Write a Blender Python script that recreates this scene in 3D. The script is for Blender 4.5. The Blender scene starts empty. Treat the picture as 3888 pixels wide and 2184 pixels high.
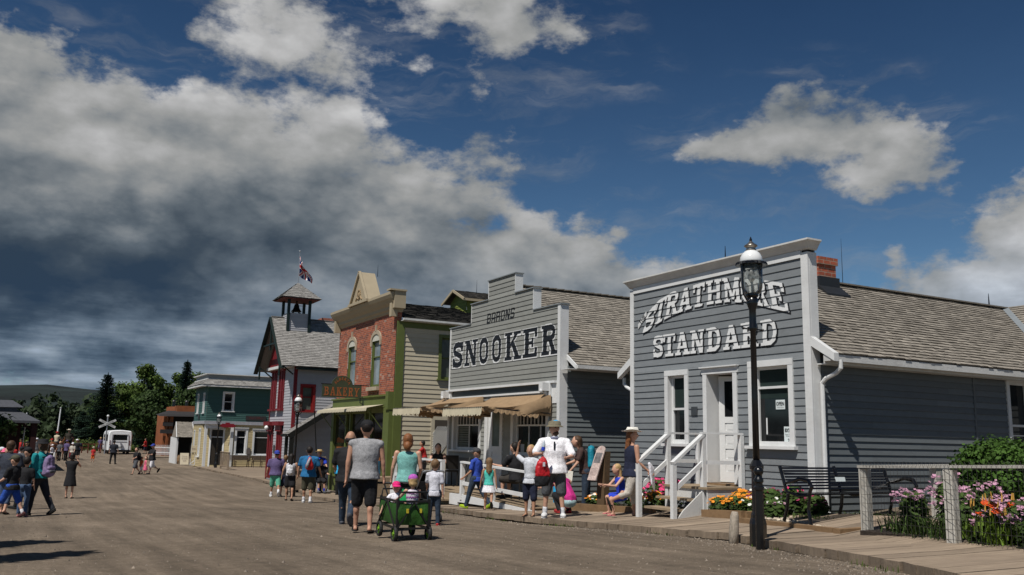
import bpy, bmesh, math, random
from mathutils import Vector, Matrix
random.seed(7)
SC=bpy.context.scene
COL=SC.collection
R=math.radians
# ------------------------------------------------------------------ helpers
def link(o): COL.objects.link(o); return o
def root_loc(p):
    v=Vector((0,0,0))
    while p is not None:
        v+=p.location; p=p.parent
    return v
def thing(name,label,cat,loc=(0,0,0),rotz=0,group=None):
    o=bpy.data.objects.new(name,None); link(o)
    o.location=loc; o.rotation_euler=(0,0,rotz); o.empty_display_size=.2
    o['label']=label; o['category']=cat
    if group: o['group']=group
    return o
def tag(o,label=None,cat=None,group=None,kind=None):
    if label: o['label']=label
    if cat: o['category']=cat
    if group: o['group']=group
    if kind: o['kind']=kind
    return o
def copy_tree(o,parent=None):
    c=o.copy(); link(c)
    if parent is not None: c.parent=parent
    for ch in [x for x in list(COL.objects) if x.parent==o]: copy_tree(ch,c)
    return c
class MB:
    def __init__(s): s.v=[];s.f=[];s.sh=[]
    def vert(s,p): s.v.append(tuple(p)); return len(s.v)-1
    def face(s,pts,sh=.5):
        n=len(s.v); s.v.extend([tuple(p) for p in pts]); s.f.append(tuple(range(n,n+len(pts)))); s.sh.append(sh)
    def idx(s,ids,sh=.5): s.f.append(tuple(ids)); s.sh.append(sh)
    def box(s,x0,x1,y0,y1,z0,z1,sh=.5):
        if x1<x0:x0,x1=x1,x0
        if y1<y0:y0,y1=y1,y0
        if z1<z0:z0,z1=z1,z0
        n=len(s.v)
        s.v+=[(x0,y0,z0),(x1,y0,z0),(x1,y1,z0),(x0,y1,z0),(x0,y0,z1),(x1,y0,z1),(x1,y1,z1),(x0,y1,z1)]
        for q in ((0,3,2,1),(4,5,6,7),(0,1,5,4),(1,2,6,5),(2,3,7,6),(3,0,4,7)): s.idx([n+i for i in q],sh)
    def hexa(s,p,sh=.5):
        n=len(s.v); s.v+=[tuple(a) for a in p]
        for q in ((0,3,2,1),(4,5,6,7),(0,1,5,4),(1,2,6,5),(2,3,7,6),(3,0,4,7)): s.idx([n+i for i in q],sh)
    def bar(s,a,b,w,h,up=(0,0,1),sh=.5):
        a=Vector(a);b=Vector(b);d=(b-a).normalized();u=Vector(up)
        x=d.cross(u)
        if x.length<1e-4: x=d.cross(Vector((1,0,0)))
        x.normalize(); y=x.cross(d).normalized()
        x*=w/2;y*=h/2
        s.hexa([a-x-y,a+x-y,a+x+y,a-x+y,b-x-y,b+x-y,b+x+y,b-x+y],sh)
    def tube(s,pts,rad,n=8,sh=.5,cap=True):
        pts=[Vector(p) for p in pts]
        if not isinstance(rad,(list,tuple)): rad=[rad]*len(pts)
        rings=[]; ref=None
        for i,p in enumerate(pts):
            d=(pts[min(i+1,len(pts)-1)]-pts[max(i-1,0)]).normalized()
            if ref is None:
                ref=Vector((0,0,1)) if abs(d.z)<.9 else Vector((1,0,0))
            x=ref.cross(d)
            if x.length<1e-5: x=Vector((1,0,0)).cross(d)
            x.normalize(); y=d.cross(x).normalized(); ref=y
            ring=[]
            for k in range(n):
                a=2*math.pi*k/n
                ring.append(s.vert(p+(x*math.cos(a)+y*math.sin(a))*rad[i]))
            rings.append(ring)
        for r0,r1 in zip(rings,rings[1:]):
            for k in range(n): s.idx([r0[k],r0[(k+1)%n],r1[(k+1)%n],r1[k]],sh)
        if cap: s.idx(list(reversed(rings[0])),sh); s.idx(rings[-1],sh)
    def lathe(s,prof,c=(0,0,0),n=16,sh=.5,wave=None,sx=1,sy=1):
        rings=[]
        for j,(r,z) in enumerate(prof):
            ring=[]
            for k in range(n):
                a=2*math.pi*k/n; rr=r*(wave(a,j) if wave else 1)
                ring.append(s.vert((c[0]+rr*math.cos(a)*sx,c[1]+rr*math.sin(a)*sy,c[2]+z)))
            rings.append(ring)
        for r0,r1 in zip(rings,rings[1:]):
            for k in range(n): s.idx([r0[k],r0[(k+1)%n],r1[(k+1)%n],r1[k]],sh)
        s.idx(list(reversed(rings[0])),sh); s.idx(rings[-1],sh)
    def ell(s,c,r,n=10,m=7,sh=.5,M=None):
        rings=[]
        c=Vector(c)
        for j in range(1,m):
            t=math.pi*j/m; ring=[]
            for k in range(n):
                a=2*math.pi*k/n
                p=Vector((r[0]*math.sin(t)*math.cos(a),r[1]*math.sin(t)*math.sin(a),-r[2]*math.cos(t)))
                if M: p=M@p
                ring.append(s.vert(c+p))
            rings.append(ring)
        b=Vector((0,0,-r[2]));t_=Vector((0,0,r[2]))
        if M: b=M@b;t_=M@t_
        vb=s.vert(c+b);vt=s.vert(c+t_)
        for k in range(n):
            s.idx([vb,rings[0][(k+1)%n],rings[0][k]],sh); s.idx([vt,rings[-1][k],rings[-1][(k+1)%n]],sh)
        for r0,r1 in zip(rings,rings[1:]):
            for k in range(n): s.idx([r0[k],r0[(k+1)%n],r1[(k+1)%n],r1[k]],sh)
    def cap(s,a,b,r0,r1,n=8):
        # tapered capsule
        a=Vector(a);b=Vector(b);d=b-a;L=d.length
        if L<1e-5: s.ell(a,(r0,r0,r0),n,6);return
        d/=L; pts=[];rr=[]
        for t in (80,50,20): pts.append(a-d*r0*math.sin(R(t)));rr.append(r0*math.cos(R(t)))
        for t in (20,50,80): pts.append(b+d*r1*math.sin(R(t)));rr.append(r1*math.cos(R(t)))
        s.tube(pts,rr,n)
    def mesh(s,name,off=None):
        me=bpy.data.meshes.new(name)
        vs=s.v if off is None else [(a-off.x,b-off.y,c-off.z) for a,b,c in s.v]
        me.from_pydata(vs,[],s.f)
        at=me.attributes.new('shade','FLOAT','FACE')
        at.data.foreach_set('value',s.sh)
        return me
    def build(s,name,mat,parent=None,smooth=False,local=False,bevel=0):
        off=None
        if parent is not None and not local: off=root_loc(parent)
        me=s.mesh(name,off)
        if mat: me.materials.append(mat)
        if smooth: me.polygons.foreach_set('use_smooth',[True]*len(me.polygons))
        me.update()
        o=bpy.data.objects.new(name,me); link(o)
        if parent is not None: o.parent=parent
        if bevel:
            m=o.modifiers.new('b','BEVEL');m.width=bevel;m.segments=2;m.limit_method='ANGLE'
        return o
def merged(mb,name,mat,parent,voxel,smooth_it=4,extra=None,local=True,folds=0):
    """union of overlapping closed pieces as one continuous surface"""
    me=mb.mesh(name); o=bpy.data.objects.new('tmp',me); link(o)
    m=o.modifiers.new('r','REMESH');m.mode='VOXEL';m.voxel_size=voxel;m.use_smooth_shade=True
    m2=o.modifiers.new('s','SMOOTH');m2.factor=.5;m2.iterations=smooth_it
    if folds:
        tx=bpy.data.textures.get('folds') or bpy.data.textures.new('folds','CLOUDS'); tx.noise_scale=.15; tx.noise_depth=3
        m3=o.modifiers.new('d','DISPLACE'); m3.texture=tx; m3.strength=folds; m3.mid_level=.45; m3.texture_coords='LOCAL'
    dg=bpy.context.evaluated_depsgraph_get(); dg.update()
    ev=o.evaluated_get(dg); nm=bpy.data.meshes.new_from_object(ev)
    COL.objects.unlink(o); bpy.data.objects.remove(o)
    if extra is not None and extra.v:
        bm=bmesh.new(); bm.from_mesh(nm)
        t=extra.mesh('x'); bm.from_mesh(t); bm.to_mesh(nm); bm.free()
    nm.materials.clear(); nm.materials.append(mat)
    nm.polygons.foreach_set('use_smooth',[True]*len(nm.polygons))
    r=bpy.data.objects.new(name,nm); link(r); nm.name=name
    if parent is not None: r.parent=parent
    return r
# ------------------------------------------------------------------ materials
MATS={}
def M(name,col,rough=.75,var=.12,scale=6,bump=0,bscale=30,shade=0,metal=0,spec=.3,streak=None,speck=0,trans=0,dirt=0,coat=0):
    if name in MATS: return MATS[name]
    m=bpy.data.materials.new(name); m.use_nodes=True; nt=m.node_tree; N=nt.nodes; L=nt.links
    b=N['Principled BSDF']; b.inputs['Roughness'].default_value=rough; b.inputs['Metallic'].default_value=metal
    b.inputs['Specular IOR Level'].default_value=spec
    if coat: b.inputs['Coat Weight'].default_value=coat
    tc=N.new('ShaderNodeTexCoord'); src=tc.outputs['Object']
    if streak:
        mp=N.new('ShaderNodeMapping'); mp.inputs['Scale'].default_value=streak; L.new(src,mp.inputs['Vector']); nsrc=mp.outputs['Vector']
    else: nsrc=src
    no=N.new('ShaderNodeTexNoise'); no.inputs['Scale'].default_value=scale; no.inputs['Detail'].default_value=6; no.inputs['Roughness'].default_value=.6
    L.new(nsrc,no.inputs['Vector'])
    mr=N.new('ShaderNodeMapRange'); mr.inputs['From Min'].default_value=.3; mr.inputs['From Max'].default_value=.7
    mr.inputs['To Min'].default_value=1-var; mr.inputs['To Max'].default_value=1+var
    L.new(no.outputs['Fac'],mr.inputs['Value']); fac=mr.outputs['Result']
    if shade:
        at=N.new('ShaderNodeAttribute'); at.attribute_name='shade'
        m2=N.new('ShaderNodeMapRange'); m2.inputs['To Min'].default_value=1-shade; m2.inputs['To Max'].default_value=1+shade; m2.clamp=False
        L.new(at.outputs['Fac'],m2.inputs['Value'])
        mm=N.new('ShaderNodeMath'); mm.operation='MULTIPLY'; L.new(fac,mm.inputs[0]); L.new(m2.outputs['Result'],mm.inputs[1]); fac=mm.outputs[0]
    mx=N.new('ShaderNodeVectorMath'); mx.operation='SCALE'; mx.inputs[0].default_value=col[:3]; L.new(fac,mx.inputs['Scale'])
    out=mx.outputs[0]
    if speck:
        n2=N.new('ShaderNodeTexNoise'); n2.inputs['Scale'].default_value=speck; n2.inputs['Detail'].default_value=2; L.new(src,n2.inputs['Vector'])
        m3=N.new('ShaderNodeMapRange'); m3.inputs['From Min'].default_value=.3;m3.inputs['From Max'].default_value=.7;m3.inputs['To Min'].default_value=.75;m3.inputs['To Max'].default_value=1.25
        L.new(n2.outputs['Fac'],m3.inputs['Value'])
        m4=N.new('ShaderNodeVectorMath'); m4.operation='SCALE'; L.new(out,m4.inputs[0]); L.new(m3.outputs['Result'],m4.inputs['Scale']); out=m4.outputs[0]
    if dirt:
        n3=N.new('ShaderNodeTexNoise'); n3.inputs['Scale'].default_value=1.3; n3.inputs['Detail'].default_value=8; n3.inputs['Roughness'].default_value=.7; L.new(src,n3.inputs['Vector'])
        m5=N.new('ShaderNodeMapRange'); m5.inputs['From Min'].default_value=.5;m5.inputs['From Max'].default_value=.75;m5.inputs['To Max'].default_value=dirt
        L.new(n3.outputs['Fac'],m5.inputs['Value'])
        mi=N.new('ShaderNodeMix'); mi.data_type='RGBA'; mi.inputs['B'].default_value=(col[0]*.45,col[1]*.42,col[2]*.38,1)
        L.new(m5.outputs['Result'],mi.inputs['Factor']); L.new(out,mi.inputs['A']); out=mi.outputs['Result']
    L.new(out,b.inputs['Base Color'])
    if bump:
        nb=N.new('ShaderNodeTexNoise'); nb.inputs['Scale'].default_value=bscale; nb.inputs['Detail'].default_value=4; L.new(nsrc,nb.inputs['Vector'])
        bp=N.new('ShaderNodeBump'); bp.inputs['Strength'].default_value=bump; bp.inputs['Distance'].default_value=.02
        L.new(nb.outputs['Fac'],bp.inputs['Height']); L.new(bp.outputs['Normal'],b.inputs['Normal'])
    if trans:
        tr=N.new('ShaderNodeBsdfTranslucent'); L.new(out,tr.inputs['Color']); ms=N.new('ShaderNodeMixShader'); ms.inputs[0].default_value=trans
        L.new(b.outputs[0],ms.inputs[1]); L.new(tr.outputs[0],ms.inputs[2]); L.new(ms.outputs[0],N['Material Output'].inputs['Surface'])
    MATS[name]=m; return m
def brick_mat(name,c1,c2,mort,axes='YZ',w=.22,h=.075,shift=.35):
    m=bpy.data.materials.new(name); m.use_nodes=True; N=m.node_tree.nodes; L=m.node_tree.links; b=N['Principled BSDF']; b.inputs['Roughness'].default_value=.85
    tc=N.new('ShaderNodeTexCoord'); sp=N.new('ShaderNodeSeparateXYZ'); L.new(tc.outputs['Object'],sp.inputs[0])
    ad=N.new('ShaderNodeMath'); ad.operation='ADD'; L.new(sp.outputs['X'],ad.inputs[0]); L.new(sp.outputs['Y'],ad.inputs[1])
    cb=N.new('ShaderNodeCombineXYZ'); L.new(ad.outputs[0],cb.inputs['X']); L.new(sp.outputs['Z'],cb.inputs['Y'])
    br=N.new('ShaderNodeTexBrick'); L.new(cb.outputs[0],br.inputs['Vector']); br.inputs['Scale'].default_value=1
    br.inputs['Brick Width'].default_value=w; br.inputs['Row Height'].default_value=h; br.inputs['Mortar Size'].default_value=.009; br.inputs['Mortar Smooth'].default_value=.2
    br.inputs['Color1'].default_value=c1+(1,); br.inputs['Color2'].default_value=c2+(1,); br.inputs['Mortar'].default_value=mort+(1,); br.inputs['Bias'].default_value=-.1
    no=N.new('ShaderNodeTexNoise'); no.inputs['Scale'].default_value=9; no.inputs['Detail'].default_value=8; L.new(tc.outputs['Object'],no.inputs['Vector'])
    mr=N.new('ShaderNodeMapRange'); mr.inputs['From Min'].default_value=.35; mr.inputs['From Max'].default_value=.65; mr.inputs['To Min'].default_value=1-shift; mr.inputs['To Max'].default_value=1+shift; L.new(no.outputs['Fac'],mr.inputs['Value'])
    sc=N.new('ShaderNodeVectorMath'); sc.operation='SCALE'; L.new(br.outputs['Color'],sc.inputs[0]); L.new(mr.outputs['Result'],sc.inputs['Scale'])
    # pale efflorescence on some bricks
    vw=N.new('ShaderNodeTexWhiteNoise'); vw.noise_dimensions='2D'
    fl=N.new('ShaderNodeVectorMath'); fl.operation='SNAP'; fl.inputs[1].default_value=(w,h,1); L.new(cb.outputs[0],fl.inputs[0]); L.new(fl.outputs[0],vw.inputs['Vector'])
    cmp=N.new('ShaderNodeMath'); cmp.operation='GREATER_THAN'; cmp.inputs[1].default_value=.965; L.new(vw.outputs['Value'],cmp.inputs[0])
    m6=N.new('ShaderNodeMath'); m6.operation='MULTIPLY'; m6.inputs[1].default_value=.45; L.new(cmp.outputs[0],m6.inputs[0])
    mi=N.new('ShaderNodeMix'); mi.data_type='RGBA'; mi.inputs['B'].default_value=(.42,.33,.27,1); L.new(m6.outputs[0],mi.inputs['Factor']); L.new(sc.outputs[0],mi.inputs['A'])
    L.new(mi.outputs['Result'],b.inputs['Base Color'])
    bp=N.new('ShaderNodeBump'); bp.inputs['Strength'].default_value=.6; bp.inputs['Distance'].default_value=.01; bp.invert=True; L.new(br.outputs['Fac'],bp.inputs['Height']); L.new(bp.outputs['Normal'],b.inputs['Normal'])
    return m
def glass_dark(name,col=(.008,.009,.01),rough=.06):
    return M(name,col,rough=rough,var=.5,scale=1.5,spec=.5)
white=M('white_paint',(.63,.635,.63),.55,.05,3,bump=.15,bscale=25,dirt=.22)
whiteb=M('white_trim_weathered',(.56,.56,.545),.6,.08,5,bump=.2,bscale=30,dirt=.4)
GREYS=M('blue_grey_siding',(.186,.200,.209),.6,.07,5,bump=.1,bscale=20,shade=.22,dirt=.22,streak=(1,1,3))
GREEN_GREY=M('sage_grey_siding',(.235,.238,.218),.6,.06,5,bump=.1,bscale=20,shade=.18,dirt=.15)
GREYD=M('blue_grey_siding_shaded',(.118,.132,.140),.6,.07,5,bump=.1,bscale=20,shade=.22,dirt=.2,streak=(1,1,3))  # same siding as the front, shade of the side wall put into its colour
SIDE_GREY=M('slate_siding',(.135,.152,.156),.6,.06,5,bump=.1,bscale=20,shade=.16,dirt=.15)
CREAM=M('cream_siding',(.48,.43,.32),.6,.05,5,bump=.1,shade=.1,dirt=.15)
YELLOW=M('yellow_siding',(.44,.36,.20),.6,.05,5,shade=.12,dirt=.2)
LGREY=M('light_grey_siding',(.33,.33,.345),.6,.05,5,shade=.1,dirt=.1)
TEAL=M('teal_shingle',(.042,.098,.088),.7,.1,9,shade=.22)
MOSS=M('olive_green_paint',(.105,.130,.036),.5,.07,4,dirt=.25)
REDP=M('barn_red_paint',(.16,.014,.018),.5,.08,4)
BLACKP=M('black_iron',(.006,.006,.007),.25,.2,10,spec=.5)
BLACKM=M('letter_black',(.012,.012,.013),.5,.1)
SHAKE=M('weathered_shingle',(.245,.220,.185),.85,.16,14,bump=.5,bscale=60,shade=.30,dirt=.3)
SHAKED=M('dark_brown_shingle',(.055,.05,.043),.85,.25,14,bump=.5,bscale=50,shade=.5)
SHAKEG=M('grey_shingle',(.25,.24,.225),.85,.15,14,bump=.4,shade=.28)
WOODG=M('weathered_plank',(.262,.203,.147),.85,.22,3,bump=.5,bscale=14,shade=.25,streak=(.6,7,2),dirt=.3)
WOODB=M('brown_timber',(.20,.125,.065),.8,.2,4,bump=.3,bscale=20,dirt=.3)
STEPW=M('step_board',(.27,.205,.135),.8,.18,4,bump=.3,bscale=14,shade=.15,dirt=.3)
TAN=M('cream_cornice',(.36,.30,.205),.6,.05,3,dirt=.1)
GLASS=glass_dark('window_glass')
GLASSB=glass_dark('window_glass_sky_sheen',(.20,.225,.24),.15)  # reflected sky put into the pane colour
GLASSM=glass_dark('window_glass_curtain',(.09,.11,.09),.3)
METAL=M('dull_galvanised',(.35,.36,.38),.45,.1,6,metal=.6)
FLASH=M('flashing_grey',(.2,.22,.23),.5,.1,6)
BRICK=brick_mat('red_brick',(.36,.085,.035),(.13,.032,.022),(.27,.19,.14),shift=.25)
BRICKC=brick_mat('chimney_brick',(.36,.09,.045),(.27,.06,.03),(.3,.22,.17),w=.21,h=.085,shift=.2)
SOIL=M('dark_soil',(.035,.026,.02),.95,.3,20,bump=.8,bscale=30)
CANVAS=M('tan_canvas',(.33,.225,.13),.9,.12,5,bump=.2,bscale=8,dirt=.25,trans=.15)
CANVASC=M('cream_canvas',(.5,.45,.33),.9,.1,5,bump=.15,bscale=8,dirt=.2,trans=.1)
# ------------------------------------------------------------------ terrain
G=[(-60,1.3),(-5,.75),(5,.47),(9,.27),(15.4,0),(22.9,-.28),(28.7,-.55),(35,-.77),(45,-.8),(66,-.78),(100,-.75),(200,-.9),(4000,-1)]
def gy(y):
    if y<=G[0][0]: return G[0][1]
    for (a,b),(c,d) in zip(G,G[1:]):
        if y<=c: return b+(d-b)*(y-a)/(c-a)
    return G[-1][1]
def bz(x,y):  # top of the boardwalk
    return gy(y)+.11+max(0,min(x,14)-10)*.1*max(0,min(1,(19-y)/5))
EDGE=[(-6,4.6),(2.5,6.0),(5,7.0),(5.62,7.39),(7.7,8.3),(9.94,9.2),(11.7,9.15),(15,9.1),(18.3,9.3),(21.5,9.6),(25.5,9.6),(32.8,9.9),(38.7,11.1),(47.8,11.6),(58,11.5),(66,11.6)]
def edge(y):
    if y<=EDGE[0][0]: return EDGE[0][1]
    for (a,b),(c,d) in zip(EDGE,EDGE[1:]):
        if y<=c: return b+(d-b)*(y-a)/(c-a)
    return EDGE[-1][1]
def gz(x,y):
    g=gy(y)
    e=edge(y)
    if x>e+.5 and y<70: g=bz(x,y)-.13
    elif x>e-.1 and y<70: g=g+(bz(x,y)-.13-g)*(x-e+.1)/.6
    return g+.015*math.sin(x*.7+y*.23)+.012*math.sin(y*.9-x*.4)
def frange(a,b,s):
    r=[];x=a
    while x<b: r.append(x);x+=s
    return r
SKY=["7050705070507050705070507050705070507050705071508050805080508057806080608060806080608060806080608060806080608060806080608060",
"7059705970597066706670657064706470617056705671568056805580558059806080628065806480648064806480648064766477637763806380638063",
"7247714970537061706270627063706370597054705472548055805580598060806080638067807080707970727068706870627070707470807080708070",
"9015901790198926883387358541845483588256815681547950755076597960806080608064807078706770497042704270497073708070807080708070",
"9004900390019001900290049019903490449048904989508450795078598260846084608364837077705670317026702270347069708070807680778077",
"9030902490209021902090189019902290269032903790438951865486608760876284638066747059704970247017701170147037705870797980888089",
"9050905090579060906090569045904190399043904788528359736374607462696858704670337014701067106610661066106509644063697180728070",
"9050905090559060896990699066906480627664796578677070636963606068407022701370117017693160376042604760536454666367367021701769",
"9059905790608666776371707370697065706170667058724973557160605367346912700370177047696260776087609060906684705365116100600060",
"7679827682766879487831784470537054765975677448772080157634622562146806700370057003691361346052605760526239621360006000600060",
"2060216127662569136718694272517857805980648055803680277850704670287021702570257007690161006007601160096004600060006000600060",
"2060176006600060046024605366598060806080608060805780547756706770657062704670187000690061006000600060006000600060006000600060",
"2060156005600060056028605467608060806080608060806080637769706170457029701270007000700061006000600060006000600060006000600060",
"2060146003600060066032605569608060806080608060806080647668706070457029701270007000700061006000600060006000600060006000600060",
"2060126002600060076037605671608060806080608060806080647668706070447028701270007000700062006000600060006000600060006000600060"]
# ------------------------------------------------------------------ camera, sky, sun
F_=2224.06;PIT=R(9.793);ROL=R(1.193);YAW=R(29.018)
def _cam(v):
    x,y,z=v
    cx=x*math.cos(YAW)-y*math.sin(YAW); cz=x*math.sin(YAW)+y*math.cos(YAW); cy=-z
    y2=cy*math.cos(PIT)+cz*math.sin(PIT); z2=-cy*math.sin(PIT)+cz*math.cos(PIT)
    return cx*math.cos(ROL)-y2*math.sin(ROL), cx*math.sin(ROL)+y2*math.cos(ROL), z2
e=[_cam(v) for v in ((1,0,0),(0,1,0),(0,0,1))]
rt=Vector([e[i][0] for i in range(3)]); dn=Vector([e[i][1] for i in range(3)]); fw=Vector([e[i][2] for i in range(3)])
mt=Matrix((rt,-dn,-fw)).transposed().to_4x4(); mt.translation=Vector((0,0,1.6))
cd=bpy.data.cameras.new('camera'); cam=bpy.data.objects.new('camera',cd); link(cam); cam.matrix_world=mt
cd.sensor_width=36; cd.lens=36*F_/2576; cd.clip_end=9000; cd.clip_start=.1
SC.camera=cam
SUN=Vector((.56,.31,-1)).normalized()
sd=bpy.data.lights.new('sun','SUN'); sd.energy=4.75; sd.angle=R(.55); sd.color=(1,.955,.89)
so=bpy.data.objects.new('sun',sd); link(so); so.rotation_euler=SUN.to_track_quat('-Z','Y').to_euler(); so.location=(-10,-5,30)
w=bpy.data.worlds.new('World'); SC.world=w; w.use_nodes=True; nt=w.node_tree; N=nt.nodes; L=nt.links
bg=N['Background']; bg.inputs['Strength'].default_value=.094
sky=N.new('ShaderNodeTexSky'); sky.sky_type='NISHITA'; sky.sun_disc=False
sky.sun_elevation=math.asin(-SUN.z); sky.sun_rotation=math.atan2(-SUN.x,-SUN.y); sky.air_density=1.0; sky.dust_density=.6; sky.ozone_density=2.5; sky.altitude=1100
def nm(op,a,b=None,c=None):
    n=N.new('ShaderNodeMath'); n.operation=op
    for i,x in enumerate((a,b,c)):
        if x is None: continue
        if isinstance(x,(int,float)): n.inputs[i].default_value=x
        else: L.new(x,n.inputs[i])
    return n.outputs[0]
def vm(op,a,b=None,scale=None):
    n=N.new('ShaderNodeVectorMath'); n.operation=op
    for i,x in enumerate((a,b)):
        if x is None: continue
        if isinstance(x,tuple): n.inputs[i].default_value=x
        else: L.new(x,n.inputs[i])
    if scale is not None:
        if isinstance(scale,(int,float)): n.inputs['Scale'].default_value=scale
        else: L.new(scale,n.inputs['Scale'])
    return n.outputs[0]
def noise(vec,scale,detail=8,rough=.55,out='Fac',dist=0):
    n=N.new('ShaderNodeTexNoise'); n.inputs['Scale'].default_value=scale; n.inputs['Detail'].default_value=detail; n.inputs['Roughness'].default_value=rough; n.inputs['Distortion'].default_value=dist
    L.new(vec,n.inputs['Vector']); return n.outputs[out]
tc=N.new('ShaderNodeTexCoord'); D=tc.outputs['Generated']
st=vm('MULTIPLY',D,(1,1,1.7))
wc=vm('SCALE',vm('SUBTRACT',noise(st,5,5,.6,'Color'),(.5,.5,.5)),None,.075)
wc2=vm('SCALE',vm('SUBTRACT',noise(st,22,6,.65,'Color'),(.5,.5,.5)),None,.035)
DW=vm('ADD',vm('ADD',D,wc),wc2)
sp=N.new('ShaderNodeSeparateXYZ'); L.new(vm('NORMALIZE',DW),sp.inputs[0])
az=nm('ARCTAN2',sp.outputs[0],sp.outputs[1]); el=nm('ARCSINE',sp.outputs[2])
azf=nm('DIVIDE',nm('ADD',az,R(5)),R(67.5))
tot=None; step=R(2.45)
for k,row in enumerate(SKY):
    cr=N.new('ShaderNodeValToRGB'); el_=cr.color_ramp.elements; cr.color_ramp.interpolation='EASE'
    n=len(row)//4
    for i in range(n):
        c=int(row[i*4:i*4+2])/100; b=int(row[i*4+2:i*4+4])/100
        if i<2: q=el_[i]; q.position=i/(n-1)
        else: q=el_.new(i/(n-1))
    for i in range(n):
        c=int(row[i*4:i*4+2])/100; b=int(row[i*4+2:i*4+4])/100
        el_[i].position=i/(n-1); el_[i].color=(c,b,0,1)
    L.new(azf,cr.inputs[0])
    e0=R(-1)+k*step
    if k==len(SKY)-1: wgt=nm('SUBTRACT',1,nm('MAXIMUM',nm('DIVIDE',nm('SUBTRACT',e0,el),step),0))
    elif k==0: wgt=nm('SUBTRACT',1,nm('MAXIMUM',nm('DIVIDE',nm('SUBTRACT',el,e0),step),0))
    else: wgt=nm('SUBTRACT',1,nm('ABSOLUTE',nm('DIVIDE',nm('SUBTRACT',el,e0),step)))
    wgt=nm('MAXIMUM',wgt,0)
    v=vm('SCALE',cr.outputs['Color'],None,wgt)
    tot=v if tot is None else vm('ADD',tot,v)
ts=N.new('ShaderNodeSeparateXYZ'); L.new(tot,ts.inputs[0]); CC,BB=ts.outputs[0],ts.outputs[1]
nA=noise(st,9,12,.62)
nB=noise(vm('ADD',st,(-.012,-.004,.03)),9,12,.62)
nC=noise(st,30,8,.6)
dens=nm('ADD',CC,nm('ADD',nm('MULTIPLY',nm('SUBTRACT',nA,.5),1.25),nm('MULTIPLY',nm('SUBTRACT',nC,.5),.35)))
def mrange(v,a,b,c,d,smooth=True):
    n=N.new('ShaderNodeMapRange'); n.interpolation_type='SMOOTHSTEP' if smooth else 'LINEAR'
    L.new(v,n.inputs['Value'])
    for k_,x in zip(('From Min','From Max','To Min','To Max'),(a,b,c,d)): n.inputs[k_].default_value=x
    return n.outputs['Result']
fade=nm('MULTIPLY',nm('MULTIPLY',mrange(az,R(-14),R(-4),0,1),mrange(az,R(61),R(72),1,0)),mrange(el,R(33),R(42),1,0))
dens=nm('ADD',nm('MULTIPLY',dens,fade),nm('MULTIPLY',nm('SUBTRACT',1,fade),nm('MULTIPLY',nA,.55)))
mask=mrange(dens,.40,.64,0,.97)
# thin veil of cirrus
ci=noise(vm('MULTIPLY',vm('ADD',D,vm('SCALE',wc,None,1.4)),(3,3,16)),2.2,8,.62)
cir=nm('MULTIPLY',mrange(ci,.45,.78,0,.30),mrange(CC,.02,.16,0,1))
mask=nm('MAXIMUM',mask,cir)
bw=nm('ABSOLUTE',nm('SUBTRACT',nm('MULTIPLY',noise(st,7,7,.52),2),1))
bw2=nm('ABSOLUTE',nm('SUBTRACT',nm('MULTIPLY',noise(vm('ADD',st,(3,1,2)),17,6,.5),2),1))
lA=noise(st,9,7,.5); lB=noise(vm('ADD',st,(-.014,-.005,.034)),9,7,.5)
lit=nm('ADD',BB,nm('ADD',nm('MULTIPLY',nm('SUBTRACT',lA,lB),.8),nm('ADD',nm('MULTIPLY',nm('SUBTRACT',bw,.2),.32),nm('MULTIPLY',nm('SUBTRACT',bw2,.2),.22))))
lit=nm('ADD',lit,nm('MULTIPLY',nm('SUBTRACT',noise(st,4.5,3,.5),.5),.12))
low=mrange(el,R(2),R(11),1,0)
stk=noise(vm('MULTIPLY',D,(6,6,44)),1.3,7,.6)
lit=nm('ADD',lit,nm('MULTIPLY',nm('MULTIPLY',nm('SUBTRACT',stk,.5),low),1.3))
cr=N.new('ShaderNodeValToRGB'); els=cr.color_ramp.elements
els[0].position=0; els[0].color=(.030,.050,.078,1); els[1].position=1; els[1].color=(.72,.72,.72,1)
for p,c in ((.16,(.055,.075,.098)),(.34,(.122,.147,.170)),(.5,(.225,.245,.260)),(.66,(.36,.365,.36)),(.82,(.5,.5,.5))):
    q=els.new(p); q.color=c+(1,)
L.new(lit,cr.inputs[0])
ccol=vm('SCALE',cr.outputs['Color'],None,9.8)
lt=N.new('ShaderNodeMix'); lt.data_type='RGBA'; lt.inputs['A'].default_value=(1,1,1,1); lt.inputs['B'].default_value=(.74,.90,1.12,1); L.new(mrange(el,R(3),R(14),1,0),lt.inputs['Factor'])
ccol=vm('MULTIPLY',ccol,lt.outputs['Result'])
hz=mrange(el,R(-2),R(30),1,0,False)
tint=N.new('ShaderNodeMix'); tint.data_type='RGBA'; tint.inputs['A'].default_value=(.19,.31,.41,1); tint.inputs['B'].default_value=(.60,.76,.80,1); L.new(nm('POWER',hz,1.1),tint.inputs['Factor'])
blue=vm('MULTIPLY',sky.outputs[0],tint.outputs['Result'])
mxs=N.new('ShaderNodeMix'); mxs.data_type='RGBA'; L.new(mask,mxs.inputs['Factor']); L.new(blue,mxs.inputs['A']); L.new(ccol,mxs.inputs['B'])
L.new(mxs.outputs['Result'],bg.inputs['Color'])
SC.view_settings.view_transform='Standard'; SC.view_settings.look='None'; SC.view_settings.exposure=0
SC.cycles.max_bounces=5; SC.cycles.use_denoising=True; SC.cycles.transparent_max_bounces=6
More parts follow.
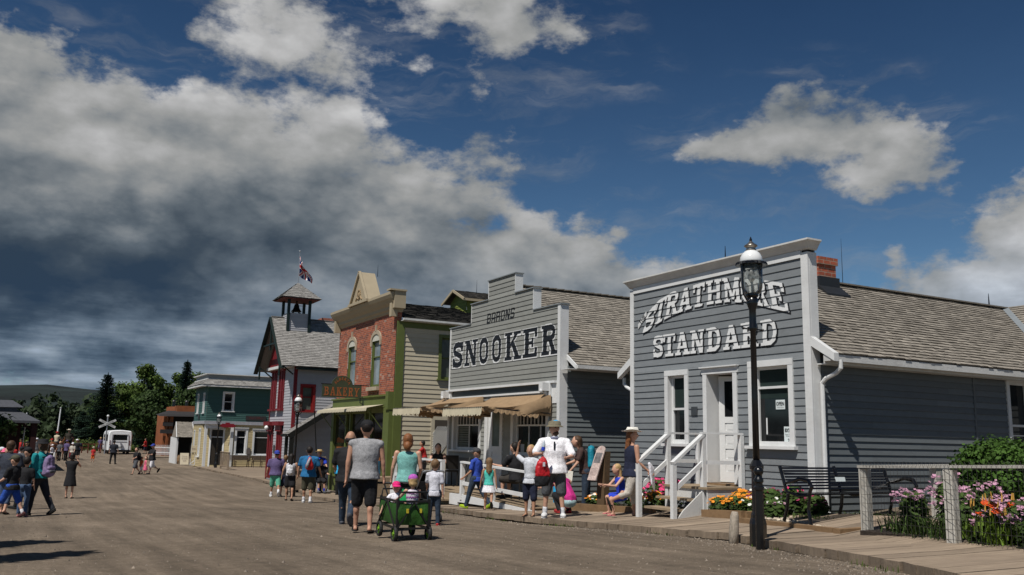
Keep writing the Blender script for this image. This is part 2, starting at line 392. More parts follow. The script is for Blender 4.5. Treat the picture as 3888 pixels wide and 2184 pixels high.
# ------------------------------------------------------------------ ground
def ground_mat():
    m=bpy.data.materials.new('gravel_road'); m.use_nodes=True; N=m.node_tree.nodes; L=m.node_tree.links; b=N['Principled BSDF']; b.inputs['Roughness'].default_value=.95; b.inputs['Specular IOR Level'].default_value=.15
    tc=N.new('ShaderNodeTexCoord'); O=tc.outputs['Object']
    def ns(scale,detail,rough,vec=O,out='Fac'):
        n=N.new('ShaderNodeTexNoise'); n.inputs['Scale'].default_value=scale; n.inputs['Detail'].default_value=detail; n.inputs['Roughness'].default_value=rough; L.new(vec,n.inputs['Vector']); return n.outputs[out]
    def mr(v,a,b_,c,d):
        n=N.new('ShaderNodeMapRange'); L.new(v,n.inputs[0]); n.inputs[1].default_value=a;n.inputs[2].default_value=b_;n.inputs[3].default_value=c;n.inputs[4].default_value=d; return n.outputs[0]
    def mul(a,b_):
        n=N.new('ShaderNodeMath'); n.operation='MULTIPLY'; L.new(a,n.inputs[0]); L.new(b_,n.inputs[1]); return n.outputs[0]
    mp=N.new('ShaderNodeMapping'); mp.inputs['Scale'].default_value=(1.3,.06,1); mp.inputs['Rotation'].default_value=(0,0,R(5)); L.new(O,mp.inputs['Vector'])
    wv=N.new('ShaderNodeTexWave'); wv.wave_type='BANDS'; wv.bands_direction='X'; wv.inputs['Scale'].default_value=.32; wv.inputs['Distortion'].default_value=3.5; wv.inputs['Detail'].default_value=3; wv.inputs['Detail Scale'].default_value=.8; L.new(mp.outputs[0],wv.inputs['Vector'])
    big=mr(ns(.3,6,.65),.3,.7,.70,1.22)
    trk=mr(ns(2.2,7,.7,mp.outputs[0]),.35,.65,.74,1.2)
    wv2=mr(wv.outputs['Fac'],0,1,.97,1.03)
    mid=mr(ns(5,7,.75),.3,.7,.78,1.2)
    fine=mr(ns(70,4,.75),.3,.7,.72,1.28)
    vor=N.new('ShaderNodeTexVoronoi'); vor.inputs['Scale'].default_value=38; L.new(O,vor.inputs['Vector'])
    vs=N.new('ShaderNodeSeparateColor'); L.new(vor.outputs['Color'],vs.inputs[0])
    peb=mr(vs.outputs[0],.9,1,1,1.5)
    sx=N.new('ShaderNodeSeparateXYZ'); L.new(O,sx.inputs[0])
    def mth(op,a,b_=0):
        n=N.new('ShaderNodeMath'); n.operation=op
        for i_,v_ in enumerate((a,b_)):
            if isinstance(v_,(int,float)): n.inputs[i_].default_value=v_
            else: L.new(v_,n.inputs[i_])
        return n.outputs[0]
    cv=mth('MULTIPLY',mth('SINE',mth('MULTIPLY',sx.outputs['Y'],.075)),1.6)
    xx=mth('ADD',mth('ADD',sx.outputs['X'],cv),mth('MULTIPLY',ns(.5,3,.5),1.6))
    pp=mth('PINGPONG',xx,.92)
    rut=mr(pp,.0,.30,1.16,.97)
    rm=mr(ns(.22,3,.5),.4,.6,0,1)
    rut=mth('ADD',1,mth('MULTIPLY',mth('SUBTRACT',rut,1),rm))
    f=mul(mul(mul(mul(big,trk),mul(mid,fine)),mul(wv2,peb)),rut)
    cm=N.new('ShaderNodeMix'); cm.data_type='RGBA'; cm.inputs['A'].default_value=(.152,.119,.087,1); cm.inputs['B'].default_value=(.200,.160,.120,1); L.new(ns(.8,5,.6),cm.inputs['Factor'])
    sc=N.new('ShaderNodeVectorMath'); sc.operation='SCALE'; L.new(cm.outputs['Result'],sc.inputs[0]); L.new(f,sc.inputs['Scale'])
    # grass beyond the road: far away (y>115 world) or left of the road
    sp=N.new('ShaderNodeSeparateXYZ'); L.new(O,sp.inputs[0])
    gn=mr(ns(.08,4,.6),.3,.7,-14,14)
    ad=N.new('ShaderNodeMath'); ad.operation='ADD'; L.new(sp.outputs['Y'],ad.inputs[0]); L.new(gn,ad.inputs[1])
    gm=mr(ad.outputs[0],150,160,0,1)
    gm2=N.new('ShaderNodeMath'); gm2.operation='LESS_THAN'; gm2.inputs[1].default_value=-26; L.new(sp.outputs['X'],gm2.inputs[0])
    gx=N.new('ShaderNodeMath'); gx.operation='MAXIMUM'; L.new(gm,gx.inputs[0]); L.new(gm2.outputs[0],gx.inputs[1])
    gc=N.new('ShaderNodeMix'); gc.data_type='RGBA'; gc.inputs['A'].default_value=(.045,.06,.018,1); gc.inputs['B'].default_value=(.09,.1,.04,1); L.new(ns(.6,6,.7),gc.inputs['Factor'])
    fm=N.new('ShaderNodeMix'); fm.data_type='RGBA'; L.new(gx.outputs[0],fm.inputs['Factor']); L.new(sc.outputs[0],fm.inputs['A']); L.new(gc.outputs['Result'],fm.inputs['B'])
    L.new(fm.outputs['Result'],b.inputs['Base Color'])
    hs=N.new('ShaderNodeMath'); hs.operation='ADD'; L.new(ns(45,6,.8),hs.inputs[0]); L.new(mid,hs.inputs[1])
    bp=N.new('ShaderNodeBump'); bp.inputs['Strength'].default_value=.7; bp.inputs['Distance'].default_value=.03; L.new(hs.outputs[0],bp.inputs['Height']); L.new(bp.outputs['Normal'],b.inputs['Normal'])
    return m
xs=[-3500,-800,-200,-80,-40]+frange(-25,4,1.0)+frange(4,13.5,.25)+[13.5,14,16,20,26,40,80,200,800,3500]
ys=[-300,-60,-20]+frange(-10,4,1)+frange(4,30,.4)+frange(30,70,1)+[70,74,80,90,100,130,170,220,400,900,2000,4500]
mb=MB(); ids=[[mb.vert((x,y,gz(x,y))) for x in xs] for y in ys]
for j in range(len(ys)-1):
    for i in range(len(xs)-1): mb.idx([ids[j][i],ids[j][i+1],ids[j+1][i+1],ids[j+1][i]])
tag(mb.build('ground',ground_mat(),smooth=True),kind='structure')
# loose stones lying on the road
mb=MB(); rs=random.Random(3)
for i in range(8500):
    y=4+rs.random()**1.6*24; x=rs.uniform(-4,edge(y)-.02) if rs.random()<.6 else edge(y)-abs(rs.gauss(0,.35))
    s=rs.uniform(.005,.016)*(1+.8*(rs.random()<.05)); z=gz(x,y)+s*.3
    a=rs.random()*6.28
    p=[Vector((x+s*math.cos(a+k*2.09)*rs.uniform(.7,1.2),y+s*math.sin(a+k*2.09)*rs.uniform(.7,1.2),z-s*.4)) for k in range(3)]
    t=Vector((x,y,z+s*.6)); sh=rs.random()
    for k in range(3): mb.face([p[k],p[(k+1)%3],t],sh)
tag(mb.build('loose_gravel',M('loose_stone',(.18,.15,.12),.9,.2,20,shade=.6)),label='loose pale stones scattered over the gravel road',cat='gravel',kind='stuff')
# boardwalk: planks laid across, following the road
mb=MB(); y=-4; rs=random.Random(5)
while y<66:
    wv=rs.uniform(.26,.34); e0=edge(y)+rs.uniform(-.03,.05); e1=edge(y+wv)+rs.uniform(-.03,.05)
    x1=14 if y<9.2 else 12.02
    if 16.1<y<19: x1=13.5
    if 25.7<y<30.2: x1=13.2
    if y>37: x1=11.98
    if y>48.5: x1=16.5 if y<65.9 else 12
    sh=rs.random(); dz=rs.uniform(-.006,.006); t=.10
    nx=max(2,int((x1-e0)/1.2)); g=.012
    def zz(x,yy): return bz(x,yy)+dz
    top0=[];top1=[]
    for i in range(nx+1):
        f=i/nx; xa=e0+(x1-e0)*f; xb=e1+(x1-e1)*f
        top0.append((xa,y+g,zz(xa,y+g))); top1.append((xb,y+wv,zz(xb,y+wv)))
    for i in range(nx):
        mb.face([top0[i],top0[i+1],top1[i+1],top1[i]],sh)
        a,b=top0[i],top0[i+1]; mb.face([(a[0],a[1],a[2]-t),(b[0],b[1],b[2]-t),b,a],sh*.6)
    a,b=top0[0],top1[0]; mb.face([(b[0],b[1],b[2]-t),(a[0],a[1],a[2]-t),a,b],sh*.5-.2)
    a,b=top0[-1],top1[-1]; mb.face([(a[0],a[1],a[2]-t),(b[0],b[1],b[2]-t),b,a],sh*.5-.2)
    y+=wv
tag(mb.build('boardwalk',WOODG),kind='structure')
# hills far off
mb=MB(); rs=random.Random(9)
hx=[-2600+60*i for i in range(110)]
def hh(x): return 58+22*math.exp(-((x+420)/420)**2)+7*math.sin(x*.006)+3*math.sin(x*.021+1)+ (10 if x<-600 else 0)
prev=None
for j,(yy,k) in enumerate(((900,0),(1100,.35),(1300,.75),(1500,1.0),(1800,.9))):
    row=[mb.vert((x*(yy/1500),yy,-1+hh(x)*k+rs.uniform(-1.5,1.5)*(k>0))) for x in hx]
    if prev:
        for i in range(len(hx)-1): mb.idx([prev[i],prev[i+1],row[i+1],row[i]],rs.random())
    prev=row
tag(mb.build('hills',M('dark_hill_forest',(.009,.015,.013),.95,.7,.012,speck=.05),smooth=True),kind='structure')  # dark mottled green of the forest itself
# ------------------------------------------------------------------ wall building helpers
class Wall:
    """frame: origin O(x,y), u direction, outward normal n"""
    def __init__(s,O,u,n): s.O=Vector((O[0],O[1],0)); s.u=Vector((u[0],u[1],0)); s.n=Vector((n[0],n[1],0))
    def P(s,a,off,z): p=s.O+s.u*a+s.n*off; return (p.x,p.y,z)
    def box(s,mb,a0,a1,o0,o1,z0,z1,sh=.5):
        mb.hexa([s.P(a0,o0,z0),s.P(a1,o0,z0),s.P(a1,o1,z0),s.P(a0,o1,z0),s.P(a0,o0,z1),s.P(a1,o0,z1),s.P(a1,o1,z1),s.P(a0,o1,z1)],sh)
def subtract(iv,h0,h1):
    r=[]
    for a,b in iv:
        if h1<=a[0] or h0>=b[0]: r.append((a,b)); continue
        if h0>a[0]: r.append((a,(h0,h0)))
        if h1<b[0]: r.append(((h1,h1),b))
    return r
def siding(mb,W,prof,z0,z1,holes=(),pitch=.152,lip=.016,zbase=None,seams=True,seed=1,cuts=()):
    rs=random.Random(seed); zb=(zbase if zbase is not None else z0)
    cz=sorted(set([z0,z1]+[h for q in holes for h in (q[2],q[3]) if z0<h<z1]+[c for c in cuts if z0<c<z1]))
    z=zb
    while z<z1:
        za=max(z,z0); zt=min(z+pitch,z1)
        if zt<=z0: z+=pitch; continue
        sh=rs.uniform(.3,.7); wob=rs.uniform(-.002,.002)
        zs=[za]+[c for c in cz if za+1e-4<c<zt-1e-4]+[zt]
        for q0,q1 in zip(zs,zs[1:]):
            zm=(q0+q1)/2
            A=prof(q0+1e-4);B=prof(q1-1e-4)
            if len(A)!=len(B): A=B=prof(zm)
            iv=[((a[0],b[0]),(a[1],b[1])) for a,b in zip(A,B)]
            for h in holes:
                if h[2]<zm<h[3]: iv=subtract(iv,h[0],h[1])
            o0=lip*(1-(q0-z)/pitch)+wob; o1=lip*(1-(q1-z)/pitch)
            for a,b in iv:
                cutp=[]
                if seams and b[0]-a[0]>3 and rs.random()<.85: cutp=[rs.uniform(a[0]+.5,b[0]-.5)]
                segs=[]
                last=a
                for c in cutp: segs.append((last,(c,c),sh)); last=(c,c); sh=min(1,max(0,sh+rs.uniform(-.35,.35)))
                segs.append((last,b,sh))
                for a_,b_,s_ in segs:
                    mb.face([W.P(a_[0],o0,q0),W.P(b_[0],o0,q0),W.P(b_[1],o1,q1),W.P(a_[1],o1,q1)],s_)
                    if abs(q0-z)<1e-4: mb.face([W.P(a_[0],-.004,q0),W.P(b_[0],-.004,q0),W.P(b_[0],o0,q0),W.P(a_[0],o0,q0)],s_)
        z+=pitch
def window(W,par,a0,a1,z0,z1,trim=.11,tmat=None,rail=None,vb=(),hb=(),sill=True,gmat=None,name='window',sillw=.07,head=0,set_=.09,sash=.05,label=None,upper=None,smat=None,arch=False,proud=.035):
    """a0..a1, z0..z1 is the opening"""
    tm=tmat or white; mb=MB()
    W.box(mb,a0-trim,a0,-.12,proud,z0-.02,z1); W.box(mb,a1,a1+trim,-.12,proud,z0-.02,z1)
    if not arch: W.box(mb,a0-trim-(.03 if head else 0),a1+trim+(.03 if head else 0),-.12,proud+.004,z1,z1+trim)
    if head: W.box(mb,a0-trim-.05,a1+trim+.05,-.02,proud+.05,z1+trim,z1+trim+head)
    w=mb.build(name,tm,par)
    if label: w['label']=label
    if sill:
        mb=MB(); W.box(mb,a0-trim-.05,a1+trim+.05,-.1,proud+sillw,z0-.075,z0-.02); mb.build('sill',tm,w)
    else:
        mb=MB(); W.box(mb,a0-trim,a1+trim,-.12,proud+.004,z0-trim,z0-.02); mb.build('sill',tm,w)
    mb=MB(); s=sash; o0,o1=-set_-.03,-set_+.01
    W.box(mb,a0,a0+s,o0,o1,z0-.02,z1); W.box(mb,a1-s,a1,o0,o1,z0-.02,z1); W.box(mb,a0+s,a1-s,o0,o1,z1-s,z1); W.box(mb,a0+s,a1-s,o0,o1,z0-.02,z0+s*1.3)
    if rail: W.box(mb,a0+s,a1-s,o0,o1+.012,rail-.022,rail+.022)
    for x,q0,q1 in vb: W.box(mb,x-.011,x+.011,o0+.002,o1-.004,q0,q1)
    for z,q0,q1 in hb: W.box(mb,q0,q1,o0+.002,o1-.006,z-.011,z+.011)
    mb.build('sash',smat or tm,w)
    mb=MB(); o=-set_-.035
    mb.face([W.P(a0,o,z0-.02),W.P(a1,o,z0-.02),W.P(a1,o,z1),W.P(a0,o,z1)]); mb.build('pane',gmat or GLASS,w)
    return w
def shingles(mb,E,a,L,up,S,lo=lambda t:0,hi=None,course=.14,w=.14,seed=3,thick=.014,rag=.012):
    E=Vector(E);a=Vector(a).normalized();up=Vector(up).normalized();n=a.cross(up)
    if n.z<0: n=-n
    rs=random.Random(seed); t=0
    if hi is None: hi=lambda t:L
    while t<S:
        t1=min(t+course,S)
        x0,x1=lo(t),hi(t); x0b,x1b=lo(t1),hi(t1)
        x=x0+rs.uniform(-w,0)
        cshade=rs.uniform(-.12,.12)
        while x<x1:
            ww=w*rs.uniform(.6,1.5); xa,xb=max(x,x0),min(x+ww-.004,x1)
            ya,yb=max(x,x0b),min(x+ww-.004,x1b)
            if xb>xa+.005 and yb>ya:
                sh=min(1.2,max(0,.5+cshade+rs.gauss(0,.22))); d=rs.uniform(-rag,rag); h=thick*rs.uniform(1.5,2.4)
                p0=E+a*xa+up*(t+d)+n*h; p1=E+a*xb+up*(t+d)+n*h; p2=E+a*yb+up*(t1+.02)+n*.004; p3=E+a*ya+up*(t1+.02)+n*.004
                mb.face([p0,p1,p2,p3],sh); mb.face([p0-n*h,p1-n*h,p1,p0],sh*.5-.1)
            x+=ww
        t+=course
    # deck underneath
    q=[E+a*lo(0)-n*.01,E+a*hi(0)-n*.01,E+a*hi(S)+up*S-n*.01,E+a*lo(S)+up*S-n*.01]; mb.face(q,.1)
    mb.face([p-n*.03 for p in reversed(q)],.1)
# ------------------------------------------------------------------ painted letters (drawn, rasterised, laid on the boards)
def slab(ch):
    """shapes in a unit cell: list of ('q',4 pts) quads and ('s',pts,w) strokes; returns (shapes,width)"""
    q=[];T=.2;H=.11
    def rect(x0,x1,y0,y1): q.append(('q',[(x0,y0),(x1,y0),(x1,y1),(x0,y1)]))
    def quad(*p): q.append(('q',list(p)))
    def st(p,w=T): q.append(('s',p,w))
    W=.8
    if ch=='S':
        W=.68; t=.1
        st([(.60,.78),(.52,.88),(.35,.91),(.18,.88),(.1,.74),(.14,.60),(.34,.51),(.54,.42),(.58,.28),(.5,.13),(.33,.09),(.16,.12),(.08,.22)],.18)
        rect(.54,.66,.62,.98); rect(.02,.14,.02,.38)
    elif ch=='T':
        W=.78; rect(.29,.49,0,1); rect(.02,.76,.86,1); rect(.14,.64,0,H); rect(.02,.13,.66,.9); rect(.65,.76,.66,.9)
    elif ch=='R':
        W=.82; rect(.1,.3,0,1); rect(.0,.42,0,H); rect(.0,.3,1-H,1); st([(.25,.92),(.5,.92),(.64,.84),(.66,.73),(.62,.6),(.48,.53),(.25,.53)],.16); quad((.36,.5),(.56,.5),(.76,.08),(.56,.08)); rect(.5,.84,0,H)
    elif ch=='A':
        W=.86; quad((.08,.05),(.24,.05),(.47,1),(.33,1)); quad((.58,.05),(.8,.05),(.54,1),(.33,1)); rect(.22,.66,.27,.39); rect(0,.34,0,H); rect(.5,.9,0,H)
    elif ch=='H':
        W=.9; rect(.1,.3,0,1); rect(.6,.8,0,1); rect(.2,.7,.45,.58)
        for x in (0,.5): rect(x,x+.4,0,H); rect(x,x+.4,1-H,1)
    elif ch=='M':
        W=1.05; rect(.1,.24,0,1); rect(.75,.95,0,1); quad((.08,1),(.3,1),(.6,.12),(.46,.12)); quad((.46,.12),(.6,.12),(.92,1),(.76,1)); rect(0,.34,0,H); rect(.65,1.05,0,H); rect(0,.2,1-H,1); rect(.85,1.05,1-H,1)
    elif ch=='N':
        W=.88; rect(.1,.24,0,1); rect(.62,.76,0,1); quad((.08,1),(.32,1),(.78,0),(.56,0)); rect(0,.34,0,H); rect(0,.2,1-H,1); rect(.52,.86,1-H,1)
    elif ch=='O':
        W=.8; st([(.4,.91),(.56,.88),(.68,.76),(.7,.5),(.68,.24),(.56,.12),(.4,.09),(.24,.12),(.12,.24),(.1,.5),(.12,.76),(.24,.88),(.4,.91)],.19)
    elif ch=='E':
        W=.76; rect(.1,.3,0,1); rect(0,.7,0,.13); rect(0,.7,.87,1); rect(.58,.7,0,.32); rect(.58,.7,.68,1); rect(.2,.5,.44,.56); rect(.42,.52,.34,.66)
    elif ch=='D':
        W=.84; rect(.1,.3,0,1); rect(0,.3,0,H); rect(0,.3,1-H,1); st([(.25,.93),(.48,.92),(.64,.8),(.7,.6),(.7,.4),(.64,.2),(.48,.08),(.25,.07)],.17)
    elif ch=='K':
        W=.86; rect(.1,.3,0,1); rect(0,.4,0,H); rect(0,.4,1-H,1); quad((.3,.42),(.3,.58),(.62,1),(.78,1)); quad((.34,.58),(.52,.62),(.82,.06),(.6,.06)); rect(.5,.9,0,H); rect(.48,.86,1-H,1)
    elif ch=='B':
        W=.8; rect(.1,.3,0,1); rect(0,.3,0,H); rect(0,.3,1-H,1); st([(.25,.93),(.5,.92),(.6,.82),(.6,.68),(.5,.54),(.25,.53)],.15); st([(.25,.53),(.54,.5),(.66,.36),(.66,.22),(.54,.08),(.25,.07)],.16)
    elif ch in 'barons':
        W=.8; t=.2
        def blk(*r):
            for a in r: rect(*a)
        if ch=='b': blk((0,t,0,1),(0,.68,0,.15),(0,.68,.43,.57),(0,.68,.85,1),(.6,.8,.1,.46),(.6,.8,.54,.9))
        if ch=='a': blk((0,t,0,.86),(.6,.8,0,.86),(.12,.68,.86,1),(0,.8,.32,.46)); quad((0,.8),(.2,.8),(.3,1),(.12,1)); quad((.6,.8),(.8,.8),(.68,1),(.5,1))
        if ch=='r': blk((0,t,0,1),(0,.68,.85,1),(0,.68,.42,.56),(.6,.8,.5,.9),(.6,.8,0,.40))
        if ch=='o': blk((0,t,.1,.9),(.6,.8,.1,.9),(.1,.7,.86,1),(.1,.7,0,.14))
        if ch=='n': blk((0,t,0,1),(.6,.8,0,1)); quad((.08,1),(.28,1),(.72,0),(.52,0))
        if ch=='s': blk((0,.7,0,.15),(.6,.8,.08,.5),(.1,.7,.43,.57),(0,.2,.5,.92),(.1,.8,.85,1),(0,.2,0,.26),(.6,.8,.74,1))
    elif ch=='Y':
        W=.86; rect(.33,.53,0,.45); quad((.06,1),(.26,1),(.5,.4),(.36,.4)); quad((.36,.42),(.52,.42),(.8,1),(.66,1)); rect(.2,.66,0,H); rect(0,.36,1-H,1); rect(.54,.9,1-H,1)
    return q,W
def sdf(shapes,x,y,ax=1,ay=1):
    """distance outside the letter, in metres (ax, ay = metres per unit)"""
    best=9
    for s in shapes:
        if s[0]=='q':
            p=s[1]; ins=0; d2=9
            sg=0; inside=True
            for i in range(4):
                x0,y0=p[i];x1,y1=p[(i+1)%4]
                cr=(x1-x0)*(y-y0)-(y1-y0)*(x-x0)
                if cr!=0:
                    if sg==0: sg=1 if cr>0 else -1
                    elif (cr>0)!=(sg>0): inside=False
                dx,dy=(x1-x0)*ax,(y1-y0)*ay; L2=dx*dx+dy*dy
                if L2>0:
                    t=max(0,min(1,(((x-x0)*ax)*dx+((y-y0)*ay)*dy)/L2))
                    e=math.hypot((x-x0)*ax-t*dx,(y-y0)*ay-t*dy)
                    if e<d2:d2=e
            if inside: return -1
            best=min(best,d2)
        else:
            pts=s[1];w=s[2]/2*(ax+ay)/2
            for (x0,y0),(x1,y1) in zip(pts,pts[1:]):
                dx,dy=(x1-x0)*ax,(y1-y0)*ay; L2=dx*dx+dy*dy
                t=max(0,min(1,(((x-x0)*ax)*dx+((y-y0)*ay)*dy)/L2))
                e=math.hypot((x-x0)*ax-t*dx,(y-y0)*ay-t*dy)-w
                if e<best:best=e
            if best<=0: return -1
    return best
def paint(W,layers,ch,u0,uw,zb,zt,board=None,cell=.011,shear=lambda u:0,off=.003):
    """layers: list of (mb, grow, du, dz, lift). zb/zt: functions of u giving base and top"""
    sh,cw=slab(ch); umid=u0+uw/2; h=zt(umid)-zb(umid); ax=uw/cw; ay=h
    G_=max([l[1] for l in layers])+.03
    n0=int((u0-G_-.1)/cell); n1=int((u0+uw+G_+.1)/cell)
    zlo=min(zb(u0),zb(u0+uw))-G_-.1; zhi=max(zt(u0),zt(u0+uw))+G_+.1
    m0=int(zlo/cell);m1=int(zhi/cell)+1
    for mb,grow,du,dz,lift in layers:
        for j in range(m0,m1):
            z=(j+.5)*cell-dz; run=None
            for i in range(n0,n1+2):
                u=(i+.5)*cell-du
                yb,yt=zb(u),zt(u); y=(z-yb)/(yt-yb); x=(u-u0-shear(y))/ax
                on=i<=n1 and -.35<x<cw+.35 and -.35<y<1.35 and sdf(sh,x,y,ax,ay)<=grow
                if on and run is None: run=i
                if not on and run is not None:
                    z0,z1=j*cell,(j+1)*cell
                    def o(z):
                        if board is None: return off+lift
                        zb_,pitch,lip=board; t=((z-zb_)%pitch)/pitch
                        return lip*(1-t)+off+lift
                    # keep each cell inside one board
                    zs=[z0,z1]
                    if board:
                        k=math.floor((z1-1e-6-board[0])/board[1]); zc=board[0]+k*board[1]
                        if z0+1e-5<zc<z1-1e-5: zs=[z0,zc,z1]
                    for qa,qb in zip(zs,zs[1:]):
                        oa,ob=o(qa+1e-5),o(qb-1e-5)
                        mb.face([W.P(run*cell,oa,qa),W.P(i*cell,oa,qa),W.P(i*cell,ob,qb),W.P(run*cell,ob,qb)])
                    run=None
def text_mesh(body,size,mat,parent,frame,name='lettering',shear=0,extr=.001,align='CENTER',bold=0,sx=1):
    """small lettering with the built-in font; frame = (origin, u-dir, v-dir)"""
    cu=bpy.data.curves.new('t','FONT'); cu.body=body; cu.size=size; cu.align_x=align; cu.align_y='CENTER'; cu.shear=shear; cu.offset=bold; cu.resolution_u=2
    o=bpy.data.objects.new('t',cu); link(o); dg=bpy.context.evaluated_depsgraph_get(); dg.update()
    me=bpy.data.meshes.new_from_object(o.evaluated_get(dg)); COL.objects.unlink(o); bpy.data.objects.remove(o)
    O,u,v=[Vector(q) for q in frame]; off=root_loc(parent)
    for p in me.vertices: p.co=O+u*p.co.x*sx+v*p.co.y-off
    me.materials.clear(); me.materials.append(mat); me.name=name
    r=bpy.data.objects.new(name,me); link(r); r.parent=parent; return r
def rod(par,x,y,z0,z1,mat=None,r=.012):
    mb=MB(); mb.tube([(x,y,z0),(x,y,(z0+z1)/2),(x,y,z1)],[r,r*.8,r*.3],6); return mb.build('lightning_rod',mat or BLACKP,par)
FRONT=lambda y1,x=12: Wall((x,y1),(0,-1),(-1,0))
SIDE=lambda x0,y: Wall((x0,y),(1,0),(0,-1))
# ================================================================== 1. the grey-blue newspaper office
S=thing('newspaper_office','blue grey clapboard false front shop with big white painted letters and open door','building',(12,13.45,.3))
W=FRONT(16.05)
zbS=.3
Lw=(1.32,1.85,1.62,3.0); Dr=(2.52,3.26,.87,2.97); Rw=(3.78,4.66,1.61,3.03)
mb=MB(); HL=[(Lw[0]-.1,Lw[1]+.1,Lw[2]-.05,Lw[3]+.1),(Dr[0]-.1,Dr[1]+.1,Dr[2],Dr[3]+.1),(Rw[0]-.1,Rw[1]+.1,Rw[2]-.05,Rw[3]+.1)]
siding(mb,W,lambda z:[(.12,5.05)],zbS,1.5,HL,seed=2,pitch=.12); siding(mb,W,lambda z:[(.12,5.05)],1.5,3.1,HL,seed=3,pitch=.1333); siding(mb,W,lambda z:[(.12,5.05)],3.1,4.93,HL,seed=2,pitch=.15)
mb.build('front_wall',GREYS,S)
mb=MB() # back of the false front + side returns
W.box(mb,.02,5.18,-.19,-.16,3.0,5.1); mb.build('parapet_back',GREYS,S)
mb=MB()
W.box(mb,0,.13,-.19,.022,.25,5.0); W.box(mb,5.04,5.2,-.02,.022,.25,5.0); W.box(mb,5.18,5.203,-.20,-.02,.25,5.0); W.box(mb,.13,5.04,-.02,.030,4.91,5.045)
mb.build('corner_board',white,S)
mb=MB() # cornice: cove and ledge, with a return at each end
prof=[(.0,5.04),(.02,5.05),(.035,5.06),(.06,5.10),(.115,5.165),(.15,5.185),(.15,5.215),(-.22,5.225)]
def loft(mb,secs,sh=.5):
    ids=[[mb.vert(p) for p in s] for s in secs]
    for a,b in zip(ids,ids[1:]):
        for i in range(len(a)-1): mb.idx([a[i],a[i+1],b[i+1],b[i]],sh)
k0=[W.P(-.0-o*.9,o,z) for o,z in prof]; k1=[W.P(5.2+max(o,0)*.9,o,z) for o,z in prof]
loft(mb,[[W.P(-max(o,0)*.7,-.2,z) for o,z in prof],[W.P(-max(o,0)*.7,o,z) for o,z in prof],[W.P(5.2+max(o,0)*.9,o,z) for o,z in prof],[W.P(5.2+max(o,0)*.9,-.2,z) for o,z in prof]])
mb.build('cornice',whiteb,S)
# lettering
bd=(3.1,.15,.016)
wl=MB();bl=MB()
def lerp(tab,u):
    if u<=tab[0][0]: (a,b),(c,d)=tab[0],tab[1]
    elif u>=tab[-1][0]: (a,b),(c,d)=tab[-2],tab[-1]
    else:
        for (a,b),(c,d) in zip(tab,tab[1:]):
            if u<=c: break
    return b+(d-b)*(u-a)/(c-a)
BT=[(.62,4.03),(1.11,4.19),(1.45,4.27),(1.85,4.33),(2.17,4.36),(2.67,4.37),(3.18,4.35),(3.66,4.27),(4.03,4.17),(4.61,4.0)]
TT=[(.81,4.53),(1.04,4.66),(1.5,4.78),(2.0,4.81),(2.36,4.84),(2.75,4.85),(3.26,4.83),(3.66,4.76),(4.1,4.65),(4.6,4.52)]
zb_=lambda u:lerp(BT,u); zt_=lambda u:lerp(TT,u)
for ch,a,b in zip('STRATHMORE',(.50,.86,1.23,1.66,2.11,2.53,3.02,3.51,3.84,4.20),(.93,1.29,1.72,2.13,2.53,3.02,3.55,3.86,4.24,4.72)):
    a+=.02;b-=.028
    lean=lambda y,s=(2.7-(a+b)/2)*.085:(y-.5)*s
    paint(W,[(wl,0,0,0,.004)],ch,a,b-a,zb_,zt_,bd,cell=.008,shear=lean)
    paint(W,[(bl,.018,.024,-.026,.0)],ch,a,b-a,zb_,zt_,bd,cell=.008,shear=lean)
bl.build('lettering_shadow',BLACKM,S); wl.build('lettering',white,S); wl=MB();bl=MB()
bs=lambda u:3.42+.0*u; ts=lambda u:3.89
x=.85
for ch,a,b in zip('STANDARD',(.80,1.14,1.54,2.02,2.52,2.99,3.49,4.0),(1.19,1.6,2.03,2.5,2.98,3.49,3.98,4.46)):
    paint(W,[(wl,0,0,0,.004)],ch,a+.018,b-a-.045,bs,ts,bd,cell=.008)
    paint(W,[(bl,.018,.024,-.026,.0)],ch,a+.018,b-a-.045,bs,ts,bd,cell=.008)
bl.build('lettering_shadow',BLACKM,S); wl.build('lettering',white,S); wl=MB()
# ribbon with THE
for i in range(12):
    u=.30+.30*i/12; zc=4.16+.27*i/12
    W.box(wl,u,u+.026,.02,.027,zc-.05,zc+.05)
wl.build('ribbon',white,S)
text_mesh('THE',.13,BLACKM,S,(W.P(.46,.03,4.29),Vector((0,-.74,.67)),Vector((0,.67,.74))),'small_lettering',bold=.003)
# openings
smat=white
w1=window(W,S,*Lw,trim=.11,rail=2.31,upper=1)
mb=MB(); W.box(mb,Lw[0]+.05,Lw[1]-.05,-.122,-.12,2.36,2.95); mb.build('blind',M('dark_green_blind',(.01,.022,.02),.8),w1)
mb=MB(); W.box(mb,1.66,1.8,-.118,-.116,1.66,1.86); nt_=mb.build('notice',M('paper_shaded',(.35,.36,.36),.8),w1)
text_mesh('Thompson\nmedicines\nare free',.035,BLACKM,nt_,(W.P(1.73,-.112,1.76),(0,-1,0),(0,0,1)))
w2=window(W,S,*Rw,trim=.115,rail=2.65)
mb=MB(); W.box(mb,Rw[0]+.05,Rw[1]-.05,-.122,-.12,2.45,2.98); mb.build('blind',M('dark_green_blind',(.01,.022,.02)),w2)
paper=M('notice_paper',(.62,.68,.68),.7,.04)
mb=MB(); W.box(mb,4.22,4.44,-.113,-.108,2.25,2.42); n1=mb.build('open_sign',paper,w2)
text_mesh('OPEN',.095,BLACKM,n1,(W.P(4.33,-.105,2.345),(0,-1,0),(0,0,1)),bold=.003,sx=.78)
text_mesh('PLEASE COME IN',.026,BLACKM,n1,(W.P(4.33,-.105,2.28),(0,-1,0),(0,0,1)),sx=.8)
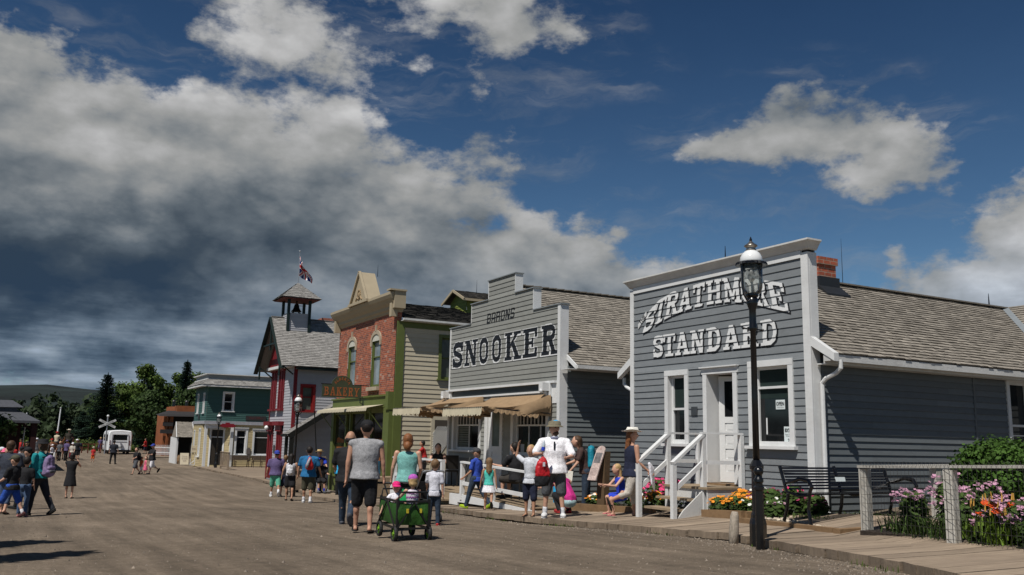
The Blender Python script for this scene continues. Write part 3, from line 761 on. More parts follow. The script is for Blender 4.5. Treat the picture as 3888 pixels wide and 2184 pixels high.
mb=MB(); W.box(mb,4.40,4.655,-.113,-.108,1.63,1.94); n2=mb.build('extra_poster',paper,w2)
text_mesh('EXTRA!',.085,BLACKM,n2,(W.P(4.53,-.105,1.87),(0,-1,0),(0,0,1)),bold=.004,sx=.75)
text_mesh("'News of the Past'\nPrinted Today",.03,BLACKM,n2,(W.P(4.53,-.105,1.785),(0,-1,0),(0,0,1)))
text_mesh("25'",.09,BLACKM,n2,(W.P(4.53,-.105,1.69),(0,-1,0),(0,0,1)),bold=.003,sx=.8)
mb=MB(); W.box(mb,3.97,4.0,-.113,-.108,1.8,2.1); mb.build('thermometer',white,w2)
# door standing ajar, hinged at the left
mb=MB(); W.box(mb,Dr[0]-.11,Dr[0],-.3,.035,Dr[2],Dr[3]); W.box(mb,Dr[1],Dr[1]+.11,-.3,.035,Dr[2],Dr[3]); W.box(mb,Dr[0]-.14,Dr[1]+.14,-.3,.039,Dr[3],Dr[3]+.12); W.box(mb,Dr[0]-.16,Dr[1]+.16,-.02,.09,Dr[3]+.12,Dr[3]+.145)
df=mb.build('door_frame',white,S)
mb=MB(); W.box(mb,Dr[0]-.05,Dr[1]+.03,-.4,.06,.80,.865); mb.build('threshold',WOODB,df)
mb=MB(); mb.face([W.P(Dr[0]-.3,-.9,.8),W.P(Dr[1]+.8,-.9,.8),W.P(Dr[1]+.8,-.9,3.2),W.P(Dr[0]-.3,-.9,3.2)]); W.box(mb,Dr[0]-.3,Dr[1]+.8,-.9,-.3,.78,.80); mb.build('dark_interior',M('dark_interior',(.01,.009,.008),.9),S)
an=R(24); hu=Dr[0]+.03; Dw=Wall(W.P(hu,-.27,0)[:2],(-math.sin(an)*-1*0+math.sin(an)*1.0,-math.cos(an)),( -math.cos(an),-math.sin(an)))
dwid=.76
mb=MB(); zs=[.90,1.14,1.18,1.39,1.43,1.64,1.68,1.95,2.03,2.82,2.92]
Dw.box(mb,0,.12,-.02,.02,.88,2.94); Dw.box(mb,dwid-.1,dwid,-.02,.02,.88,2.94)
for a,b in ((.88,1.08),(1.25,1.33),(1.52,1.60),(1.79,1.87),(2.02,2.14),(2.84,2.94)): Dw.box(mb,.12,dwid-.1,-.02,.02,a,b)
for a,b in ((1.08,1.25),(1.33,1.52),(1.60,1.79),(1.87,2.02)): Dw.box(mb,.12,dwid-.1,-.012,.004,a,b)
for a,b in ((1.10,1.23),(1.35,1.50),(1.62,1.77),(1.89,2.0)): Dw.box(mb,.16,dwid-.14,.004,.012,a,b)
dr=mb.build('door',white,S)
mb=MB(); Dw.box(mb,.12,dwid-.1,-.006,.006,2.14,2.84); mb.build('pane',GLASS,dr)
mb=MB(); Dw.box(mb,.40,.62,.008,.012,2.2,2.34); mb.build('notice',M('paper_shaded',(.35,.36,.36)),dr)
mb=MB(); mb.ell(Dw.P(dwid-.05,.05,1.83),(.03,.03,.03)); mb.build('door_knob',METAL,dr)
mb=MB(); W.box(mb,2.05,2.23,.018,.03,2.17,2.34); pq=mb.build('wall_plaque',M('dark_plaque',(.05,.055,.06),.4),S)
# side wall, roof, gutter
V=SIDE(12.2,10.85)
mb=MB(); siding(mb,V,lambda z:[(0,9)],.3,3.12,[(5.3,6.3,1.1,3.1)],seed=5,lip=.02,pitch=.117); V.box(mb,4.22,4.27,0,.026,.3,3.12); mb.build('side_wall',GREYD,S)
window(V,S,5.4,6.15,1.2,2.98,trim=.1,rail=2.1,hb=((1.9,5.4,6.15),))
mb=MB(); mb.face([(12.2,16.02,.2),(21,16.02,.2),(21,16.02,3.1),(12.2,16.02,3.1)]); mb.build('far_side_wall',GREYS,S)
sl=(5.16-3.16)/(13.45-10.43); up=Vector((0,1,sl)); Sl=math.hypot(13.45-10.43,2.0)
kk=3.02/Sl
mb=MB(); shingles(mb,(12.19,10.45,3.17),(1,0,0),10,up,Sl,lo=lambda t:0 if t*kk>.45 else -.12,hi=lambda t:6.75+t*kk,course=.125,w=.15,seed=1)
shingles(mb,(12.19,16.47,3.17),(1,0,0),10,Vector((0,-1,sl)),Sl,course=.3,w=.4)
mb.bar((12.2,13.42,5.19),(21.9,13.42,5.19),.16,.03,sh=.1)
rf=mb.build('roof',SHAKE,S)
# rear wing, its roof plane facing the street with a valley
mb=MB(); shingles(mb,(18.9,13.45,3.17),(0,-1,0),10,Vector((1,0,sl)),Sl*1.02,lo=lambda t:2.95-t*kk,hi=lambda t:9,course=.125,w=.15,seed=4); mb.build('wing_roof',SHAKE,S)
mb=MB(); mb.bar((18.85,10.4,3.2),(21.9,13.45,5.22),.16,.012,sh=.5); mb.build('valley_flashing',FLASH,S)
mb=MB(); X2=Wall((19.25,10.85),(0,-1),(-1,0)); siding(mb,X2,lambda z:[(0,6)],.3,3.1,pitch=.156); mb.build('wing_wall',GREYS,S)
mb=MB(); V.box(mb,-.2,9,.27,.40,3.04,3.155); V.box(mb,-.2,9,.25,.27,3.0,3.15); V.box(mb,-.1,9,.02,.25,3.0,3.02); mb.build('gutter',whiteb,S)
for sg,y0 in ((1,10.36),(-1,16.54)):
    mb=MB() # rake ends either side of the false front
    yb=y0+sg*.52; x0,x1=11.97,12.0+.0
    mb.hexa([(11.985,y0,3.03),(12.1,y0,3.03),(12.1,yb,3.34),(11.985,yb,3.34),(11.985,y0,3.17),(12.1,y0,3.17),(12.1,yb,3.51),(11.985,yb,3.51)])
    mb.build('rake_board',white,S)
for sg,y0,xx in ((1,10.38,12.16),(-1,16.52,12.16)):
    mb=MB(); wy=10.82 if sg>0 else 16.1
    mb.tube([(xx,y0,3.06),(xx,y0,2.92),(xx,y0+sg*.1,2.84),(xx,wy-sg*.12,2.76),(xx,wy-sg*.03,2.68),(xx,wy-sg*.03,2.5),(xx,wy-sg*.03,.52),(xx+.05,wy-sg*.1,.44),(xx+.12,wy-sg*.25,.42)],.04,8); mb.build('downspout',white,S)
mb=MB(); mb.box(14.78,15.32,13.1,13.7,4.8,5.50); mb.box(14.745,15.355,13.065,13.735,5.48,5.64); ch=mb.build('chimney',BRICKC,S)
mb=MB(); mb.box(14.74,15.36,13.04,13.76,4.9,5.2); mb.hexa([(14.7,12.8,4.74),(15.4,12.8,4.74),(15.4,13.05,4.85),(14.7,13.05,4.85),(14.7,12.8,4.79),(15.4,12.8,4.79),(15.4,13.05,5.0),(14.7,13.05,5.0)]); mb.build('flashing',M('black_flashing',(.02,.022,.025),.5),ch)
rod(S,12.42,13.4,5.1,5.62,r=.018); rod(S,16.0,13.5,5.1,6.27,r=.008); rod(S,21.2,13.4,5.15,5.5,r=.02)
# entry steps with white railing
P=thing('entry_steps','wooden entry steps with white handrails in front of the open panelled door','steps',(11,13.1,.3))
y0,y1=12.72,13.62; 
mb=MB(); 
mb.box(11.05,11.98,y0-.2,y1+.15,.79,.83); mb.build('landing',STEPW,P)
for i,(x0,x1,z) in enumerate(((10.78,11.07,.62),(10.5,10.82,.44))):
    mb=MB(); mb.box(x0,x1,y0-.03,y1+.03,z-.04,z); mb.build('tread',STEPW,P)
mb=MB(); mb.box(11.08,11.11,y0,y1,.6,.79); mb.box(11.08,11.98,y0-.18,y0-.15,.3,.79)
mb.hexa([(10.42,y0-.055,.2),(11.1,y0-.055,.2),(11.1,y0-.03,.2),(10.42,y0-.03,.2),(10.62,y0-.055,.42),(11.1,y0-.055,.78),(11.1,y0-.03,.78),(10.62,y0-.03,.42)]); mb.build('stringer',whiteb,P)
def post(mb,x,y,z0,z1,w=.085): mb.box(x-w/2,x+w/2,y-w/2,y+w/2,z0,z1)
for y in (y0-.03,y1+.08):
    mb=MB(); post(mb,10.42,y,.2,1.22); post(mb,11.12,y,.34,1.78); mb.build('post',white,P)
    mb=MB(); mb.bar((10.40,y,1.25),(11.14,y,1.79),.1,.05); mb.bar((10.44,y,.78),(11.1,y,1.26),.04,.08)
    yy=y-.13 if y<13 else y+.05
    mb.bar((11.08,y,1.80),(11.96,yy,1.80),.1,.035); mb.bar((11.12,y,1.27),(11.94,yy,1.27),.035,.07)
    mb.build('handrail',white,P)
    mb=MB(); post(mb,11.93,yy,.4,1.79); mb.build('post',white,P)
# ================================================================== 2. the snooker hall
K=thing('snooker_hall','pale sage clapboard snooker hall with a stepped false front','building',(12,22.3,-.2))
W=FRONT(25.6); zbK=-.1
def stepz(z):
    if z<5.07: return [(.07,6.48)]
    if z<5.68: return [(1.47,5.20)]
    return [(2.57,4.18)]
wl_=(.48,2.16,1.3,2.45); dl=(2.72,3.5,.3,2.5); wr_=(4.24,5.95,1.22,2.45)
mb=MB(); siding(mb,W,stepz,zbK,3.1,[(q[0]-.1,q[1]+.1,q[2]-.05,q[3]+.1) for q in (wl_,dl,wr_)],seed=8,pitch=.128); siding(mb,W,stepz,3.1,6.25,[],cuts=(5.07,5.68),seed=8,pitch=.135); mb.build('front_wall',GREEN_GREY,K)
mb=MB()
for a,b,z0,z1 in ((.0,6.6,3,5.07),(1.46,5.21,5.07,5.68),(2.56,4.19,5.68,6.25)): W.box(mb,a+.01,b-.01,-.23,-.2,z0,z1-.01)
mb.build('parapet_back',GREEN_GREY,K)
for q in ((6.47,6.6,-.23,.025,-.2,5.07),(0,.07,-.23,.025,3.05,5.07),(0,.12,-.02,.025,-.2,2.8),(5.19,5.212,-.23,.02,5.10,5.68),(1.458,1.48,-.23,.02,5.10,5.68),(4.17,4.192,-.23,.02,5.71,6.25),(2.558,2.58,-.23,.02,5.71,6.25)):
    mb=MB(); W.box(mb,*q); mb.build('corner_board',white,K)
mb=MB()
for a,b,z in ((5.212,6.64,5.07),(-.04,1.458,5.07),(4.192,5.24,5.68),(1.43,2.558,5.68),(2.53,4.22,6.25)): W.box(mb,a,b,-.25,.045,z,z+.028)
mb.build('coping',FLASH,K)
mb=MB(); W.box(mb,.25,6.47,.0,.10,3.06,3.12); W.box(mb,.30,6.0,.0,.05,2.83,2.88); W.box(mb,-.03,.27,.0,.09,2.75,3.06); W.box(mb,-.05,.29,.0,.13,3.06,3.1); W.box(mb,6.0,6.25,.0,.1,2.72,3.06); W.box(mb,6.25,6.47,0,.03,2.55,3.06); mb.build('frieze_board',white,K)
mb=MB(); W.box(mb,.28,6.0,.0,.02,2.88,3.06); mb.build('transom_band',M('dark_transom',(.03,.035,.035),.4),K)
for a in (.03,6.03):
    mb=MB(); W.box(mb,a,a+.19,.05,.3,2.86,3.07); mb.ell(W.P(a+.095,.28,2.86),(.05,.06,.06)); mb.tube([W.P(a+.09,.2,2.85),W.P(a+.09,.1,2.75),W.P(a+.09,.05,2.62)],[.05,.04,.02],8); mb.build('bracket',white,K)
# painted name
bd=(3.1,.135,.016); bl=MB();wl=MB()
for ch,a,b,z0,z1 in zip('SNOOKER',(.21,1.06,2.07,2.88,3.64,4.68,5.65),(.96,1.96,2.63,3.42,4.55,5.5,6.43),(3.80,)*7,(4.6,)*7):
    zb=lambda u:3.81; zt=lambda u:4.59
    paint(W,[(bl,0,0,0,.005)],ch,a,b-a,zb,zt,bd,cell=.014)
    paint(W,[(wl,.035,-.01,-.015,.0)],ch,a,b-a,zb,zt,bd,cell=.014)
bl.build('lettering',BLACKM,K); wl.build('lettering_outline',white,K)
bl=MB()
for i,ch in enumerate('barons'):
    a0=2.50+i*.285; paint(W,[(bl,0,0,0,.002)],ch,a0,.225,lambda u:4.985,lambda u:5.275,bd,cell=.009,shear=lambda y:.03*y)
bl.build('small_lettering',BLACKM,K)
# openings
n=6; w1=window(W,K,*wl_,trim=.13,rail=2.02,vb=[(wl_[0]+(wl_[1]-wl_[0])*i/8,2.02,2.4) for i in range(1,8)]+[(1.32,1.35,2.0)])
mb=MB()
for i in range(9): W.box(mb,.56,1.28,-.122,-.115,1.36+i*.07,1.36+i*.07+.055)
mb.build('blind',M('slatted_blind',(.13,.14,.12),.8),w1)
w2=window(W,K,*wr_,trim=.14,rail=2.0,vb=[(wr_[0]+(wr_[1]-wr_[0])*i/9,2.0,2.4) for i in range(1,9)]+[(4.9,1.28,1.98),(5.5,1.28,1.98)])
mb=MB(); W.box(mb,4.42,4.62,-.12,-.118,1.27,1.5); W.box(mb,4.8,4.92,-.12,-.118,1.27,1.55); mb.build('notice',M('paper_shaded',(.2,.2,.2)),w2)
mb=MB(); W.box(mb,dl[0]-.16,dl[0],-.1,.04,.2,dl[3]); W.box(mb,dl[1],dl[1]+.13,-.1,.04,.2,dl[3]); W.box(mb,dl[0]-.2,dl[1]+.17,-.1,.05,dl[3],dl[3]+.14); W.box(mb,dl[0]-.1,dl[0]-.06,.04,.055,.2,dl[3]); df=mb.build('door_frame',white,K)
mb=MB(); a,b=dl[0],dl[1]; W.box(mb,a,a+.2,-.06,-.02,.24,2.5); W.box(mb,b-.13,b,-.06,-.02,.24,2.5)
for z0,z1 in ((.24,.42),(.58,.66),(.82,.9),(1.04,1.12),(1.26,1.42),(2.4,2.5)): W.box(mb,a+.2,b-.13,-.06,-.02,z0,z1)
for z0,z1 in ((.42,.58),(.66,.82),(.9,1.04),(1.12,1.26)): W.box(mb,a+.2,b-.13,-.055,-.04,z0,z1)
dr=mb.build('door',white,K); mb=MB(); W.box(mb,a+.2,b-.13,-.055,-.045,1.42,2.4); mb.build('pane',GLASSM,dr)
for a_,b_ in ((4.0,6.45),(.2,2.4)):
    mb=MB(); W.box(mb,a_,b_,.005,.02,.24,1.05); mb.build('lower_panel',M('dark_panel',(.12,.125,.12),.7),K)
# side, roof
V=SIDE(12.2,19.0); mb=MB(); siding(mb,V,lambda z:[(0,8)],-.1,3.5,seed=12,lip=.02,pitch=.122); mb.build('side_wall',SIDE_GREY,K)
mb=MB(); mb.face([(12.2,25.58,-.3),(20,25.58,-.3),(20,25.58,3.5),(12.2,25.58,3.5)]); mb.build('far_side_wall',SIDE_GREY,K)
S2=6.06-3.5; D2=22.3-18.58; Ls=math.hypot(S2,D2)
mb=MB(); shingles(mb,(12.2,18.58,3.5),(1,0,0),9,(0,D2,S2),Ls,lo=lambda t:0,course=.13,w=.15,seed=6); shingles(mb,(12.2,26.02,3.5),(1,0,0),9,(0,-D2,S2),Ls,course=.3,w=.4)
for i in range(34): mb.bar((12.2+i*.27,22.27,6.07+(.012 if i%1==0 else 0)),(12.49+i*.27,22.27,6.10),.2,.03,sh=.1+.3*random.random())
mb.build('roof',SHAKE,K)
mb=MB(); V.box(mb,-.02,9,.40,.52,3.40,3.49); V.box(mb,-.2,9,.03,.4,3.38,3.40); mb.build('gutter',whiteb,K)
mb=MB(); mb.hexa([(12.16,18.54,3.38),(12.2,18.54,3.38),(12.2,18.98,3.66),(12.16,18.98,3.66),(12.16,18.54,3.49),(12.2,18.54,3.49),(12.2,18.98,3.78),(12.16,18.98,3.78)]); mb.build('rake_board',white,K)
rod(K,12.3,22.28,6.0,6.4)
# awnings: sagging canvas on a frame
def awning(par,ya,yb,yfa,yfb,zt,zf,xf=10.3,xw=11.93,seed=1,label=None,sag=.1,side=True):
    rs=random.Random(seed); mb=MB(); nu,nv=34,10; ids=[]
    for j in range(nv+1):
        v=j/nv; row=[]
        for i in range(nu+1):
            u=i/nu; y0=ya+(yfa-ya)*v; y1=yb+(yfb-yb)*v; y=y0+(y1-y0)*u; x=xw+(xf-xw)*v; z=zt+(zf-zt)*v
            z-=sag*math.sin(math.pi*v)*(.55+.45*math.sin(u*5+seed))+.05*math.sin(u*11+v*5)*math.sin(math.pi*v)+.03*math.sin(u*27+v*9)*v*(1-v)*4; z-=.05*v*math.sin(math.pi*u); x+=.03*math.sin(u*19+v*7)*v*(1-v)*4
            row.append(mb.vert((x,y,z)))
        ids.append(row)
    for a,b in zip(ids,ids[1:]):
        for i in range(nu): mb.idx([a[i],a[i+1],b[i+1],b[i]])
    if side:
        for (yw,yf) in ((ya,yfa),(yb,yfb)):
            r0=[];r1=[];r2=[]
            for k in range(15):
                v=k/14; x=xw+(xf-xw)*v; y=yw+(yf-yw)*v; z=zt+(zf-zt)*v-sag*math.sin(math.pi*v)*.6
                r0.append(mb.vert((x,y,z))); zl=(zt-.55)*(1-v)+(zf-.02)*v-.05*math.sin(v*3.1)
                r1.append(mb.vert((x,y-.10*math.sin(v*7.5)-.03,z*.5+zl*.5-.05*math.sin(v*6)))); r2.append(mb.vert((x,y+.07*math.sin(v*12),zl)))
            for a,b in ((r0,r1),(r1,r2)):
                for i in range(14): mb.idx([a[i],a[i+1],b[i+1],b[i]])
    o=mb.build('awning',CANVAS,par,smooth=True)
    mb=MB() # scalloped valance along front and sides
    def val(P0,P1,n,c=CANVASC,dz=.18):
        for i in range(n*6):
            t0,t1=i/(n*6),(i+1)/(n*6)
            def pt(t,low):
                p=Vector(P0).lerp(Vector(P1),t); s=abs(math.sin(math.pi*t*n)); out=.015*math.sin(t*n*9)
                return (p.x-out-(.02 if low else 0),p.y,p.z-(dz+.05*s if low else 0))
            mb.face([pt(t0,0),pt(t1,0),pt(t1,1),pt(t0,1)])
    L0=abs(yfb-yfa); val((xf,yfa,zf),(xf,yfb,zf),max(4,int(L0/.14)))
    vo=mb.build('valance',CANVASC,o,smooth=True)
    mb=MB(); val((xf,min(yfa,yfb),zf-.01),(xw-.3,min(ya,yb)+.05,zt-.52),10,dz=.06); mb.build('side_valance',CANVAS,o,smooth=True)
    mb=MB(); val((xf,max(yfa,yfb),zf-.01),(xw-.3,max(ya,yb)-.05,zt-.52),10,dz=.06); mb.build('side_valance',CANVAS,o,smooth=True)
    mb=MB()
    for yw,yf in ((ya,yfa),(yb,yfb)): mb.tube([(xw,yw,zt-.5),(xf,yf,zf-.02)],.014,6)
    mb.tube([(xf,yfa,zf-.01),(xf,yfb,zf-.01)],.014,6); mb.build('awning_frame',BLACKP,o)
    if label: o['label']=label
    return o
awning(K,19.35,22.6,20.0,22.35,2.78,2.42,seed=2,sag=.24,label='nearer sagging tan canvas awning')
awning(K,23.1,25.9,23.9,26.0,2.84,2.50,seed=4,sag=.2,label='farther sagging tan canvas awning')
# porch deck with ramp and steps
PD=thing('porch_deck','raised plank deck and ramp along the snooker hall front','deck',(11,21.5,-.1))
mb=MB(); zd=.22
y=21.3
while y<26.2: mb.box(10.45,11.97,y+.006,y+.14,zd-.03,zd,random.random()); y+=.146
y=17.7; 
while y<21.3:
    t=(21.3-y)/3.6; z=zd-(zd-.10)*t; mb.box(10.42,11.97,y+.006,y+.14,z-.03,z,random.random()); y+=.146
mb.build('deck_boards',STEPW,PD)
mb=MB(); mb.hexa([(10.37,17.4,.0),(10.41,17.4,.0),(10.41,21.4,-.02),(10.37,21.4,-.02),(10.37,17.4,.05),(10.41,17.4,.05),(10.41,21.4,.19),(10.37,21.4,.19)])
mb.box(10.37,10.43,21.4,21.9,-.1,.18); mb.box(10.38,10.43,22.9,26.2,-.2,.18); mb.build('fascia_board',white,PD)
mb=MB(); mb.box(10.1,10.45,21.9,22.9,-.02,.03); mb.box(10.45,10.5,21.9,22.9,-.15,.2); mb.build('step',STEPW,PD)
mb=MB()
for y,z0,z1 in ((17.78,.0,.86),(19.5,.05,.92),(21.2,.05,.99),(22.45,.1,.99),(24.2,.1,1.0),(25.9,.1,1.0)): 
    m_=MB(); post(m_,10.4,y,z0,z1,.1); m_.build('post',white,PD)
mb.bar((10.4,17.7,.88),(10.4,21.25,1.01),.12,.045); mb.bar((10.4,17.8,.36),(10.4,21.2,.47),.045,.09)
mb.bar((10.4,22.4,1.01),(10.4,26,1.01),.12,.045); mb.bar((10.4,22.5,.5),(10.4,25.9,.5),.045,.09); mb.build('handrail',white,PD)
# ================================================================== 3. the bakery
B=thing('bakery_building','red brick bakery with cream cornice, gable ornament and olive green shopfront','building',(12,33.6,-.6))
W=FRONT(36.9)
WD={}
def arched(a0,a1,z0,z1):
    mb=MB(); r=(a1-a0)/2; c=(a0+a1)/2
    w=window(W,B,a0,a1,z0,z1,trim=.04,tmat=MOSS,rail=(z0+z1)/2+.25,gmat=GLASSB,sill=False,name='arched_window',set_=.07,proud=-.01,sash=.04)
    mb=MB(); n=10 # brick-stone hood
    pts=[(c-math.cos(math.pi*i/n)*(r+.0),z1+math.sin(math.pi*i/n)*r*.62) for i in range(n+1)]
    po=[(c-math.cos(math.pi*i/n)*(r+.14),z1+math.sin(math.pi*i/n)*(r*.62+.15)) for i in range(n+1)]
    pts=[(a0,z1-.18)]+pts+[(a1,z1-.18)]; po=[(a0-.14,z1-.18)]+po+[(a1+.14,z1-.18)]
    for i in range(len(pts)-1):
        mb.hexa([W.P(*[pts[i][0],0,pts[i][1]]),W.P(pts[i+1][0],0,pts[i+1][1]),W.P(pts[i+1][0],.045,pts[i+1][1]),W.P(pts[i][0],.045,pts[i][1]),W.P(po[i][0],0,po[i][1]),W.P(po[i+1][0],0,po[i+1][1]),W.P(po[i+1][0],.045,po[i+1][1]),W.P(po[i][0],.045,po[i][1])])
    W.box(mb,c-.04,c+.04,0,.06,z1+r*.62+.1,z1+r*.62+.34); mb.build('hood_moulding',M('worn_stone',(.36,.30,.22),.9,.15,6,dirt=.3),w)
    mb=MB(); q=[W.P(p[0],.012,p[1]) for p in pts[1:-1]]; mb.face(q); mb.build('fanlight',M('fan_panel',(.5,.49,.42),.7),w)
    mb=MB(); W.box(mb,a0-.16,a1+.12,-.02,.13,z0-.19,z0-.05); mb.build('sill',M('worn_stone',(.36,.30,.22)),w)
    return (a0-.0,a1+.0,z0-.05,z1)
hs=[(1.30,2.16,3.55,5.28),(4.10,4.96,3.55,5.28)]
mb=MB()
# brick skin around the openings
def skin(mb,W,a0,a1,z0,z1,holes,off=0):
    xs=sorted({a0,a1}|{h[0] for h in holes}|{h[1] for h in holes}); zs=sorted({z0,z1}|{h[2] for h in holes}|{h[3] for h in holes})
    for p,q in zip(xs,xs[1:]):
        for r,s in zip(zs,zs[1:]):
            if any(h[0]-1e-6<=p and q<=h[1]+1e-6 and h[2]-1e-6<=r and s<=h[3]+1e-6 for h in holes): continue
            mb.face([W.P(p,off,r),W.P(q,off,r),W.P(q,off,s),W.P(p,off,s)])
skin(mb,W,0,6.6,3.05,6.32,[(h[0]-.07,h[1]+.07,h[2]-.1,h[3]+.02) for h in hs])
mb.box(12.0,12.18,30.3,30.303,3.05,6.3); mb.build('brick_wall',BRICK,B)
for h in hs: arched(*h)
mb=MB()
pr=[(0,6.18),(.03,6.2),(.05,6.27),(.12,6.32),(.14,6.42),(.24,6.52),(.30,6.62),(.34,6.66),(.40,6.78),(.40,6.88),(.3,6.92),(-.2,6.94)]
loft(mb,[[W.P(-.05-o*.4,-.21,z) for o,z in pr],[W.P(-.05-o*.4,o,z) for o,z in pr],[W.P(6.62+max(o,0)*.4,o,z) for o,z in pr],[W.P(6.62+max(o,0)*.4,-.21,z) for o,z in pr]])
W.box(mb,6.44,6.66,.02,.26,6.0,6.5); W.box(mb,-.05,.14,.02,.26,6.0,6.5)
co=mb.build('cornice',TAN,B)
mb=MB(); W.box(mb,6.55,6.83,-.22,.22,6.3,6.99); W.box(mb,6.5,6.88,-.24,.42,6.93,6.99); mb.build('parapet_return',TAN,B)
mb=MB() # triangular pediment, a prism with a framed face
c=3.4
for o0,o1,h,wd in ((-.22,.40,8.13,1.0),):
    mb.face([W.P(c-wd,o1,6.80),W.P(c+wd,o1,6.80),W.P(c,o1,h)])
    mb.face([W.P(c+wd,o0,6.80),W.P(c-wd,o0,6.80),W.P(c,o0,h)])
    mb.face([W.P(c+wd,o1,6.80),W.P(c+wd,o0,6.80),W.P(c,o0,h),W.P(c,o1,h)]); mb.face([W.P(c-wd,o0,6.80),W.P(c-wd,o1,6.80),W.P(c,o1,h),W.P(c,o0,h)])
mb.bar(W.P(c-1.02,.43,6.82),W.P(c,.43,8.14),.08,.1,up=(1,0,0)); mb.bar(W.P(c+1.02,.43,6.82),W.P(c,.43,8.14),.08,.1,up=(1,0,0)); mb.bar(W.P(c-1.1,.44,6.86),W.P(c+1.1,.44,6.86),.1,.1,up=(1,0,0))
mb.build('pediment',TAN,B)
mb=MB()
for i in range(12):
    a=math.pi*i/11; mb.ell(W.P(c-.18*math.cos(a),.41,7.12+.28*math.sin(a)),(.03,.05,.05),6,5)
mb.ell(W.P(c,.41,7.2),(.04,.07,.1),8,6); mb.tube([W.P(c-.35,.41,6.98),W.P(c-.2,.42,7.1),W.P(c,.42,7.02),W.P(c+.2,.42,7.1),W.P(c+.35,.41,6.98)],.03,6); mb.build('relief_ornament',M('ornament_shade',(.30,.22,.13),.8),B)
# side
V=SIDE(12.0,30.3); mb=MB(); siding(mb,V,lambda z:[(.3,9)],-.5,5.5,[(1.73,2.72,3.7,5.45),(1.52,2.32,.5,2.7)],seed=21,pitch=.17,lip=.02); V.box(mb,.3,9,0,.02,5.5,5.86); mb.build('side_wall',CREAM,B)
mb=MB(); V.box(mb,0,.3,-.05,.05,-.6,5.85); V.box(mb,.3,9,0,.045,5.62,5.86); mb.build('corner_trim',MOSS,B)
window(V,B,1.83,2.62,3.82,5.35,trim=.12,tmat=MOSS,rail=4.6,gmat=GLASSM)
mb=MB(); V.box(mb,1.5,2.35,.0,.04,.4,2.55); 
for z0 in (.5,1.75): pass
ld=mb.build('lattice_door',CREAM,B,)
mb=MB()
for i in range(14):
    x=1.58+i*.05; 
    mb.bar(V.P(1.58,.05,.6+i*.09),V.P(1.58+.7*min(1,(1.45-i*.09)/1.0) if i<14 else 1,.05,.6+i*.09+min(1.0,1.45-i*.09)),.02,.02)
mb.build('lattice',whiteb,ld)
mb=MB(); V.box(mb,1.64,2.18,.041,.05,1.9,2.28); mb.build('hatch',M('shaded_opening',(.06,.05,.04)),ld)
mb=MB(); shingles(mb,(12.2,29.95,5.93),(1,0,0),9,(0,3.6,1.1),3.75,course=.16,w=.2,seed=5,rag=.02); mb.build('roof',SHAKED,B)
mb=MB(); V.box(mb,.12,9,.28,.38,5.86,5.93); V.box(mb,.12,9,.02,.3,5.84,5.86); mb.build('gutter',whiteb,B)
cu=MB(); Vc=SIDE(15.96,32.6); siding(cu,Vc,lambda z:[(0,1.6)],6.5,7.3,pitch=.12); cw=Wall((15.96,34.2),(0,-1),(-1,0)); siding(cu,cw,lambda z:[(0,1.6)] if z<7.3 else [((z-7.3)*1.7,1.6-(z-7.3)*1.7)],6.5,7.7,pitch=.12); Cu=cu.build('cupola',M('olive_siding',(.16,.19,.04),.7,.1,4,shade=.2),B)
mb=MB(); shingles(mb,(15.7,32.35,7.33),(1,0,0),2.1,(0,1.05,.45),1.15,seed=3); shingles(mb,(15.7,34.45,7.33),(1,0,0),2.1,(0,-1.05,.45),1.15,seed=4)
mb.build('cupola_roof',SHAKED,Cu)
mb=MB(); mb.bar((15.68,32.3,7.28),(15.68,33.4,7.76),.05,.1); mb.bar((15.68,34.5,7.28),(15.68,33.4,7.76),.05,.1); mb.bar((15.68,32.33,7.28),(17.8,32.33,7.28),.05,.1); mb.build('cupola_trim',TAN,Cu)
rod(B,16.7,33.2,7.5,8.3); rod(B,12.3,33.4,8.0,8.5)
# shopfront
F2=Wall((11.85,36.9),(0,-1),(-1,0))
mb=MB(); F2.box(mb,0,6.4,-.15,.0,2.72,3.12); F2.box(mb,-.05,6.45,-.15,.06,3.10,3.16); F2.box(mb,-.03,6.43,-.1,.03,2.70,2.75); F2.box(mb,6.35,6.62,-.15,.08,2.6,3.25); mb.build('shop_fascia',MOSS,B)
mb=MB(); F2.box(mb,6.05,6.6,-.15,.02,-.6,2.72); F2.box(mb,0,.3,-.15,.02,-.6,2.72)
for a in (1.75,2.25,4.0,4.5): F2.box(mb,a,a+.14,-.15,-.0,-.1,2.72)
F2.box(mb,.3,1.75,-.15,-.0,-.6,-.02); F2.box(mb,4.64,6.05,-.15,0,-.6,-.02); F2.box(mb,.3,1.75,-.13,.05,-.02,.05); F2.box(mb,4.64,6.05,-.13,.05,-.02,.05)
F2.box(mb,.26,6.1,-.13,-.02,2.5,2.72); mb.build('shop_frame',MOSS,B)
GL=glass_dark('shop_glass',(.02,.017,.012))
for a0,a1,nm_ in ((.3,1.75,'shop_window'),(4.64,6.05,'shop_window'),(1.89,4.0,'shop_window')):
    mb=MB(); F2.box(mb,a0,a1,-.13,-.1,.05 if a0!=1.89 else -.5,2.5); mb.build(nm_,GL,B)
mb=MB(); rs=random.Random(2)
for a0,a1 in ((.4,1.6),(4.75,5.95)):
    for z in (.75,1.05,1.35):
        F2.box(mb,a0+.1,a1-.1,-.098,-.095,z,z+.02)
        for k in range(7): a=a0+.15+k*(a1-a0-.3)/7; F2.box(mb,a,a+.1,-.098,-.092,z+.03,z+.03+rs.uniform(.1,.18))
mb.build('display_goods',M('orange_goods',(.28,.09,.02),.8,.4,9),B)
mb=MB(); n=30
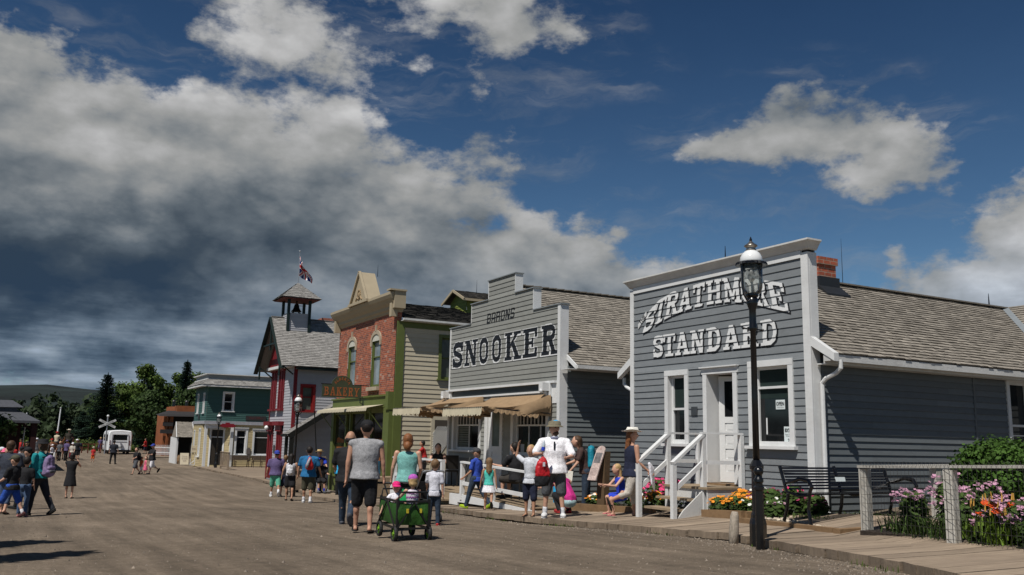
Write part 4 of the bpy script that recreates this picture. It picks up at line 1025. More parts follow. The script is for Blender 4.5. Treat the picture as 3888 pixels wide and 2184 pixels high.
for i in range(n):
    y0_=30.9+i*6.0/n; y1_=y0_+6.0/n; 
    mb.face([(11.86,y0_,2.80),(11.86,y1_,2.80),(11.2,y1_,2.66),(11.2,y0_,2.66)]); mb.face([(11.2,y0_,2.66),(11.2,y1_,2.66),(11.18,y1_,2.56),(11.18,(y0_+y1_)/2,2.53),(11.18,y0_,2.56)])
aw=mb.build('awning',CANVASC,B); aw['label']='small straight cream awning with fringed edge'
mb=MB()
for y in (31.0,34.8,36.8): mb.tube([(11.86,y,1.9),(11.25,y,2.64)],.018,6)
mb.build('awning_strut',MOSS,aw)
mb=MB(); mb.tube([(11.1,37.0,2.65),(11.3,37.05,.9)],.025,6); mb.build('awning_arm',BLACKP,aw)
# hanging sign, at right angles to the wall
HS=thing('hanging_sign','dark green hanging board with a rounded top and orange bakery lettering','sign',(10.92,33,3.3))
sg=M('sign_green',(.045,.055,.03),.6,.15,4); V=SIDE(10.15,33.0)
mb=MB(); V.box(mb,0,1.56,-.03,.02,3.08,3.55); pts=[(.78+.42*math.cos(math.pi*i/14),3.55+.36*math.sin(math.pi*i/14)) for i in range(15)]
for o in (.02,-.03): mb.face([V.P(a,o,z) for a,z in (pts if o>0 else pts[::-1])])
for p,q in zip(pts,pts[1:]): mb.face([V.P(p[0],.02,p[1]),V.P(q[0],.02,q[1]),V.P(q[0],-.03,q[1]),V.P(p[0],-.03,p[1])])
mb.build('board',sg,HS)
orn=M('sign_orange',(.27,.085,.028),.6,.15,5)
ol=MB()
x=.07
for ch,a,b in zip('BAKERY',(.07,.31,.56,.81,1.03,1.26),(.29,.54,.79,1.0,1.24,1.49)):
    paint(V,[(ol,0,0,0,.004)],ch,a,b-a-.02,lambda u:3.14,lambda u:3.47,None,cell=.011,off=.022)
ol.build('lettering',orn,HS)
for i,ch in enumerate('ALBERTA'):
    a=math.pi*(.86-.72*i/6); c_=V.P(.78+.29*math.cos(a),.026,3.52+.27*math.sin(a)); t=a-math.pi/2
    text_mesh(ch,.15,orn,HS,(c_,(math.cos(t),0,math.sin(t)),(-math.sin(t),0,math.cos(t))),'small_lettering',bold=.004)
mb=MB(); mb.tube([(10.1,33,3.57),(12,33,3.57)],.02,6); mb.tube([(11.68,33,3.6),(11.68,33,2.9),(11.95,33,2.75)],.02,6); mb.build('bracket',BLACKP,HS)
# ================================================================== 4. the fire hall
H=thing('fire_hall','red and grey fire hall with a shingled gable roof and open bell tower','building',(12,45.8,-.8))
W=FRONT(48.1); RD=REDP
HOL=[(.28,1.12,2.95,4.88),(1.66,2.66,2.95,4.88)]
mb=MB(); siding(mb,W,lambda z:[(0,4.5)],-.8,5.0,[(h[0]-.05,h[1]+.05,h[2]-.05,h[3]+.05) for h in HOL]+[(.1,1.1,-.6,2.1),(1.9,2.9,-.6,2.1)],pitch=.14,seed=31); mb.build('front_wall',M('pale_grey_siding',(.37,.37,.39),.6,.05,4,shade=.1),H)
for h in HOL:
    mb=MB(); c=(h[0]+h[1])/2
    for a0,a1 in ((h[0],c-.01),(c+.01,h[1])):
        W.box(mb,a0,a0+.12,-.05,.06,h[2],h[3]); W.box(mb,a1-.12,a1,-.05,.06,h[2],h[3])
        W.box(mb,a0,a1,-.04,.04,h[2]+.9,h[2]+.96)
    W.box(mb,h[0]-.1,h[1]+.1,-.05,.14,h[3],h[3]+.2); W.box(mb,h[0]-.12,h[1]+.12,-.05,.18,h[2]-.1,h[2]); w=mb.build('window',RD,H)
    mb=MB(); W.box(mb,h[0],h[1],-.09,-.06,h[2],h[3]); mb.build('pane',GLASS,w)
for a0,a1 in ((.1,1.1),(1.9,2.9)):
    mb=MB(); W.box(mb,a0,a0+.2,-.05,.07,-.6,2.1); W.box(mb,a1-.2,a1,-.05,.07,-.6,2.1); W.box(mb,a0-.12,a1+.12,-.05,.3,2.1,2.3); W.box(mb,a0,a1,-.05,.16,1.8,2.1); W.box(mb,a0+.42,a1-.42,-.04,.06,-.6,1.8); d=mb.build('door',RD,H)
    mb=MB(); W.box(mb,a0+.1,a1-.1,-.08,-.05,-.6,1.9); mb.build('pane',glass_dark('dark_red_glass',(.03,.012,.01)),d)
mb=MB(); W.box(mb,1.3,1.62,.02,.04,.7,1.1); mb.build('wall_plaque',M('dark_plaque',(.05,.055,.06)),H)
mb=MB(); mb.ell((11.7,47.35,1.98),(.12,.12,.12),12,8); gl=mb.build('globe_lamp',M('white_globe',(.8,.8,.78),.2,.02),H,smooth=True); mb=MB(); mb.tube([(12,46.9,1.7),(11.8,47.1,1.6),(11.72,47.3,1.75),(11.7,47.35,1.88)],.02,6); mb.build('lamp_arm',BLACKP,gl)
mb=MB(); W.box(mb,0,.12,-.02,.03,-.8,5.0); mb.build('corner_board',RD,H); mb=MB(); W.box(mb,4.38,4.5,-.02,.03,-.8,5.0); mb.hexa([(12.0,43.57,-.8),(12.12,43.57,-.8),(12.12,43.6,-.8),(12.0,43.6,-.8),(12.0,43.57,5.0),(12.12,43.57,5.0),(12.12,43.6,5.0),(12.0,43.6,5.0)]); mb.build('corner_board',RD,H)
# gable
mb=MB(); W.box(mb,.15,4.6,0,.35,4.98,5.12); mb.build('gable_band',white,H)
mb=MB(); c=2.25; mb.face([W.P(.15,.30,5.12),W.P(4.5,.30,5.12),W.P(c,.30,7.35)]); mb.face([W.P(.15,0,5.0),W.P(4.5,0,5.0),W.P(4.5,.30,5.1),W.P(.15,.30,5.1)]); mb.build('gable_wall',RD,H)
mb=MB(); mb.bar(W.P(-.42,.8,4.83),W.P(c,.8,7.62),.06,.22,up=(1,0,0)); mb.bar(W.P(4.92,.8,4.83),W.P(c,.8,7.62),.06,.22,up=(1,0,0)); mb.bar(W.P(c,.75,5.9),W.P(c,.75,7.4),.08,.08); mb.bar(W.P(.9,.76,6.2),W.P(3.6,.76,6.2),.08,.12,up=(1,0,0))
for a in (.25,4.3): mb.bar(W.P(a,.05,4.6),W.P(a,.7,5.1),.06,.06); mb.bar(W.P(a,.75,4.5),W.P(a,.75,5.2),.08,.08)
mb.build('barge_board',M('dark_green_trim',(.01,.02,.018),.5),H)
V=SIDE(12.0,43.6); mb=MB(); siding(mb,V,lambda z:[(.1,9)],-.8,5.05,[(.40,.98,2.8,4.05)],pitch=.14,seed=33,lip=.018); mb.build('side_wall',LGREY,H)
window(V,H,.42,.96,2.82,4.02,trim=.12,tmat=M('bright_red_paint',(.20,.014,.014),.5,.06),rail=3.5,gmat=GLASSM)
Lh=9; up=Vector((0,2.72,2.68)); Sh=up.length
mb=MB(); shingles(mb,(11.2,43.15,4.98),(1,0,0),Lh,up,Sh,course=.13,w=.16,seed=7); shingles(mb,(11.2,48.59,4.98),(1,0,0),Lh,(0,-2.72,2.68),Sh,course=.25,w=.3,seed=8)
mb.bar((11.2,45.85,7.68),(20,45.85,7.68),.14,.04,sh=.3); mb.build('roof',SHAKEG,H)
mb=MB(); V.box(mb,0,9,-.0,.42,4.84,4.92); mb.build('eave_board',M('dark_green_trim',(.01,.02,.018)),H)
T=MB(); tx0,tx1,ty0,ty1=11.87,12.97,45.1,46.2
for Wt,L_ in ((SIDE(tx0,ty0),1.1),(Wall((tx0,ty1),(0,-1),(-1,0)),1.1)): siding(T,Wt,lambda z:[(0,L_)],6.5,7.85,pitch=.11)
T.face([(tx0,ty0,7.85),(tx1,ty0,7.85),(tx1,ty1,7.85),(tx0,ty1,7.85)]); T.box(tx0,tx1,ty1-.02,ty1,6.8,7.85); T.box(tx1-.02,tx1,ty0,ty1,6.8,7.85)
tw=T.build('bell_tower',M('pale_grey_siding',(.46,.46,.49)),H)
for x,y in ((tx0,ty0),(tx1,ty0),(tx0,ty1),(tx1,ty1)):
    mb=MB(); post(mb,x,y,6.55 if y<45.5 else 6.9,8.62,.13); mb.build('post',M('dark_green_trim',(.01,.02,.018)),tw)
mb=MB(); cx_,cy_=(tx0+tx1)/2,(ty0+ty1)/2
for k in range(4):
    a=k*math.pi/2; ux=Vector((math.cos(a),math.sin(a),0)); uy=Vector((-math.sin(a),math.cos(a),0)); E_=Vector((cx_,cy_,8.62))-ux*1.02-uy*1.02
    s_=math.hypot(1.02,.92); shingles(mb,E_,ux,2.04,uy*1.02+Vector((0,0,.92)),s_,lo=lambda t:t*1.02/s_,hi=lambda t:2.04-t*1.02/s_,course=.11,w=.13,seed=k)
mb.build('tower_roof',SHAKEG,tw)
mb=MB(); mb.box(cx_-.95,cx_+.95,cy_-.95,cy_+.95,8.56,8.6); mb.build('soffit',M('dark_red_soffit',(.12,.03,.025)),tw)
mb=MB(); mb.lathe([(.02,.36),(.10,.34),(.13,.26),(.15,.15),(.20,.04),(.27,-.04),(.28,-.06),(.02,-.05)],(cx_,cy_,8.06),14); mb.tube([(cx_-.35,cy_,7.86),(cx_-.1,cy_,7.98)],.03); mb.tube([(cx_+.35,cy_,7.86),(cx_+.1,cy_,7.98)],.03); mb.tube([(cx_,cy_,8.4),(cx_,cy_,8.55)],.04); mb.tube([(cx_,cy_,8.32),(cx_+.5,cy_,8.34)],.015); mb.build('bell',M('dark_bronze',(.01,.01,.01),.4,.2,8,metal=.5),tw,smooth=True)
mb=MB(); mb.box(14.2,15.0,46.6,47.3,6.4,7.85); mb.box(14.1,15.1,46.5,47.4,7.75,7.92); mb.build('chimney',BRICKC,H)
# lean-to stair cover
mb=MB(); shingles(mb,(11.55,42.55,1.66),(0,1,0),1.05,(2.5,0,1.62),4.3,course=.13,w=.2,seed=3); st_=mb.build('stair_roof',SHAKEG,H)
dk=M('black_brown_trim',(.010,.010,.008),.6)
mb=MB(); mb.bar((11.6,42.55,1.53),(15.2,42.55,3.86),.06,.2); mb.bar((11.5,42.55,1.6),(11.5,43.6,1.6),.06,.12); post(mb,11.75,42.62,-.7,1.6,.18); post(mb,11.75,43.5,-.7,1.6,.14); mb.build('stair_frame',dk,st_)
# flag and pole
FL=thing('flag_pole','thin flag pole with a limp red, white and blue flag above the bell tower','flag',(cx_,cy_,9.5))
mb=MB(); mb.tube([(cx_,cy_,9.4),(cx_,cy_,11.22)],[.022,.014],6); mb.build('pole',METAL,FL)
mb=MB(); mb.ell((cx_,cy_,11.24),(.04,.04,.04)); mb.build('finial',METAL,FL)
mb=MB(); fb=MB(); fr_=MB(); fwm=MB()
n,m_=26,40
def fpt(i,j):
    u,v=i/n,j/m_ # cloth hanging in folds
    x=cx_+.0+u*.60*(.35+.8*v)-.20*math.sin(v*5.5+.4)*u; y=cy_-.04-.10*math.sin(u*8+v*2)-.14*u*math.sin(v*5); z=10.95-v*1.05-u*.30
    return (x,y,z)
for i in range(n):
    for j in range(m_):
        u,v=(i+.5)/n*2-1,(j+.5)/m_*2-1
        d=min(abs(u-v),abs(u+v)); t=MB
        if abs(u)<.1 or abs(v)<.13: tgt=fr_
        elif abs(u)<.2 or abs(v)<.24: tgt=fwm
        elif d<.09: tgt=fr_
        elif d<.24: tgt=fwm
        else: tgt=fb
        tgt.face([fpt(i,j),fpt(i+1,j),fpt(i+1,j+1),fpt(i,j+1)])
f0=fb.build('flag_cloth',M('flag_blue',(.025,.04,.20),.8),FL); fr_.build('red_bands',M('flag_red',(.50,.02,.03),.8),f0); fwm.build('white_bands',M('flag_white',(.7,.7,.7),.8),f0)
# ================================================================== 5. the corner store
Gn=thing('corner_store','two storey corner store, teal shingles above cream clapboard, with a skirt roof','building',(12,66,-.8))
W=FRONT(70.8); V=SIDE(12,66)
mb=MB(); siding(mb,W,lambda z:[(0,4.8)],2.5,5.1,[(1.0,1.5,3.1,4.45),(3.3,3.8,3.1,4.45)],pitch=.13,seed=1,lip=.02); siding(mb,V,lambda z:[(0,9)],2.5,5.1,[(1.15,1.75,3.25,4.5)],pitch=.13,seed=2,lip=.02); mb.build('upper_wall',TEAL,Gn)
mb=MB(); siding(mb,W,lambda z:[(0,3.6)],-.75,2.3,[(.6,1.0,.3,1.8),(2.6,3.2,.0,1.9)],pitch=.12,seed=3); siding(mb,V,lambda z:[(1.9,9)],-.75,2.3,[(2.2,2.85,.15,1.95),(3.45,4.9,.15,1.9)],pitch=.12,seed=4); mb.build('lower_wall',YELLOW,Gn)
for a0,a1 in ((1.0,1.5),(3.3,3.8)): window(W,Gn,a0,a1,3.1,4.45,trim=.09)
window(V,Gn,1.15,1.75,3.25,4.5,trim=.12,gmat=GLASS,rail=3.9)
window(W,Gn,.6,1.0,.3,1.8,trim=.07); window(W,Gn,2.6,3.2,0,1.9,trim=.1)
window(V,Gn,2.2,2.85,.18,1.9,trim=.14,rail=1.4,head=.05); window(V,Gn,3.47,4.88,.18,1.85,trim=.13,rail=1.4,head=.05)
# recessed corner entrance
mb=MB(); E1=Wall((12.0,67.2),(1.9/2.25,-1.2/2.25),(-1.2/2.25,-1.9/2.25)); siding(mb,E1,lambda z:[(0,2.25)],-.75,2.3,[(.7,1.6,-.6,1.9)],pitch=.12); mb.build('entry_wall',YELLOW,Gn)
mb=MB(); E1.box(mb,.6,.72,-.05,.04,-.7,1.9); E1.box(mb,1.58,1.7,-.05,.04,-.7,1.9); E1.box(mb,.55,1.75,-.05,.05,1.9,2.02); E1.box(mb,.72,1.58,-.04,.02,1.35,1.42); d=mb.build('door_frame',white,Gn); mb=MB(); E1.box(mb,.72,1.58,-.1,-.05,-.7,1.9); mb.build('door',M('dark_brown_door',(.025,.02,.015),.4),d)
mb=MB(); post(mb,12.06,66.06,-.75,2.3,.18); post(mb,13.85,66.0,-.75,2.3,.2); mb.box(12.0,12.9,66.0,66.04,2.0,2.3); mb.build('post',white,Gn)
mb=MB(); W.box(mb,-.02,4.85,-.02,.08,2.3,2.52); V.box(mb,-.08,9,-.02,.08,2.3,2.52); V.box(mb,-.12,9,-.02,.13,2.28,2.33); mb.build('belt_board',M('belt_grey',(.3,.3,.32),.6),Gn)
mb=MB(); mb.tube([V.P(.1,-.03,2.28),V.P(.5,-.03,2.1),V.P(1.0,-.03,2.05),V.P(1.5,-.03,2.15),V.P(1.9,-.03,2.0)],.04); mb.build('entry_arch',whiteb,Gn)
# skirt roof
mb=MB(); shingles(mb,(11.4,65.4,5.06),(1,0,0),10,(0,.5,.42),.62,lo=lambda t:t*.75,course=.13,w=.2,seed=1); shingles(mb,(11.4,71.4,5.06),(0,-1,0),6.0,(.5,0,.42),.62,lo=lambda t:t*.75,hi=lambda t:6.0-t*.75,course=.13,w=.2,seed=2); mb.build('skirt_roof',SHAKEG,Gn)
mb=MB(); mb.box(11.42,21,65.42,65.5,4.92,5.05); mb.box(11.42,11.5,65.5,71.3,4.92,5.05); mb.box(11.5,21,65.5,66,4.98,5.0); mb.box(11.5,12,66,71.3,4.98,5.0); mb.box(11.9,21,65.9,65.98,5.45,5.52); mb.box(11.75,21,65.72,65.98,5.80,5.86); mb.box(11.75,12,65.98,71,5.80,5.86); mb.box(11.85,12,66,71,5.43,5.52); mb.build('cornice',whiteb,Gn)
mb=MB(); mb.box(11.95,21,65.95,66.1,5.4,5.80); mb.box(11.95,12.1,66.1,70.9,5.4,5.80); mb.build('parapet',M('parapet_grey',(.24,.26,.27),.7),Gn)
mb=MB(); V.box(mb,2.75,4.2,.03,.08,2.62,2.95); sb=mb.build('name_board',M('dark_board',(.035,.03,.03),.5),Gn)
text_mesh('Post Office',.2,M('dull_red_letter',(.12,.03,.03)),sb,(V.P(3.48,.09,2.79),(1,0,0),(0,0,1)),sx=1.1)
mb=MB(); V.box(mb,1.05,1.9,.3,.33,2.08,2.34); V.box(mb,.95,2.0,.3,.325,2.14,2.28); V.box(mb,1.3,1.6,.3,.325,2.34,2.42); rsn=mb.build('red_sign',M('dark_red_sign',(.2,.01,.02),.5),Gn)
mb=MB(); W.box(mb,2.0,2.35,.03,.1,2.65,3.0); mb.build('wall_plaque',M('dark_plaque',(.05,.055,.06)),Gn)
mb=MB(); V.box(mb,2.85+.15,3.2,.03,.07,-.1,.65); V.box(mb,2.95,3.25,.07,.09,.2,.6); mb.build('wall_plaque',M('bronze_plaque',(.13,.11,.1),.5),Gn)
# small shed and orange hall further on
Sd=thing('small_shed','small grey shingled shed with a dark open doorway','shed',(12,77,-.8))
mb=MB(); shingles(mb,(11.45,74.7,1.3),(1,0,0),1.35,(0.1,1.2,1.2),1.7,course=.12,w=.15,seed=5); mb.face([(11.45,74.7,1.3),(11.5,77.5,1.3),(11.5,76,2.5)]); shingles(mb,(12.8,74.9,1.2),(1,0,0),1.0,(.0,1.2,1.3),1.7,course=.12,w=.15,seed=6); mb.build('roof',SHAKE,Sd)
mb=MB(); mb.box(11.5,11.62,74.8,74.92,-.8,1.3); mb.box(12.65,12.8,74.8,74.95,-.8,1.2); mb.box(11.5,11.55,75,78,-.8,1.3); mb.bar((11.45,74.68,1.28),(11.5,75.9,2.48),.05,.1); mb.bar((12.8,74.68,1.28),(12.75,75.9,2.48),.05,.1); mb.build('frame',white,Sd)
mb=MB(); mb.box(11.62,12.65,75.6,75.65,-.8,1.4); mb.build('doorway',M('dark_interior',(.01,.009,.008)),Sd)
mb=MB(); mb.lathe([(.2,0),(.27,.2),(.27,.45),(.2,.65)],(11.85,74.6,-.75),12); tag(mb.build('barrel',WOODB),'squat brown wooden barrel by the shed doorway','barrel')
Or=thing('orange_hall','orange brick hall with a dark porch roof behind the shed','building',(15,100,-.8))
orm=M('orange_board',(.24,.078,.028),.8,.2,2,dirt=.3)
mb=MB(); mb.box(14.3,22,100,108,-.8,3.6); mb.box(15.2,22,100.5,108,3.6,4.5); 
for x in (13.75,14.35): mb.box(x,x+.3,98.6,98.9,-.8,3.3)
mb.build('wall',orm,Or)
mb=MB(); mb.hexa([(13.2,98,3.3),(22,98,3.4),(22,101,3.6),(13.2,101,3.5),(13.3,98.1,3.5),(22,98.1,3.6),(22,101,4.05),(14.4,101,3.95)]); mb.box(13.4,14.8,98,98.4,1.55,1.95); mb.box(13.6,14.6,98.2,98.3,2.3,2.7); mb.build('porch_roof',M('dark_porch',(.03,.028,.028),.7),Or)
mb=MB(); mb.box(14.6,22,98.9,99.2,-.8,3.3); mb.build('dark_interior',M('dark_interior',(.01,.009,.008)),Or)
mb=MB(); mb.lathe([(.15,0),(.15,.5),(.22,.55),(.1,.7)],(14.9,101,4.4),8); mb.lathe([(.15,0),(.15,.5),(.22,.55),(.1,.7)],(16.2,101,4.4),8); mb.build('chimney_pipe',BLACKP,Or)
# station at the left edge
St=thing('station_building','dark hip roofed station with bracketed posts at the left edge','building',(-3,64,-.8))
mb=MB(); zt=2.15; x1=1.45; yb=60
mb.face([(-9,60,zt),(x1,60,zt),(-.6,63.5,3.25),(-9,63.5,3.25)]); mb.face([(x1,60,zt),(x1,72,zt),(-.6,68.5,3.25),(-.6,63.5,3.25)]); mb.face([(-9,63.5,3.25),(-.6,63.5,3.25),(-.6,68.5,3.25),(-9,68.5,3.25)]); mb.face([(-9,60,zt-.01),(x1,60,zt-.01),(x1,72,zt-.01),(-9,72,zt-.01)]); mb.hexa([(-9,60,zt-.14),(x1,60,zt-.14),(x1,60.1,zt-.14),(-9,60.1,zt-.14),(-9,60,zt),(x1,60,zt),(x1,60.1,zt),(-9,60.1,zt)])
mb.face([(-3,61.5,2.9),(.55,61.5,2.95),(-.1,63.2,3.4),(-3,63.2,3.4)]); mb.box(-3,.2,61.6,61.7,2.4,2.93)
mb.build('roof',M('dark_slate',(.065,.068,.078),.8,.2,6,bump=.4),St)
mb=MB(); mb.box(-9,.5,61,70,-.8,2.1); mb.build('wall',M('maroon_wall',(.035,.012,.01),.8,.3,3),St)
for x,y in ((1.2,60.4),(1.2,66),(-3,60.4)):
    mb=MB(); post(mb,x,y,-.8,2.05,.3); mb.bar((x,y,1.5),(x-.7,y,2.05),.08,.08); mb.build('post',M('dark_maroon_post',(.03,.008,.008),.7),St)
# ================================================================== trees
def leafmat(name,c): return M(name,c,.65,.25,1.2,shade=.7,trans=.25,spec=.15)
LF1=leafmat('poplar_leaves',(.075,.115,.025)); LF2=leafmat('spruce_needles',(.016,.032,.02)); LF3=leafmat('dark_leaves',(.035,.06,.017)); BARK=M('bark',(.06,.05,.04),.9,.3,5,bump=.5)
def leafcloud(mb,rs,blobs,n,s,asp=1.6):
    tot=sum(b[3]*b[3] for b in blobs)
    for (x,y,z,r) in blobs:
        k=int(n*r*r/tot); base=rs.uniform(.25,.75)
        for i in range(k):
            d=Vector((rs.gauss(0,1),rs.gauss(0,1),rs.gauss(0,1))).normalized(); q=r*(rs.random()**.4)*rs.uniform(.8,1.15)
            p=Vector((x,y,z))+Vector((d.x*q,d.y*q,d.z*q*.85))
            nrm=(d+Vector((rs.uniform(-.8,.8),rs.uniform(-.8,.8),rs.uniform(-.5,.9)))).normalized()
            a=nrm.cross(Vector((rs.uniform(-1,1),rs.uniform(-1,1),rs.uniform(-1,1)))).normalized(); b=nrm.cross(a)
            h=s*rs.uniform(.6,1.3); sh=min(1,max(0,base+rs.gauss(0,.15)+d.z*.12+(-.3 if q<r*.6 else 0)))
            mb.face([p-a*h*.5,p+b*h*.35*asp,p+a*h*.55,p-b*h*.4],sh)
def broadleaf(name,x,y,z0,h,w,label,group,seed,mat=LF1,n=5200,s=.42):
    rs=random.Random(seed); t=thing(name,label,'tree',(x,y,z0),group=group)
    blobs=[];limbs=[]
    top=Vector((rs.uniform(-.3,.3),0,h*.9))
    for i in range(17):
        f=rs.random(); zz=h*(.18+.74*f); rr=w*.5*(math.sin(math.pi*(.15+.8*f))**.7)*rs.uniform(.35,.95); a=rs.random()*6.28
        c=(x+rr*math.cos(a),y+rr*math.sin(a),z0+zz,w*rs.uniform(.15,.27)); blobs.append(c); limbs.append(c)
    blobs.append((x,y,z0+h*.9,w*.16)); blobs.append((x+w*.1,y,z0+h*.78,w*.22)); blobs.append((x,y,z0+h*.4,w*.3))
    mb=MB(); mb.tube([(x,y,z0-.3),(x+.1,y,z0+h*.35),(x-.1,y,z0+h*.7),(x,y,z0+h*.88)],[h*.03,h*.022,h*.012,.03],7)
    for c in limbs: mb.tube([(x,y,z0+(c[2]-z0)*.55),((x*.4+c[0]*.6),(y*.4+c[1]*.6),z0+(c[2]-z0)*.8),c[:3]],[h*.012,h*.007,.02],5)
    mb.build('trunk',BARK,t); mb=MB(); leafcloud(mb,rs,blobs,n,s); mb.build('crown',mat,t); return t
def spruce(x,y,z0,h,w,label,group,seed,mat=LF2,dens=1):
    rs=random.Random(seed); t=thing('spruce_tree',label,'tree',(x,y,z0),group=group)
    mb=MB(); mb.tube([(x,y,z0-.3),(x,y,z0+h)],[h*.022,.02],7); mb.build('trunk',BARK,t)
    mb=MB(); nl=int(h*4.2)
    for i in range(nl):
        f=i/nl; z=z0+h*(.06+.93*f); L_=w*.5*(1-f)**.65*rs.uniform(.6,1.15)*(1+.25*math.sin(i*.9)*(1-f))+.10; nb=int((13-6*f)*dens)
        for k in range(nb):
            a=6.283*(k+rs.random())/nb; d=Vector((math.cos(a),math.sin(a),0)); Lb=L_*rs.uniform(.5,1.25); dr=-.28*Lb*(1-f)+.05; base=rs.uniform(.2,.8)
            m_=max(3,int(Lb/.28))
            for q in range(m_):
                u=(q+.6)/m_; p=Vector((x,y,z))+d*Lb*u+Vector((0,0,dr*u*u+.12*u*u*Lb))
                wd=.52*min(1,w/5)*(1-.45*u)*(.6+.5*w/5); sd=Vector((-d.y,d.x,0))
                for s_ in (1,-1):
                    e_=p+sd*s_*wd*rs.uniform(.6,1.2)+d*wd*.6+Vector((0,0,-.14*rs.random()-.05)); mb.face([p-d*.12,e_,p+d*.22+Vector((0,0,.03))],min(1,max(0,base+rs.gauss(0,.2))))
                mb.face([p-sd*.16,p+sd*.16,p+Vector((0,0,-.4*rs.random()-.15))],base*.5)
    for i in range(8): a=i*.8; mb.face([(x,y,z0+h+.2),(x+.12*math.cos(a),y+.12*math.sin(a),z0+h-.35),(x+.12*math.cos(a+1),y+.12*math.sin(a+1),z0+h-.3)],.4)
    mb.build('crown',mat,t); return t
GRP='broadleaf trees beyond the end of the road'
spruce(11.4,140,-.85,10.8,6.6,'solitary dark spruce with a ragged spire behind the crossing sign','spruces beyond the end of the road',3)
spruce(22.3,141,-.85,13.4,5.0,'tallest dark spruce standing among the poplars','spruces beyond the end of the road',4)
spruce(9.3,150,-.85,5.5,4.2,'short bushy spruce left of the crossing sign','spruces beyond the end of the road',5)
spruce(16.6,135,-.85,9.2,4.8,'slim spruce half hidden between the poplars','spruces beyond the end of the road',6)
for i,(x,y,h,w,lb,m_) in enumerate(((18.0,150,13.9,6,'tall pale green poplar with a rounded top',LF1),(14.2,148,10.0,5.5,'loose poplar beside the solitary spruce',LF1),(20.6,156,11.8,6,'broad poplar right of the tallest rounded one',LF1),(25.8,150,12.6,6.5,'leafy poplar above the corner store roof',LF1),(23.8,158,13,5,'poplar behind the tallest spruce',LF1),(16.0,128,7.6,7,'low dark leafy tree behind the white bus',LF3),(20.2,126,8.2,8,'wide dark leafy tree beside the orange hall',LF3),(24.5,128,9,8,'dark leafy tree behind the orange hall',LF3),(13.0,160,8.5,6,'dark tree behind the solitary spruce',LF3),(28.8,152,11.2,6,'poplar mostly hidden by the corner store',LF1))):
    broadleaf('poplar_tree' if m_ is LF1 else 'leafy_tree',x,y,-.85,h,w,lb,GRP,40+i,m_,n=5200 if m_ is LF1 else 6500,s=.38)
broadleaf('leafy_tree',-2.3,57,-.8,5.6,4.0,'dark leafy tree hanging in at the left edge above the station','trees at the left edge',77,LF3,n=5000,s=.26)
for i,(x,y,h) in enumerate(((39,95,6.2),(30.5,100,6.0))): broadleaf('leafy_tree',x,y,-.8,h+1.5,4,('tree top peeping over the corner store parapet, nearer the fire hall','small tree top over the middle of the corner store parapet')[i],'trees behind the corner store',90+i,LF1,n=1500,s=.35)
# woodland belt (uncountable)
rs=random.Random(11); mb=MB(); bl_=[]
for i in range(230):
    x=rs.uniform(-30,60); y=rs.uniform(165,260); h=rs.uniform(5.5,8.6)*(1+.12*math.sin(x*.25)) 
    for k in range(4): bl_.append((x+rs.uniform(-1.4,1.4),y+rs.uniform(-1,1),-1+h*(.25+.22*k),rs.uniform(1.3,2.2)*(1.2-.15*k)))
leafcloud(mb,rs,bl_,60000,.85)
tag(mb.build('woodland',leafmat('woodland_leaves',(.032,.048,.022))),'dense dark green woodland filling the valley below the hills','woodland',kind='stuff')
mb=MB(); bl_=[]
for i in range(60): bl_.append((rs.uniform(-6,14),rs.uniform(118,160),-.6,rs.uniform(.6,1.5)))
leafcloud(mb,rs,bl_,7000,.35); tag(mb.build('undergrowth',leafmat('bush_leaves',(.06,.085,.02))),'low green undergrowth beyond the end of the road','bushes',kind='stuff')
# shadow caster: trees left of the road, out of frame
for i,(x,y,h) in enumerate(((-2.1,11.0,5.6),(-2.2,13.2,5.2))): spruce(x,y,.0,h,2.1,('young spruce left of the road, outside the picture, throwing its shadow on the gravel','second young spruce left of the road, outside the picture')[i],'roadside spruces outside the picture',15+i)
# ================================================================== street lamps
LG=M('clear_lamp_glass',(.32,.35,.35),.08,.35,7,spec=.5)
def lampglass():
    m=bpy.data.materials.new('lantern_glass'); m.use_nodes=True; N=m.node_tree.nodes; L=m.node_tree.links; b=N['Principled BSDF']
    gl=N.new('ShaderNodeBsdfGlossy'); gl.inputs['Roughness'].default_value=.08; tr=N.new('ShaderNodeBsdfTransparent'); tr.inputs['Color'].default_value=(.88,.9,.88,1); df=N.new('ShaderNodeBsdfDiffuse'); df.inputs['Color'].default_value=(.45,.47,.45,1)
    no=N.new('ShaderNodeTexNoise'); no.inputs['Scale'].default_value=9; no.inputs['Detail'].default_value=6; mr=N.new('ShaderNodeMapRange'); mr.inputs[1].default_value=.35;mr.inputs[2].default_value=.7;mr.inputs[3].default_value=.08;mr.inputs[4].default_value=.4; L.new(no.outputs['Fac'],mr.inputs[0])
    m1=N.new('ShaderNodeMixShader'); L.new(mr.outputs[0],m1.inputs[0]); L.new(tr.outputs[0],m1.inputs[1]); L.new(df.outputs[0],m1.inputs[2])
    m2=N.new('ShaderNodeMixShader'); fr=N.new('ShaderNodeFresnel'); L.new(fr.outputs[0],m2.inputs[0]); L.new(m1.outputs[0],m2.inputs[1]); L.new(gl.outputs[0],m2.inputs[2]); L.new(m2.outputs[0],N['Material Output'].inputs['Surface']); return m
LGL=lampglass(); ENM=M('white_enamel',(.72,.73,.73),.12,.03,3,spec=.6); BRASS=M('dull_nickel',(.34,.31,.27),.3,.2,9,metal=.9)
